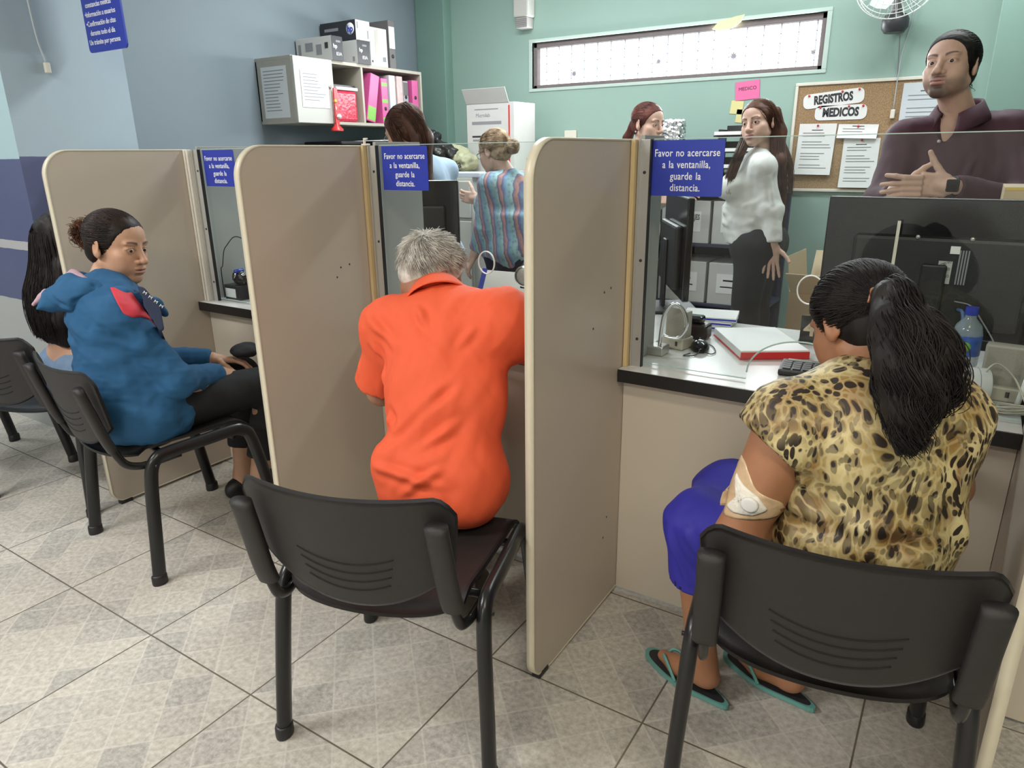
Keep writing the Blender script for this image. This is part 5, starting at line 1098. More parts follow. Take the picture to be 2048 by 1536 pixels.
# ------------------------------------------------------------------ counter-top things, middle booth
m2 = monitor('black monitor behind the glass beside the grey haired man', (-2.0, 2.33, .7505), math.radians(28), .40, .40, 1.03)
t = thing('clipboard', 'white folder with purple mark standing behind the glass of the middle booth', 'folder', (-1.33, 2.02, .7505), .05)
bm = bmesh.new(); bx(bm, -.13, .13, -.004, 0, 0, .20, .002, M=Matrix.Rotation(math.radians(-28), 4, 'X')); obj('board', bm, M_PAPER, t); bm = bmesh.new(); bx(bm, -.055, -.015, -.0048, -.004, .055, .105, M=Matrix.Rotation(math.radians(-28), 4, 'X')); obj('purple_mark', bm, M_PURPLE, t); bm = bmesh.new(); bx(bm, -.15, -.131, -.004, 0, .0, .205, M=Matrix.Rotation(math.radians(-28), 4, 'X')); obj('blue_edge', bm, M_SIGN, t); bm = bmesh.new(); bx(bm, -.01, .01, .1, .112, 0, .15, .002); obj('prop', bm, M_PAPER, t)
t = thing('gooseneck_microphone', 'round silver microphone head on black stand beside the divider edge', 'microphone', (-1.205, 1.97, .7505)); box('base', -.03, .03, -.03, .03, 0, .02, M_BLACK, t, .004); tube('stem', [(0, 0, .02), (.0, .01, .10), (-.0, .004, .16)], .005, M_CHROME, t)
Mr = Matrix.Translation((-.012, -.004, .195))@Matrix.Rotation(PI/2, 4, 'X'); lathe('head', [(0, .010), (.022, .010), (.030, .006), (.033, -.002), (.030, -.010), (0, -.012)], mat('mesh_silver', (.42, .40, .38), .45, metal=.5, noise=.3, nscale=300), t, 32, Mr); lathe('rim', [(.030, .011), (.035, .009), (.036, -.004), (.032, -.010)], M_CHROME, t, 32, Mr); box('head_plate', -.04, .02, .008, .016, .15, .20, M_BLACK, t, .003)
t = thing('notebook_stack', 'worn olive ledger lying left on the middle booth counter', 'book', (-1.66, 1.99, .7505), .1); box('cover', -.06, .06, -.1, .1, 0, .045, mat('olive', (.10, .10, .06), .6, noise=.4, nscale=12), t, .004); box('pages', -.055, .061, -.101, .09, .006, .038, mat('page_old', (.25, .23, .16), .7), t, .001)
o = box('paper_sheet', -.055, .055, -.07, .07, 0, .004, M_PAPER, None, 0); o.location = (-1.65, 2.0, .797); o.rotation_euler = (0, 0, .5); tag(o, 'crumpled white slip on the olive ledger', 'paper')
# ------------------------------------------------------------------ counter-top things, booth beside the hoodie woman
t = thing('card_box', 'black box with white label on the counter left of the hoodie booth', 'box', (-2.615, 1.885, .7505), -.05); box('body', -.052, .052, -.04, .04, 0, .062, M_BLACK, t, .003); bm = bmesh.new(); bx(bm, -.042, .030, -.0412, -.040, .010, .048); obj('label', bm, M_PAPER, t)
t = thing('bag_clip_pile', 'small shiny black pouch on the black box', 'pouch', (-2.61, 1.885, .8125)); V, F = sdf_mesh([ell((0, 0, .03), (.032, .02, .032)), ell((.02, 0, .02), (.025, .018, .022))], .004); V = folds(V, F, (), .004, (50, 50, 50), 3); npmesh('pouch', V, F, M_BLACKG, t, origin=(0, 0, 0)); V, F = sweep([(-.004, -.021, .02), (.012, -.022, .05)], .004, sides=8); npmesh('clasp', V, F, M_CHROME, t, origin=(0, 0, 0)); V, F = sweep([(.006, -.020, .056), (.007, .02, .058)], .009, sides=10); npmesh('blue_ball', V, F, M_SIGN, t, origin=(0, 0, 0))
t = thing('tape_dispenser', 'orange disc dispenser on white stand behind the hoodie booth glass', 'dispenser', (-2.53, 1.93, .7505)); box('stand', -.028, .028, -.03, .03, 0, .095, mat('stand_blue_grey', (.32, .36, .46), .5), t, .003); Mr = Matrix.Translation((-.004, 0, .122))@Matrix.Rotation(PI/2, 4, 'X'); lathe('disc', [(0, .02), (.036, .02), (.042, .012), (.042, -.012), (.036, -.02), (0, -.02)], M_ORANGE, t, 28, Mr); bm = bmesh.new(); bx(bm, -.012, .024, -.0215, -.020, .102, .142); obj('label', bm, M_PAPER, t); box('knob', -.008, .008, -.008, .008, .163, .178, M_BLACK, t, .003); bm = bmesh.new(); bx(bm, 0, .006, -.0308, -.03, .05, .075); obj('mark', bm, M_INK, t)
t = thing('glue_bottle', 'tall slim green and teal bottle behind the hoodie booth glass', 'bottle', (-2.545, 2.03, .7505)); lathe('body', [(0, 0), (.018, 0), (.020, .01), (.020, .22), (.012, .24), (.010, .29), (.004, .31), (0, .31)], mat('teal_green_label', (.10, .36, .28), .4, noise=.9, nscale=14), t, 16)
t = thing('desk_cable', 'thin black cable looping up behind the hoodie booth glass', 'cable', (-2.675, 1.85, .7505)); tube('cable', [(.0, 0, .004), (-.0, .0, .12), (.0, .01, .14), (.008, .02, .20), (.02, .03, .225), (.06, .04, .26), (.10, .05, .255), (.13, .06, .22)], .0022, M_BLACK, t, n=60)
# ================================================================== people
M_ORANGES = mat('polo_orange', (.78, .105, .035), .75, noise=.04, nscale=5, bump=.12, bscale=500)
M_HOOD = mat('hoodie_blue', (.012, .085, .20), .85, noise=.10, nscale=6, bump=.2, bscale=600); M_HOODIN = mat('hood_lining_pink', (.42, .28, .33), .8, noise=.35, nscale=40)
M_PATCH = mat('red_panel', (.55, .03, .05), .7, noise=.05); M_NAVY = mat('navy_panel', (.010, .018, .05), .8); M_BLKC = mat('black_cloth', (.009, .009, .011), .85, noise=.2, nscale=12, bump=.15, bscale=500)
M_JEAN = mat('denim', (.16, .24, .36), .8, noise=.25, nscale=30, bump=.3, bscale=500); M_BURG = mat('shirt_burgundy', (.060, .018, .034), .7, noise=.12, nscale=30); M_SHIRTW = mat('blouse_white', (.68, .69, .66), .75, noise=.03)
M_SKIRT = mat('skirt_royal_blue', (.022, .018, .30), .65, noise=.12, nscale=4); M_FLIP = mat('rubber_aqua', (.13, .34, .31), .6, noise=.15); M_SOLE = mat('sole_dark', (.02, .02, .025), .6); M_LBLUE = mat('shirt_light_blue', (.38, .50, .66), .7, noise=.06)
def leopard():
    g = NT('leopard_print'); co = g.coord(); w = g.noise(co, 7, 3, 'Color'); cv = g.n('VectorMath', {0: co, 1: g.n('VectorMath', {0: w, 1: (.5, .5, .5)}, operation='SUBTRACT').outputs[0]}, operation='ADD')
    wv = g.n('VectorMath', {0: g.n('VectorMath', {0: w, 1: (.5, .5, .5)}, operation='SUBTRACT').outputs[0], 3: .12}, operation='SCALE').outputs[0]
    p = g.n('VectorMath', {0: co, 1: wv}, operation='ADD').outputs[0]
    mp = g.n('Mapping', {'Vector': p, 'Rotation': (.2, .5, .3), 'Scale': (1.35, 1.35, .62)}).outputs[0]
    big = g.noise(co, 5.5, 2); size = g.n('MapRange', {0: big, 1: .38, 2: .62, 3: 0., 4: 1.}).outputs[0]
    v1 = g.n('TexVoronoi', {'Vector': mp, 'Scale': 40., 'Randomness': .85}, feature='F1').outputs['Distance']; v2 = g.n('TexVoronoi', {'Vector': mp, 'Scale': 62., 'Randomness': .85}, feature='F1').outputs['Distance']
    r1 = g.ramp(v1, [(.42, (1, 1, 1)), (.48, (0, 0, 0))]); r2 = g.ramp(v2, [(.42, (1, 1, 1)), (.50, (0, 0, 0))])
    e1 = g.n('TexVoronoi', {'Vector': mp, 'Scale': 40., 'Randomness': .85}, feature='DISTANCE_TO_EDGE').outputs['Distance']
    spots = g.mix(size, r2, r1); rim = g.ramp(e1, [(.05, (1, 1, 1)), (.12, (0, 0, 0))])
    base = g.mix(g.ramp(g.noise(co, 11, 3), [(.4, (0, 0, 0)), (.62, (1, 1, 1))]), (.60, .50, .25), (.26, .17, .04)); base = g.mix(g.math('MULTIPLY', g.ramp(g.noise(co, 16, 2), [(.5, (0, 0, 0)), (.7, (1, 1, 1))]), .8), base, (.24, .11, .03))
    c = g.mix(g.math('MULTIPLY', rim, .22), base, (.78, .70, .45)); c = g.mix(spots, c, g.mix(g.noise(co, 30, 2), (.008, .006, .005), (.03, .014, .006)))
    g.set(g.b.inputs['Base Color'], c); g.set(g.b.inputs['Roughness'], .55); g.bump(g.noise(co, 20, 4), .2, .004); return g.m
M_LEO = leopard()
def plaid():
    g = NT('striped_blouse'); co = g.coord(); x = g.n('SeparateXYZ', {0: co}); wob = g.math('MULTIPLY', g.noise(co, 20, 2), .02)
    s = g.math('FRACT', g.math('DIVIDE', g.math('ADD', g.math('ADD', x.outputs[0], g.math('MULTIPLY', x.outputs[2], .15)), g.math('ADD', wob, 5.)), .060)); v = g.n('TexVoronoi', {'Vector': co, 'Scale': 45.}).outputs['Distance']
    c = g.ramp(s, [(.0, (.20, .34, .37)), (.28, (.34, .48, .47)), (.34, (.10, .12, .22)), (.45, (.40, .20, .18)), (.58, (.46, .26, .22)), (.64, (.12, .12, .26)), (.8, (.20, .30, .42)), (1., (.2, .42, .45))])
    c = g.mix(g.ramp(v, [(.2, (.55, .55, .55)), (.5, (0, 0, 0))]), c, (.16, .16, .28)); g.set(g.b.inputs['Base Color'], c); g.set(g.b.inputs['Roughness'], .8); return g.m
M_PLAID = plaid()
A = np.array
def person(label, loc): return thing('person', label, 'person', loc)
# ---- man in the orange polo ------------------------------------------------
pm = person('grey haired man in orange polo leaning forward over the middle counter', (-1.0, 1.2, 0))
yaw = math.radians(12); R = euler(yaw-.48, -.58, .10)
J = dict(P=(-1.035, 1.27, .55), B=(-1.075, 1.345, .69), C=(-1.14, 1.435, .835), N=(-1.200, 1.49, .942), H=(-1.298, 1.580, 1.003), R=R, hs=.95,
         shL=(-1.318, 1.425, .880), elL=(-1.395, 1.44, .665), wrL=(-1.345, 1.63, .80), shR=(-.985, 1.475, .918), elR=(-.885, 1.66, .80), wrR=(-1.07, 1.745, .785),
         hipL=(-1.11, 1.27, .53), hipR=(-.975, 1.28, .53), knL=(-1.34, 1.63, .46), knR=(-1.20, 1.65, .44), anL=(-1.25, 1.62, .10), anR=(-1.13, 1.46, .105), toeL=(-1.29, 1.70, .03), toeR=(-1.16, 1.56, .03))
Z = dict(pw=.140, bw=.142, cw=.155, pd=.105, bd=.098, cd=.11, arm=.98, leg=.86, butt=0)
hands = [dict(w=J['wrL'], d=(.6, .55, .05), t=(.5, -.6, .1), pn=(0, 0, -1)), dict(w=J['wrR'], d=(-.75, .25, .03), t=(-.2, -.7, .2), pn=(0, 0, -1), curls=[(.4, .5, .3)]*4)]
body(pm, J, Z, SK_OLD, hands, h=.007, hf=.003, male=True, tint=dict(brow=(.4, .38, .34), liner=.2))
T = [infl(q, .014) for q in torso_prims(J, Z)]
T += [rbox((-1.045, 1.27, .545), (.160, .105, .10), euler(yaw), .085, .06), ell((-1.15, 1.23, .585), (.060, .065, .045), euler(yaw), .05), ell((-.955, 1.28, .53), (.070, .09, .07), euler(yaw), .05), SEATCUT(-1.0, 1.25, .5, .452), ell((-1.09, 1.36, .755), (.155, .10, .17), basis(right=(.95, .3, .1), up=(-.3, .55, .75)), .06),
      ell((-1.21, 1.43, .855), (.12, .085, .10), euler(yaw), .05), ell((-1.05, 1.45, .880), (.11, .085, .08), euler(yaw), .05)]
T += [fcap(J['shL'], (-1.388, 1.434, .690), .072, .076, .05), ell(J['shL'], (.075, .075, .08), None, .05), fcap((-1.383, 1.433, .71), (-1.390, 1.434, .655), .066, .066, .004, 's'),
      fcap(J['shR'], (-.895, 1.64, .81), .074, .080, .05), ell(J['shR'], (.082, .08, .08), None, .05)]
garment('polo_shirt', pm, T, M_ORANGES, .0055, .0045, (7, 7, 4), [
    ((-1.13, 1.16, .56), (-.92, 1.26, .76), .013, .011), ((-1.16, 1.18, .60), (-.98, 1.28, .82), .013, -.009), ((-1.08, 1.12, .53), (-.88, 1.20, .70), .012, .010), ((-1.20, 1.22, .66), (-1.06, 1.28, .80), .013, .009), ((-1.0, 1.10, .50), (-.86, 1.18, .62), .012, .008),
    ((-1.17, 1.36, .955), (-1.08, 1.34, .86), .012, .011), ((-1.32, 1.34, .85), (-1.20, 1.30, .70), .013, .010), ((-1.0, 1.37, .92), (-1.06, 1.33, .82), .012, .009), ((-1.41, 1.37, .84), (-1.41, 1.36, .74), .010, .009), ((-1.35, 1.36, .92), (-1.22, 1.31, .86), .013, .009),
    ((-.95, 1.44, .88), (-1.0, 1.36, .76), .012, .009), ((-1.18, 1.14, .60), (-.88, 1.15, .585), .013, .009), ((-1.22, 1.20, .76), (-1.10, 1.24, .66), .013, -.008)], seed=4)
# collar standing round the neck
n0 = A(J['N']); ax_ = nrm(A(J['H'])-n0+A((0, 0, .06))); Bc = basis(right=(.96, .24, .1), up=ax_)
def ring(rr, z, a0, a1, n=34, sag=0, off=(0, 0, 0)):
    a = np.linspace(a0, a1, n); return n0+A(off)+(np.stack([rr[0]*np.sin(a), -rr[1]*np.cos(a), z+sag*np.abs(a)**2], 1))@Bc.T
def band(name, parent, loops, m, th=.003):
    """closed strip skin through several polylines of equal length"""
    L = np.stack(loops, 1); n, k, _ = L.shape; V = L.reshape(-1, 3); i, j = np.meshgrid(np.arange(n-1), np.arange(k-1), indexing='ij'); a = i*k+j; F = np.stack([a, a+1, a+k+1, a+k], -1).reshape(-1, 4)
    o = npmesh(name, V-A(parent.location), F, m, parent); md = o.modifiers.new('s', 'SOLIDIFY'); md.thickness = th; md.offset = 0
    me = bpy.data.meshes.new_from_object(o.evaluated_get(bpy.context.evaluated_depsgraph_get())); o.modifiers.clear(); o.data = me; return o
band('collar', pm, [ring((.070, .066), .012, -2.3, 2.3, sag=-.004), ring((.066, .062), .050, -2.3, 2.3, sag=-.006), ring((.070, .067), .054, -2.3, 2.3, sag=-.006), ring((.083, .082), .034, -2.3, 2.3, sag=-.008), ring((.097, .098), .004, -2.3, 2.3, sag=-.006), ring((.099, .100), -.002, -2.3, 2.3, sag=-.006)], M_ORANGES, .003)
TR = limb_prims(J, Z)[8:]
leg = [infl(q, .012) for q in limb_prims(J, Z) if q['t'] == 'cap']
def trouser_prims(J, Z, inc=.014, hemz=None, top=True):
    out = []; l = Z.get('leg', 1.)
    for s_ in 'LR':
        hp, kn, an = (A(J[k+s_]) for k in ('hip', 'kn', 'an')); end = an if hemz is None else kn+(an-kn)*hemz
        out += [cap(hp, kn, .083*l+inc, .056*l+inc, .05), fcap(kn, end, .056*l+inc, .040*l+inc*1.4, .03), ell(kn, (.058*l+inc,)*3, None, .03)]
    if top:
        for q in torso_prims(J, Z): 
            if q['t'] == 'ell' and q['c'][2] < A(J['P'])[2]+.03: out.append(infl(q, inc*.6))
    return out
garment('trousers', pm, trouser_prims(J, Z), mat('trousers_dark_grey', (.035, .034, .038), .8), .009, .004)
def shoe(name, parent, an, to, m, w=.047):
    an = A(an); to = A(to); f = nrm(A([to[0]-an[0], to[1]-an[1], 0])); b = A([an[0], an[1], 0]); R_ = basis(fwd=f, up=(0, 0, 1))
    heel = b-f*.035; toe = A([to[0], to[1], 0])+f*.02
    pr = [ell(heel+A([0, 0, .045]), (w*.8, .055, .045), R_, .03), ell((heel+toe)/2+A([0, 0, .04]), (w*.85, .10, .036), R_, .03), ell(toe-f*.03+A([0, 0, .032]), (w, .07, .030), R_, .03), rbox((heel+toe)/2+A([0, 0, -.05]), (.2, .3, .052), R_, .001, .002, 's')]
    V, F = sdf_mesh(pr, .005); npmesh(name, V-A(parent.location), F, m, parent)
for s_ in 'LR': shoe('shoe', pm, J['an'+s_], J['toe'+s_], mat('shoe_brown_grey', (.09, .075, .065), .5))
# grey hair: swirl around a crown
H = A(J['H']); haircap('hair_cap', pm, H, R, .95, HR_GREY, .004, .07, -.075)
whorl = nrm(A([.01, -.62, .60])); rr = np.random.default_rng(3); Pn = []
d = rr.normal(size=(15000, 3)); d /= np.linalg.norm(d, axis=1)[:, None]
keep = (d[:, 2] > -.62-.0*d[:, 1]) & ~((d[:, 1] > .30) & (d[:, 2] < .42)) & ~((np.abs(d[:, 0]) > .74) & (d[:, 2] < .02) & (d[:, 1] > -.50)); d = d[keep][:9500]
away = d-whorl*(d@whorl)[:, None]; away /= np.linalg.norm(away, axis=1)[:, None]+1e-9; tang = away-d*(away*d).sum(1)[:, None]; tang /= np.linalg.norm(tang, axis=1)[:, None]+1e-9
sw = np.cross(d, tang); tang = tang+.55*sw; tang += rr.normal(0, .20, tang.shape); Ln = rr.uniform(.020, .036, len(d))[:, None, None]
t_ = np.linspace(0, 1, 5)[None, :, None]; rad = A([.079, .098, .084]); base = d*rad+A([0, -.014, .031])
base[:, 1] = np.where(d[:, 2] < -.1, np.minimum(base[:, 1], base[:, 1]), base[:, 1])
Ps = base[:, None]+Ln*(t_*(tang*.93)[:, None]+(t_*.50-t_**2*.32)*d[:, None]); Ps = H+Ps@R.T*.95
V, F = strands(Ps, .0011, .0004); npmesh('grey_hair', V-A(pm.location), F, HR_GREY, pm)
# ---- young woman in the blue hoodie ------------------------------------------
pg = person('young woman in blue hoodie with curly bun, seated and looking right', (-2.28, 1.2, 0))
R = euler(math.radians(-70), math.radians(-9), math.radians(-4)); HG = A((-2.378, 1.268, 1.055))
J = dict(P=(-2.285, 1.185, .535), B=(-2.30, 1.18, .68), C=(-2.345, 1.185, .80), N=(-2.392, 1.215, .95), H=HG, R=R,
         shL=(-2.49, 1.28, .86), elL=(-2.50, 1.38, .62), wrL=(-2.36, 1.54, .60), shR=(-2.220, 1.150, .855), elR=(-2.105, 1.235, .640), wrR=(-2.205, 1.455, .592),
         hipL=(-2.37, 1.21, .525), hipR=(-2.20, 1.205, .525), knL=(-2.37, 1.66, .505), knR=(-2.175, 1.655, .505), anL=(-2.36, 1.60, .10), anR=(-2.195, 1.545, .105), toeL=(-2.36, 1.70, .03), toeR=(-2.19, 1.645, .03))
Z = dict(pw=.165, bw=.135, cw=.145, pd=.12, bd=.105, cd=.105, arm=.92, leg=.95, neck=.88)
hands = [dict(w=J['wrR'], d=(-.02, .9, -.28), t=(-.8, .1, .1), pn=(0, 0, -1), curls=[(.3, .45, .3)]*4, thumb=(.85, .4, .2), s=.88), dict(w=J['wrL'], d=(.55, .6, -.1), t=(.5, -.5, .1), pn=(0, 0, -1), s=.88)]
body(pg, J, Z, SK_TAN, hands, h=.007, hf=.0019, tint=dict(lip=(.40, .17, .13), brow=(.03, .017, .012), smile=-.001, cheek=(.55, .27, .19)))
eyes(pg, HG, R, 1., (.22, 1, -.22))
T = [infl(q, .022) for q in torso_prims(J, Z)]+[ell((-2.285, 1.175, .50), (.175, .135, .12), None, .05), ell((-2.28, 1.15, .62), (.14, .13, .12), None, .06), ell((-2.20, 1.20, .51), (.10, .13, .08), None, .05), SEATCUT(-2.28, 1.15, .3, .452)]
for s_ in 'LR':
    sh, el, wr = A(J['sh'+s_]), A(J['el'+s_]), A(J['wr'+s_]); T += [cap(sh, el, .062, .053, .018), fcap(el, wr-nrm(wr-el)*.005, .054, .036, .02), ell(el, (.053,)*3, None, .02)]
T += [cap(HG+R@A([0, -.02, -.10]), A(J['N'])+A([0, 0, .09]), .052, .05, .01, 's')]
T2 = T[:-1]
garment('hoodie', pg, T2, M_HOOD, .006, .0065, (6, 6, 9), [((-2.27, 1.10, .78), (-2.14, 1.15, .66), .015, .010), ((-2.36, 1.06, .70), (-2.15, 1.13, .60), .015, .010), ((-2.38, 1.06, .78), (-2.22, 1.08, .74), .014, .009), ((-2.30, 1.04, .62), (-2.12, 1.13, .54), .016, .011), ((-2.12, 1.22, .70), (-2.17, 1.30, .60), .010, .008), ((-2.12, 1.30, .62), (-2.14, 1.36, .56), .009, .008), ((-2.13, 1.14, .60), (-2.10, 1.25, .50), .014, .010), ((-2.16, 1.15, .84), (-2.12, 1.18, .72), .012, -.008)], seed=9)
# the hood lying on the back, and the collar roll round the neck
hd = [cap((-2.47, 1.27, .925), (-2.465, 1.17, .945), .022, .026, .03), cap((-2.465, 1.17, .945), (-2.39, 1.115, .952), .026, .028, .03), cap((-2.39, 1.115, .952), (-2.30, 1.115, .945), .028, .026, .03), cap((-2.30, 1.115, .945), (-2.235, 1.18, .918), .026, .022, .03), cap((-2.235, 1.18, .918), (-2.215, 1.27, .875), .022, .018, .03), cap((-2.215, 1.27, .875), (-2.25, 1.32, .83), .018, .012, .03),
      ell((-2.395, 1.105, .918), (.088, .060, .052), basis(fwd=(-.35, -.85, -.35), up=(0, 0, 1)), .03), ell((-2.420, 1.060, .903), (.050, .040, .036), basis(fwd=(-.35, -.85, -.45), up=(0, 0, 1)), .02), cap((-2.36, 1.10, .92), (-2.335, 1.075, .895), .030, .015, .03), cap((-2.425, 1.06, .905), (-2.415, 1.005, .888), .026, .005, .02)]
garment('hood', pg, hd, M_HOOD, .005, .003, (9, 9, 9), [((-2.42, 1.05, .94), (-2.33, 1.05, .90), .009, -.010), ((-2.40, 1.04, .92), (-2.31, 1.07, .88), .008, .007), ((-2.40, 1.09, .965), (-2.25, 1.12, .955), .008, -.009), ((-2.38, 1.08, .955), (-2.25, 1.16, .935), .007, .006), ((-2.36, 1.05, .90), (-2.28, 1.09, .92), .008, -.008)], seed=2)
li = [cap((-2.455, 1.165, .966), (-2.40, 1.125, .972), .017, .018, .02), cap((-2.40, 1.125, .972), (-2.33, 1.13, .968), .018, .012, .02), cap((-2.445, 1.055, .922), (-2.428, 1.004, .902), .018, .008, .01)]
garment('hood_lining', pg, li, M_HOODIN, .004, .003, (14, 14, 14), seed=5)
# raglan colour panel on the near shoulder
hoodie_obj = [c for c in pg.children if c.name.startswith('hoodie')][0]
pn = (.62, -.55, .56); pc_ = (-2.190, 1.178, .900)
decal('red_shoulder_panel', pg, M_PATCH, hoodie_obj, pc_, pn, [(-.055, .050), (-.005, .052), (.045, -.040), (.010, -.062), (-.012, -.052)], .0022)
decal('navy_front_panel', pg, M_NAVY, hoodie_obj, pc_, pn, [(.000, .060), (.040, .050), (.085, -.02), (.095, -.10), (.075, -.11), (.050, -.040)], .0020)
for k in range(4): text('lettering', 'M', .013, M_PAPER, pg, axM(A((-2.153, 1.203, .930))-A(pg.location)+A((.009*k+.006, .010*k+.002, -.015*k)), (.55, .55, -.6), (.3, .5, .75)), sx=1.2)
garment('leggings', pg, trouser_prims(J, Z, .013, .72), M_BLKC, .007, .003, (6, 6, 4), seed=3)
for s_ in 'LR': shoe('flat_shoe', pg, A(J['an'+s_])-A([0, 0, .03]), J['toe'+s_], M_BLACK, .040)
haircap('hair_cap', pg, HG, R, 1., HR_DKBROWN, .004, .060, -.062)
rr = np.random.default_rng(11); sc1 = scalphair(HG, R, 1., (0, -.98, -.06), 2800, .060, -.055, .0045, 5, .10, .010, 4); sc2 = sc1[:0]
bun = HG+R@A([0, -.122, .022]); cur = []
for k in range(520):
    a = rr.normal(size=3); a /= np.linalg.norm(a); c0 = bun+R@(a*A([.034, .036, .044])*rr.uniform(.5, 1)); tt = np.linspace(0, 1, 14)[:, None]; b_ = nrm(rr.normal(size=3)); c_ = nrm(np.cross(a, b_)); r_ = rr.uniform(.004, .009); turns = rr.uniform(1, 2.2)*6.28
    cur.append(c0+(R@a)*tt*rr.uniform(.004, .022)+r_*(np.cos(tt*turns)*b_+np.sin(tt*turns)*c_))
hairmesh('hair', pg, [sc1], HR_DKBROWN, .0011, .0006); hairmesh('curly_bun', pg, [np.array(cur)], HR_CURL, .0011, .0005)
V, F = sdf_mesh([ell(bun, (.028, .036, .038), R, .01)], .005); V = folds(V, F, (), .004, (40, 40, 40), 3); npmesh('bun_core', V-A(pg.location), F, HR_CURL, pg)
o = blob('handbag', 'small black handbag resting on the lap of the woman in blue hoodie', 'bag', [ell((-2.27, 1.625, .630), (.06, .055, .022), None, .02), ell((-2.25, 1.60, .633), (.05, .04, .02), None, .02)], M_BLKC, (-2.27, 1.62, .59)); npmesh('bag', o[1]-A(o[0].location), o[2], M_BLKC, o[0])
# ---- woman in the leopard shirt --------------------------------------------------
pl = person('woman in leopard print shirt with long black wavy ponytail at the nearest window', (-.09, 1.37, 0))
R = euler(math.radians(50), math.radians(-30), math.radians(3)); HL = A((-.152, 1.445, 1.016)); sl_ = .93
J = dict(P=(-.095, 1.39, .54), B=(-.090, 1.36, .68), C=(-.095, 1.36, .80), N=(-.100, 1.375, .930), H=HL, R=R, hs=.93,
         shL=(-.215, 1.255, .875), elL=(-.275, 1.20, .640), wrL=(-.225, 1.44, .66), shR=(.005, 1.405, .875), elR=(.040, 1.51, .70), wrR=(-.07, 1.64, .74),
         hipL=(-.16, 1.32, .53), hipR=(-.10, 1.48, .53), knL=(-.425, 1.43, .520), knR=(-.40, 1.62, .525), anL=(-.405, 1.50, .105), anR=(-.22, 1.605, .10), toeL=(-.50, 1.535, .03), toeR=(-.315, 1.64, .03))
Z = dict(pw=.160, bw=.155, cw=.150, pd=.15, bd=.14, cd=.125, arm=1.08, leg=1.02, bust=1)
hands = [dict(w=J['wrL'], d=(.2, .9, .0), t=(.8, -.2, .2), pn=(0, 0, -1), s=.9), dict(w=J['wrR'], d=(-.9, .2, 0), t=(0, .9, .1), pn=(0, 0, -1), s=.92)]
body(pl, J, Z, SK_BROWN, hands, h=.006, hf=.0026, tint=dict())
T = [infl(q, .014) for q in torso_prims(J, Z)]+[ell((-.095, 1.345, .66), (.165, .150, .12), euler(.5), .06), ell((-.10, 1.36, .52), (.165, .16, .10), euler(.6), .05), ell((-.095, 1.33, .82), (.160, .120, .13), euler(.5), .05), ell((-.105, 1.335, .89), (.120, .08, .06), euler(.5), .04)]
T += [fcap(J['shL'], A(J['shL'])+A([-.028, -.020, -.045]), .068, .074, .03), ell(J['shL'], (.066, .066, .062), None, .03), fcap(J['shR'], A(J['shR'])+A([.012, .04, -.07]), .070, .074, .04), ell(J['shR'], (.070,)*3, None, .04), cap(A(J['shL'])+A([-.03, -.015, -.055]), A(J['elL']), .056, .050, .012, 's'), SEATCUT(-.08, 1.36, .4, .452)]
shirt_l = garment('leopard_shirt', pl, T, M_LEO, .006, .0045, (5, 5, 5), [((-.21, 1.19, .70), (.03, 1.22, .70), .018, -.012), ((-.22, 1.22, .62), (.06, 1.24, .59), .018, -.012), ((-.16, 1.18, .78), (-.08, 1.18, .72), .014, .010), ((-.20, 1.22, .80), (-.12, 1.20, .74), .012, .009), ((.05, 1.28, .80), (.08, 1.33, .66), .016, .010)], seed=7)
sk = [cap(J['hipL'], A(J['knL'])+A([.005, 0, .0]), .105, .074, .05), cap(J['hipR'], J['knR'], .108, .080, .06), ell(J['P'], (.185, .165, .09), euler(.8), .05), fcap(A(J['knL'])+A([.01, 0, .02]), A(J['knL'])+A([.02, .01, -.150]), .078, .076, .03), fcap(A(J['knR'])+A([0, 0, .02]), A(J['knR'])+A([.02, .0, -.15]), .084, .080, .05), rbox((-.40, 1.53, .48), (.06, .09, .09), None, .03, .05), fcap(A(J['knL'])+A([.018, .01, -.13]), A(J['knL'])+A([.02, .01, -.19]), .069, .068, .004, 's')]
garment('skirt', pl, sk, M_SKIRT, .007, .003, (6, 6, 3), [((-.47, 1.36, .52), (-.41, 1.37, .40), .012, .010), ((-.42, 1.34, .54), (-.36, 1.36, .46), .012, .008), ((-.53, 1.40, .50), (-.51, 1.42, .38), .010, .008)], seed=5)
# bandage pad taped on the upper arm
bo = [c for c in pl.children if c.name.startswith('body')][0]
ctr = A(J['shL'])*.40+A(J['elL'])*.60+A([-.005, -.040, 0]); bn = (-.10, -1., .12)
M_TAPE = mat('clear_tape', (.62, .44, .27), .22, noise=.25, nscale=40, bump=.6, bscale=60, coat=.4); M_GAUZE = mat('gauze', (.78, .74, .66), .8, noise=.1, nscale=60, bump=.5, bscale=80)
decal('bandage_tape', pl, M_TAPE, bo, ctr, bn, [(-.040, .070), (-.020, .066), (.012, .022), (.050, .006), (.052, -.026), (.012, -.034), (-.050, -.046), (-.055, -.02)], .0012, th=.001, wob=.0004)
decal('gauze_pad', pl, M_GAUZE, bo, ctr, bn, [(-.034, .040), (-.014, .026), (.016, .012), (.032, -.010), (.012, -.024), (-.026, -.030), (-.042, -.026), (-.022, .0)], .0030, th=.004, wob=.0008)
decal('cotton_ball', pl, mat('cotton', (.72, .72, .70), .7), bo, ctr+A([.004, 0, -.004]), bn, [(.013*math.cos(a), .012*math.sin(a)) for a in np.linspace(0, 6.28, 12)[:-1]], .0085, th=.005)
cw = ctr+A([-.004, -.004, .0]); 
rr = np.random.default_rng(21)
haircap('hair_cap', pl, HL, R, sl_, HR_BLACK, .007, .058, -.050)
clip = A((-.107, 1.338, 1.084)); gd = R.T@(clip-(HL+R@(A([0, -.013, .033])*sl_)))
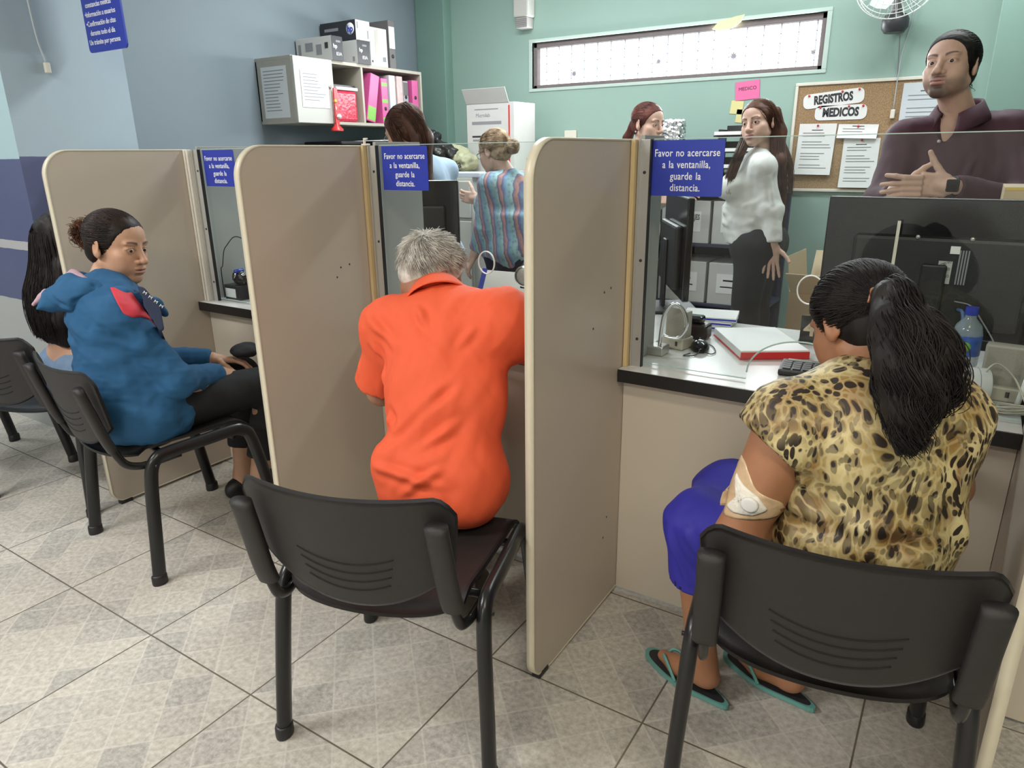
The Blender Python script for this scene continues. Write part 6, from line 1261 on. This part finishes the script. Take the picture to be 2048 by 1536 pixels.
sc1 = scalphair(HL, R, sl_, gd, 3000, .058, -.045, .008, 5, .07, .008, 3, grow=.003)
path = [clip+A([-.005, .012, .006]), clip+A([.018, -.022, .012]), (-.076, 1.28, 1.055), (-.056, 1.235, 1.0), (-.040, 1.205, .94), (-.020, 1.190, .875)]
tr1 = tress(path, [.016, .036, .058, .066, .056, .012], [.014, .028, .038, .040, .032, .008], (0, -1, .3), 2300, 34, .006, .010, 3.6, 3, 2.2, 40)
tr2 = tress([clip+A([.012, -.01, -.005]), (-.050, 1.29, 1.06), (-.015, 1.262, 1.015), (-.004, 1.245, .965), (-.012, 1.24, .93)], [.015, .035, .042, .034, .010], [.015, .028, .030, .024, .010], (0, -1, .3), 1000, 28, .006, .008, 3., 9, 2.2, 20)
hairmesh('hair', pl, [sc1], HR_BLACK, .0012, .0007); hairmesh('ponytail', pl, [resamp(tr1, 30), resamp(tr2, 30)], HR_BLACK, .0013, .0006)
core = [cap(path[i], path[i+1], r0, r1, .04) for i, (r0, r1) in enumerate(((.014, .024), (.024, .034), (.034, .036), (.036, .026), (.026, .008)))]+[cap((-.050, 1.29, 1.06), (-.015, 1.265, 1.015), .020, .024, .04), cap((-.015, 1.265, 1.015), (-.006, 1.25, .965), .024, .014, .04)]
V, F = sdf_mesh(core, .006); V = folds(V, F, (), .003, (30, 30, 8), 6); npmesh('ponytail_core', V-A(pl.location), F, HR_BLACK, pl)
t_ = [cap(clip+A([-.018, .004, .016]), clip+A([.006, -.010, .018]), .005, .004, .004), cap(clip+A([-.018, .004, .016]), clip+A([-.022, -.004, -.004]), .004, .003, .004)]; V, F = sdf_mesh(t_, .003); npmesh('hair_clip', V-A(pl.location), F, mat('tortoise', (.30, .13, .05), .25, noise=.6, nscale=60), pl)
def flipflop(parent, an, to, name='flip_flop'):
    an = A(an); to = A(to); f = nrm(A([to[0]-an[0], to[1]-an[1], 0])); r_ = A([f[1], -f[0], 0]); c = A([an[0], an[1], 0])+f*.045; out = []
    for a in np.linspace(0, 2*PI, 36, endpoint=False):
        y = math.cos(a)*.135; w = .040+.010*math.cos(a)-.006*math.sin(a*2)**2; out.append(c+f*y+r_*math.sin(a)*w)
    g = thing_child = None
    bm = bmesh.new(); prism(bm, [p+A([0, 0, .004])-A(parent.location) for p in out], (0, 0, .012)); s1 = obj(name, bm, M_FLIP, parent); bm = bmesh.new(); prism(bm, [p*1.0+A([0, 0, .0162])-A(parent.location)+(c-p)*.10*A([1, 1, 0]) for p in out], (0, 0, .0015)); obj('footbed', bm, M_SOLE, s1)
    tp = c+f*.075; 
    for q in (-1, 1): tube('strap', [tp-A(parent.location)+A([0, 0, .018]), tp+r_*q*.022-f*.02+A([0, 0, .052])-A(parent.location), tp+r_*q*.042-f*.075+A([0, 0, .018])-A(parent.location)], .0055, M_FLIP, s1, n=14, sides=8, rb=.003)
flipflop(pl, J['anL'], J['toeL']); flipflop(pl, J['anR'], J['toeR'])
# ---- long haired woman behind the first divider -----------------------------------
pf = person('woman with very long straight black hair and jeans behind the leftmost divider', (-2.93, 1.37, 0)); R = euler(math.radians(8), -.10, 0); HF = A((-2.925, 1.42, 1.05))
J = dict(P=(-2.93, 1.34, .53), B=(-2.93, 1.34, .67), C=(-2.93, 1.37, .79), N=(-2.93, 1.385, .94), H=HF, R=R, shL=(-3.06, 1.38, .855), elL=(-3.10, 1.48, .66), wrL=(-3.00, 1.60, .81), shR=(-2.81, 1.38, .855), elR=(-2.81, 1.48, .66), wrR=(-2.87, 1.60, .81),
         hipL=(-3.01, 1.34, .52), hipR=(-2.86, 1.34, .52), knL=(-3.03, 1.68, .50), knR=(-2.85, 1.68, .50), anL=(-3.03, 1.62, .1), anR=(-2.85, 1.62, .1), toeL=(-3.03, 1.71, .03), toeR=(-2.85, 1.71, .03))
Z = dict(pw=.15, bw=.125, cw=.135, pd=.115, bd=.09, cd=.095, arm=.88, leg=.95, bust=1, neck=.88)
body(pf, J, Z, SK_TAN, [dict(w=J['wrL'], d=(.3, .5, 0), t=(.5, -.2, 0), s=.9), dict(w=J['wrR'], d=(-.3, .5, 0), t=(-.5, -.2, 0), s=.9)], h=.008, hf=.004)
pr = [infl(q, .010) for q in torso_prims(J, Z) if q['t'] == 'cap' or q['c'][2] > .75]+[cap(J['shL'], J['elL'], .055, .048, .03), cap(J['shR'], J['elR'], .055, .048, .03), rbox((-2.93, 1.35, .60), (.3, .3, .11), None, .001, .004, 's')]
garment('crop_top', pf, pr, M_BLKC, .008, .003); garment('jeans', pf, trouser_prims(J, Z, .009)+[rbox((-2.93, 1.35, .825), (.3, .3, .16), None, .001, .004, 's')], M_JEAN, .008, .003)
shoe('shoe', pf, J['anL'], J['toeL'], M_BLACK); shoe('shoe', pf, J['anR'], J['toeR'], M_BLACK)
haircap('hair_cap', pf, HF, R, 1., HR_BLACK, .010, .058, -.05)
pth = [HF+A([0, -.045, .105]), HF+A([-.01, -.115, .03]), (-2.925, 1.285, .95), (-2.92, 1.25, .85), (-2.92, 1.24, .76), (-2.92, 1.245, .665)]
hairmesh('long_hair', pf, [tress(pth, [.02, .080, .115, .135, .135, .11], [.01, .025, .035, .030, .025, .018], (0, -1, .2), 2600, 26, .004, .0015, 1., 4, 1., 60)], HR_BLACK, .0013, .0006)
core = [cap(A(pth[i])+A([q*w, .02, 0]), A(pth[i+1])+A([q*w2, .02, 0]), .020, .020, .05) for i, (w, w2) in enumerate(((.02, .04), (.04, .07), (.07, .09), (.09, .09), (.09, .07))) for q in (-1, -.33, .33, 1)]
V, F = sdf_mesh(core, .008); V = folds(V, F, (), .003, (40, 40, 2), 6); npmesh('hair_core', V-A(pf.location), F, HR_BLACK, pf)
# ---- man in the burgundy shirt -------------------------------------------------------
pb = person('man in burgundy shirt with clasped hands standing in the office', (-.11, 3.25, 0)); R = euler(math.radians(161), math.radians(7), math.radians(3)); HB = A((-.155, 3.20, 1.612)); s = 1.04
J = dict(P=(-.09, 3.30, .95), B=(-.095, 3.30, 1.08), C=(-.10, 3.28, 1.24), N=(-.105, 3.27, 1.455), H=HB, R=R, hs=s, shL=(.070, 3.31, 1.385), elL=(.145, 3.17, 1.135), wrL=(-.085, 2.955, 1.205), shR=(-.265, 3.22, 1.365), elR=(-.305, 3.10, 1.135), wrR=(-.245, 2.975, 1.185),
         hipL=(.02, 3.32, .93), hipR=(-.19, 3.29, .93), knL=(.02, 3.28, .5), knR=(-.19, 3.25, .5), anL=(.02, 3.32, .1), anR=(-.19, 3.30, .1), toeL=(.02, 3.20, .03), toeR=(-.21, 3.18, .03))
Z = dict(pw=.155, bw=.15, cw=.165, pd=.115, bd=.115, cd=.125, arm=1.1, leg=1., neck=1.02, butt=0, sh=1.1)
hands = [dict(w=J['wrL'], d=(-.97, .02, .10), t=(-.15, .0, .98), curls=(1, [(.9, 1.0, .7), (.9, 1.0, .6), (.5, .7, .4), (.55, .7, .4)]), thumb=(.75, .75, .1), tc=-.2, s=1.02, spread=.07),
         dict(w=J['wrR'], d=(.95, -.15, -.02), t=(.1, -.25, .9), curls=(-1, [(.6, .7, .4), (.6, .7, .4), (.6, .7, .4), (.6, .7, .4)]), s=1.02)]
# a fanned set of finger tips pointing left, seen in front of the clasp
body(pb, J, Z, SK_LIGHT, hands, h=.008, hf=.0026, male=True, slit=.75, tint=dict(lip=(.42, .20, .18), brow=(.035, .022, .018), beard=.85, beardcol=(.035, .024, .020), liner=.5))
eyes(pb, HB, R, s, (-.15, 1, -.12))
fg = []
for k, (z, L, a) in enumerate(((.022, .060, .18), (.002, .072, -.02), (-.018, .070, -.12), (-.037, .058, -.20))):
    p0 = A([-.225, 2.928, 1.212+z]); d_ = nrm(A([-1, -.10, a])); p1 = p0+d_*L*.5; p2 = p1+nrm(d_+A([0, .25, -.10]))*L*.5; fg += [cap(p0+A([.05, .012, 0]), p0, .0100, .0098, .006), cap(p0, p1, .0096, .0088, .004), cap(p1, p2, .0088, .0078, .004)]
V, F = sdf_mesh(fg, .003); npmesh('fingers', V-A(pb.location), F, SK_LIGHT, pb, colors=np.zeros((len(V), 4)))
T = [infl(q, .012) for q in torso_prims(J, Z)]+[fcap((-.09, 3.30, .86), (-.09, 3.3, 1.1), .165, .16, .05)]
for s_, e_ in (('L', 1.), ('R', 1.)):
    sh, el, wr = A(J['sh'+s_]), A(J['el'+s_]), A(J['wr'+s_]); T += [cap(sh, el, .070, .062, .04), fcap(el, wr-nrm(wr-el)*.02, .060, .042, .03), ell(el, (.061,)*3, None, .03)]
nk = A(J['N']); fw = R@A([0, 1, 0]); T += [ell(nk+fw*.085+A([-.005, 0, -.02]), (.030, .05, .095), R, .01, 's'), cap(nk+A([0, 0, .02])+fw*.03, nk+A([0, 0, .12])+fw*.03, .060, .075, .01, 's')]
garment('shirt', pb, T, M_BURG, .007, .005, (6, 6, 4), [((-.20, 3.13, 1.32), (-.14, 3.12, 1.18), .014, .010), ((-.02, 3.16, 1.33), (-.06, 3.13, 1.15), .014, .009), ((.12, 3.2, 1.33), (.16, 3.14, 1.2), .012, .010), ((-.28, 3.13, 1.30), (-.30, 3.08, 1.2), .012, .009)], seed=12)
Bc = basis(fwd=nrm([fw[0], fw[1], 0]), up=(0, 0, 1)); n0 = nk+fw*.012+A([0, 0, .0])
for q in (-1, 1):
    a = np.linspace(0, 2.75, 24)*q
    def rg(rx, ry, z0, dz): 
        k = np.abs(a)/2.75; return n0+np.stack([rx*np.sin(a), -ry*np.cos(a), z0+dz*k**2], 1)@Bc.T
    band('collar', pb, [rg(.074, .070, .012, -.03), rg(.070, .068, .050, -.055), rg(.076, .076, .052, -.06), rg(.098, .105, .012, -.062), rg(.108, .118, -.004, -.075)], M_BURG, .003)
for k in range(3): 
    c_ = nk+fw*(.128+.006*k)+A([-.004, 0, -.115-.085*k]); V, F = sweep([c_-A(pb.location)-fw*.006, c_-A(pb.location)+fw*.004], .0055, sides=12); npmesh('button', V, F, mat('button_grey', (.5, .45, .46), .3), pb, origin=(0, 0, 0))
garment('trousers', pb, trouser_prims(J, Z), M_BLKC, .012, .004); shoe('shoe', pb, J['anL'], J['toeL'], M_BLACK); shoe('shoe', pb, J['anR'], J['toeR'], M_BLACK)
haircap('hair_cap', pb, HB, R, s, HR_BLACK, .006, .066, -.040); rr = np.random.default_rng(31); sc1 = scalphair(HB, R, s, (0, -.9, .2), 2400, .066, -.035, .003, 2, .06, grow=.002)
nb = HB+R@A([.01, -.10, -.045])*s; cur = []
for k in range(160):
    c0 = nb+R@(rr.normal(0, .012, 3)); tt = np.linspace(0, 1, 12)[:, None]; b_ = nrm(rr.normal(size=3)); c_ = nrm(rr.normal(size=3)); cur.append(c0+A([.02, 0, -.025])*tt+.006*(np.cos(tt*9)*b_+np.sin(tt*9)*c_))
hairmesh('hair', pb, [sc1], HR_BLACK, .0011, .0007); hairmesh('nape_curls', pb, [np.array(cur)], HR_BLACK, .0012, .0006)
wd = nrm(A(J['wrL'])-A(J['elL'])); c_ = A(J['wrL'])-wd*.012-A(pb.location); V, F = sweep([c_-wd*.012, c_+wd*.012], .0355, .029, 20, up=(0, 0, 1)); q = npmesh('wristwatch', V, F, M_BLACK, pb, origin=(0, 0, 0)); box('watch_face', -.020, .020, -.006, .006, -.021, .021, M_BLACKG, q, .005, Matrix.Translation(c_+A([0, -.034, .006])))
# ---- woman in the white blouse ---------------------------------------------------------
pw = person('smiling woman in white blouse and dark trousers with long brown hair', (-1.0, 3.9, 0)); R = euler(math.radians(163), math.radians(-2), math.radians(8)); HW = A((-.998, 3.89, 1.465))
J = dict(P=(-.955, 3.92, .86), B=(-1.0, 3.91, 1.0), C=(-1.0, 3.91, 1.16), N=(-.965, 3.92, 1.325), H=HW, R=R, hs=.98, shL=(-.930, 3.81, 1.25), elL=(-.875, 3.82, 1.04), wrL=(-.850, 3.80, .87), shR=(-.975, 4.04, 1.275), elR=(-1.08, 4.08, 1.08), wrR=(-1.20, 4.0, 1.13),
         hipL=(-.95, 3.85, .84), hipR=(-.95, 4.0, .84), knL=(-.97, 3.84, .45), knR=(-.95, 4.0, .45), anL=(-.91, 3.84, .1), anR=(-.88, 4.0, .1), toeL=(-1.02, 3.84, .03), toeR=(-1.0, 4.0, .03))
Z = dict(pw=.145, bw=.12, cw=.125, pd=.135, bd=.125, cd=.105, arm=.92, leg=1.02, bust=1, neck=.85)
hands = [dict(w=J['wrL'], d=(.05, .0, -1), t=(.85, .2, .0), curls=(1, [(.05, .15, .1)]*4), s=.95, spread=.12), dict(w=J['wrR'], d=(-.7, -.3, .3), t=(0, 0, 1), curls=(1, [(.4, .5, .3)]*4), s=.92)]
body(pw, J, Z, SK_LIGHT, hands, h=.008, hf=.0026, tint=dict(lip=(.48, .20, .19), brow=(.04, .022, .018), smile=.004, liner=.9)); eyes(pw, HW, R, .98, (-.1, 1, 0))
T = [infl(q, .014) for q in torso_prims(J, Z) if q['t'] == 'cap' or q['c'][2] > .9]+[fcap((-.975, 3.915, .875), (-1.0, 3.91, 1.06), .148, .142, .05, flat=((0, 1, 0), .92)), cap(J['shL'], J['elL'], .055, .052, .04), fcap(A(J['elL'])+A([0, 0, .01]), A(J['wrL'])+A([0, 0, .01]), .052, .047, .03), ell(J['elL'], (.050,)*3, None, .03), cap(J['shR'], J['elR'], .062, .056, .04), fcap(J['elR'], J['wrR'], .054, .044, .03)]
garment('blouse', pw, T, M_SHIRTW, .007, .005, (6, 6, 5), [((-1.14, 3.83, 1.03), (-.95, 3.78, .98), .014, .010), ((-1.13, 3.83, .97), (-.96, 3.78, .93), .014, .010), ((-1.12, 3.82, 1.10), (-1.0, 3.78, 1.06), .013, .009), ((-.88, 3.76, 1.2), (-.86, 3.77, 1.08), .012, .008)], seed=15)
garment('trousers', pw, trouser_prims(J, Z), M_BLKC, .010, .004); shoe('shoe', pw, J['anL'], J['toeL'], M_BLACK); shoe('shoe', pw, J['anR'], J['toeR'], M_BLACK)
haircap('hair_cap', pw, HW, R, .98, HR_BROWN, .006, .058, -.06); scw = scalphair(HW, R, .98, (0, -.8, -.5), 1200, .058, -.05, .004, 8, .10, grow=.002)
def side_hair(H, R, s, q, keys, wid, dep, n, seed, upv, m=20, wave=.003): 
    return tress([H+R@(A([q*.03, -.01, .100])*s), H+R@(A([q*.070, -.010, .06])*s)]+keys, wid, dep, upv, n, m, .004, wave, 1.3, seed, 1., 16)
h1 = side_hair(HW, R, .98, 1, [HW+R@A([.075, .0, -.05]), (-1.055, 3.80, 1.32), (-1.085, 3.765, 1.21), (-1.09, 3.76, 1.12)], [.008, .018, .030, .032, .028, .018], [.006, .008, .012, .012, .012, .012], 420, 2, (0, -1, 0))
h2 = side_hair(HW, R, .98, -1, [HW+R@A([-.085, -.03, -.05]), (-.875, 3.84, 1.28), (-.845, 3.84, 1.14), (-.835, 3.84, 1.00), (-.83, 3.84, .93)], [.008, .025, .042, .042, .038, .032, .018], [.006, .012, .02, .02, .02, .018, .01], 600, 3, (0, -1, 0))
h3 = tress([HW+R@A([0, -.05, .085]), HW+R@A([0, -.11, .03]), HW+R@A([0, -.10, -.08]), (-.88, 3.93, 1.25), (-.85, 3.91, 1.1)], [.01, .06, .07, .07, .05], [.006, .02, .03, .03, .02], (0, 1, 0), 600, 18, .004, .003, 1.2, 4, 1., 20)
hairmesh('long_hair', pw, [resamp(q, 20) for q in (h1, h2, h3, scw)], HR_BROWN, .0016, .0008)
V, F = sdf_mesh([cap(HW+R@A([-.07, -.04, .04]), HW+R@A([-.085, -.05, -.06]), .03, .03, .03), cap(HW+R@A([-.085, -.05, -.06]), (-.872, 3.86, 1.28), .03, .032, .03), cap((-.872, 3.86, 1.28), (-.845, 3.86, 1.05), .032, .02, .03), cap(HW+R@A([.078, .0, .03]), HW+R@A([.078, -.01, -.06]), .016, .016, .02)], .006); npmesh('hair_core', V-A(pw.location), F, HR_BROWN, pw)
# ---- redhead woman in profile --------------------------------------------------------------
pr_ = person('woman with reddish tied hair in profile behind the nearest divider', (-1.68, 4.05, 0)); R = euler(math.radians(-105), math.radians(-8), 0); HR = A((-1.645, 4.0, 1.485))
J = dict(P=(-1.72, 4.07, .88), B=(-1.71, 4.07, 1.0), C=(-1.71, 4.06, 1.17), N=(-1.695, 4.04, 1.34), H=HR, R=R, hs=.97, shL=(-1.68, 4.20, 1.29), elL=(-1.65, 4.2, 1.05), wrL=(-1.5, 4.15, 1.1), shR=(-1.72, 3.92, 1.29), elR=(-1.72, 3.90, 1.05), wrR=(-1.55, 3.92, 1.08),
         hipL=(-1.72, 4.15, .86), hipR=(-1.72, 3.99, .86), knL=(-1.70, 4.15, .47), knR=(-1.70, 3.99, .47), anL=(-1.73, 4.15, .1), anR=(-1.73, 3.99, .1), toeL=(-1.62, 4.15, .03), toeR=(-1.62, 3.99, .03))
Z = dict(pw=.15, bw=.13, cw=.13, pd=.13, bd=.11, cd=.105, arm=.92, bust=1, neck=.85)
hands = [dict(w=J['wrR'], d=(.9, 0, 0), t=(0, .3, 1), s=.9), dict(w=J['wrL'], d=(.9, 0, 0), t=(0, -.3, 1), s=.9)]
body(pr_, J, Z, SK_LIGHT, hands, h=.009, hf=.0028, tint=dict(lip=(.45, .20, .18), brow=(.05, .025, .02))); eyes(pr_, HR, R, .97, (0, 1, -.1))
garment('blouse', pr_, [infl(q, .014) for q in torso_prims(J, Z)]+[cap(J['sh'+q], J['el'+q], .062, .055, .04) for q in 'LR']+[fcap(J['el'+q], J['wr'+q], .054, .045, .03) for q in 'LR']+[fcap((-1.70, 4.045, 1.33), (-1.69, 4.035, 1.385), .066, .058, .02)], M_SHIRTW, .009, .004); garment('trousers', pr_, trouser_prims(J, Z), M_BLKC, .012, .003); shoe('shoe', pr_, J['anL'], J['toeL'], M_BLACK); shoe('shoe', pr_, J['anR'], J['toeR'], M_BLACK)
haircap('hair_cap', pr_, HR, R, .97, HR_RED, .005, .058, -.05); sc1 = scalphair(HR, R, .97, (0, -.9, -.15), 1300, .058, -.045, .003, 2, .08, grow=.001)
hairmesh('hair', pr_, [sc1], HR_RED, .0012, .0008); V, F = sdf_mesh([cap(HR+R@A([0, -.10, -.01]), HR+R@A([0, -.13, -.09]), .026, .026, .02), cap(HR+R@A([0, -.13, -.09]), HR+R@A([0, -.15, -.22]), .026, .012, .02)], .006); V = folds(V, F, (), .003, (30, 30, 8), 3); npmesh('tied_hair', V-A(pr_.location), F, HR_RED, pr_); c_ = HR+R@A([.085, -.012, -.045]); V, F = sdf_mesh([ell(c_, .005)], .0015); npmesh('earring', V-A(pr_.location), F, M_CHROME, pr_)
# ---- blonde woman in the striped blouse ------------------------------------------------------
pk = person('blonde woman with bun, glasses and teal striped blouse standing behind the glass', (-2.32, 3.5, 0)); R = euler(math.radians(82), math.radians(-16), 0); HK = A((-2.365, 3.50, 1.345))
J = dict(P=(-2.30, 3.52, .80), B=(-2.30, 3.52, .92), C=(-2.29, 3.52, 1.07), N=(-2.30, 3.52, 1.225), H=HK, R=R, shL=(-2.335, 3.40, 1.165), elL=(-2.37, 3.385, .93), wrL=(-2.46, 3.40, .76), shR=(-2.29, 3.66, 1.165), elR=(-2.40, 3.70, 1.0), wrR=(-2.50, 3.50, 1.08),
         hipL=(-2.29, 3.45, .78), hipR=(-2.29, 3.6, .78), knL=(-2.31, 3.44, .44), knR=(-2.31, 3.6, .44), anL=(-2.27, 3.44, .1), anR=(-2.27, 3.6, .1), toeL=(-2.38, 3.44, .03), toeR=(-2.38, 3.6, .03))
Z = dict(pw=.15, bw=.14, cw=.135, pd=.14, bd=.13, cd=.115, arm=.95, bust=1, neck=.9)
hands = [dict(w=J['wrL'], d=(-.5, 0, -.8), t=(-.6, .5, .2), s=.92), dict(w=J['wrR'], d=(-.9, 0, .1), t=(0, 0, 1), s=.92)]
body(pk, J, Z, SK_LIGHT, hands, h=.009, hf=.003, tint=dict(lip=(.45, .2, .18), brow=(.15, .09, .06))); eyes(pk, HK, R, 1., (0, 1, -.2))
T = [infl(q, .014) for q in torso_prims(J, Z)]+[fcap((-2.29, 3.52, .79), (-2.29, 3.52, 1.0), .165, .155, .05)]+[cap(J['sh'+q], J['el'+q], .064, .058, .04) for q in 'LR']+[fcap(J['elL'], A(J['wrL'])+A([.02, 0, .04]), .058, .050, .03), fcap(J['elR'], J['wrR'], .054, .045, .03)]
garment('striped_blouse', pk, T, M_PLAID, .009, .005, seed=8); garment('trousers', pk, trouser_prims(J, Z), mat('trousers_navy', (.015, .015, .035), .8), .012, .003); shoe('shoe', pk, J['anL'], J['toeL'], M_BLACK); shoe('shoe', pk, J['anR'], J['toeR'], M_BLACK)
haircap('hair_cap', pk, HK, R, 1., HR_BLONDE, .006, .058, -.05); rr = np.random.default_rng(51); sc1 = scalphair(HK, R, 1., (0, -.95, -.1), 1400, .058, -.045, .006, 2, .12, .01, grow=.002)
bun = HK+R@A([0, -.135, -.015]); cur = []
for k in range(260):
    a = nrm(rr.normal(size=3)); b_ = nrm(np.cross(a, rr.normal(size=3))); tt = np.linspace(0, 1, 12)[:, None]; cur.append(bun+A([.0, 0, 0])+(np.cos(tt*2.6)*a+np.sin(tt*2.6)*b_)*rr.uniform(.030, .042)+rr.normal(0, .003, 3)*tt)
hairmesh('hair', pk, [sc1, np.array(cur)], HR_BLONDE, .0014, .0006); V, F = sdf_mesh([ell(bun, .034, None, .01), cap(bun, HK+R@A([0, -.09, 0]), .022, .03, .02)], .006); npmesh('bun', V-A(pk.location), F, HR_BLONDE, pk)
def glasses(parent, H, R, s, m):
    parts = []
    for q in (-1, 1):
        a = np.linspace(0, 2*PI, 25)[:-1]; P = np.stack([q*.031+.021*np.cos(a), np.full(24, .094), .0+.016*np.sin(a)], 1); parts.append(sweep(P@R.T*s+H, .0013, sides=6, closed=True, up=tuple(R[:, 1]))); parts.append(sweep(A([(q*.052, .093, .006), (q*.070, .06, .006), (q*.078, -.01, .006)])@R.T*s+H, .0014, sides=6))
    parts.append(sweep(A([(-.010, .096, .003), (.010, .096, .003)])@R.T*s+H, .0013, sides=6)); V, F = join(parts); npmesh('glasses', V-A(parent.location), F, m, parent)
glasses(pk, HK, R, 1., M_INK)
# ---- seated clerk with dark hair ---------------------------------------------------------------
pc = person('clerk with long auburn streaked hair, glasses and pale blouse behind the middle booth glass', (-2.27, 2.75, 0)); R = euler(math.radians(88), math.radians(-22), 0); HC = A((-2.30, 2.66, 1.435))
J = dict(P=(-2.24, 2.72, .86), B=(-2.24, 2.71, 1.0), C=(-2.23, 2.70, 1.15), N=(-2.24, 2.69, 1.31), H=HC, R=R, shL=(-2.26, 2.57, 1.25), elL=(-2.30, 2.56, 1.02), wrL=(-2.44, 2.62, .90), shR=(-2.22, 2.84, 1.25), elR=(-2.30, 2.9, 1.0), wrR=(-2.45, 2.85, .90),
         hipL=(-2.24, 2.64, .84), hipR=(-2.24, 2.80, .84), knL=(-2.26, 2.64, .46), knR=(-2.26, 2.80, .46), anL=(-2.22, 2.64, .1), anR=(-2.22, 2.80, .1), toeL=(-2.33, 2.64, .03), toeR=(-2.33, 2.80, .03))
Z = dict(pw=.15, bw=.125, cw=.13, pd=.12, bd=.11, cd=.105, arm=.92, bust=1, neck=.88)
hands = [dict(w=J['wrL'], d=(-.8, 0, -.4), t=(0, .9, .2), s=.9), dict(w=J['wrR'], d=(-.8, 0, -.4), t=(0, -.9, .2), s=.9)]
body(pc, J, Z, SK_TAN, hands, h=.009, hf=.003); eyes(pc, HC, R, 1., (0, 1, -.2)); glasses(pc, HC, R, 1., M_STEEL)
garment('blouse', pc, [infl(q, .013) for q in torso_prims(J, Z)]+[cap(J['sh'+q], J['el'+q], .056, .052, .04) for q in 'LR']+[fcap(J['el'+q], J['wr'+q], .050, .042, .03) for q in 'LR'], M_LBLUE, .009, .006, seed=6); garment('trousers', pc, trouser_prims(J, Z), M_BLKC, .012, .003); shoe('shoe', pc, J['anL'], J['toeL'], M_BLACK); shoe('shoe', pc, J['anR'], J['toeR'], M_BLACK)
haircap('hair_cap', pc, HC, R, 1., HR_BROWN, .007, .058, -.06); scc = scalphair(HC, R, 1., (0, -.8, -.4), 1000, .058, -.05, .004, 3, .1, grow=.003)
c1 = tress([HC+R@A([0, -.03, .10]), HC+R@A([-.06, -.09, .05]), HC+R@A([-.05, -.125, -.06]), (-2.165, 2.60, 1.26), (-2.135, 2.585, 1.13), (-2.125, 2.58, 1.03)], [.01, .05, .06, .055, .045, .02], [.006, .02, .03, .025, .02, .01], (0, -1, 0), 900, 22, .004, .003, 1.2, 4, 1., 26)
c2 = tress([HC+R@A([0, .0, .108]), HC+R@A([-.085, .0, .04]), HC+R@A([-.09, -.01, -.06]), (-2.22, 2.55, 1.28)], [.012, .03, .035, .03], [.006, .01, .012, .012], (0, -1, 0), 350, 16, .003, .002, 1., 7, 1., 12)
hairmesh('long_hair', pc, [resamp(c1, 18), resamp(c2, 18), resamp(scc, 18)], HR_BROWN, .0014, .0007); V, F = sdf_mesh([cap(HC+R@A([-.03, -.08, .03]), HC+R@A([-.03, -.11, -.08]), .045, .045, .03), cap(HC+R@A([-.03, -.11, -.08]), (-2.15, 2.61, 1.2), .045, .035, .03), cap((-2.15, 2.61, 1.2), (-2.13, 2.60, 1.05), .035, .012, .03)], .006); npmesh('hair_core', V-A(pc.location), F, HR_BROWN, pc)
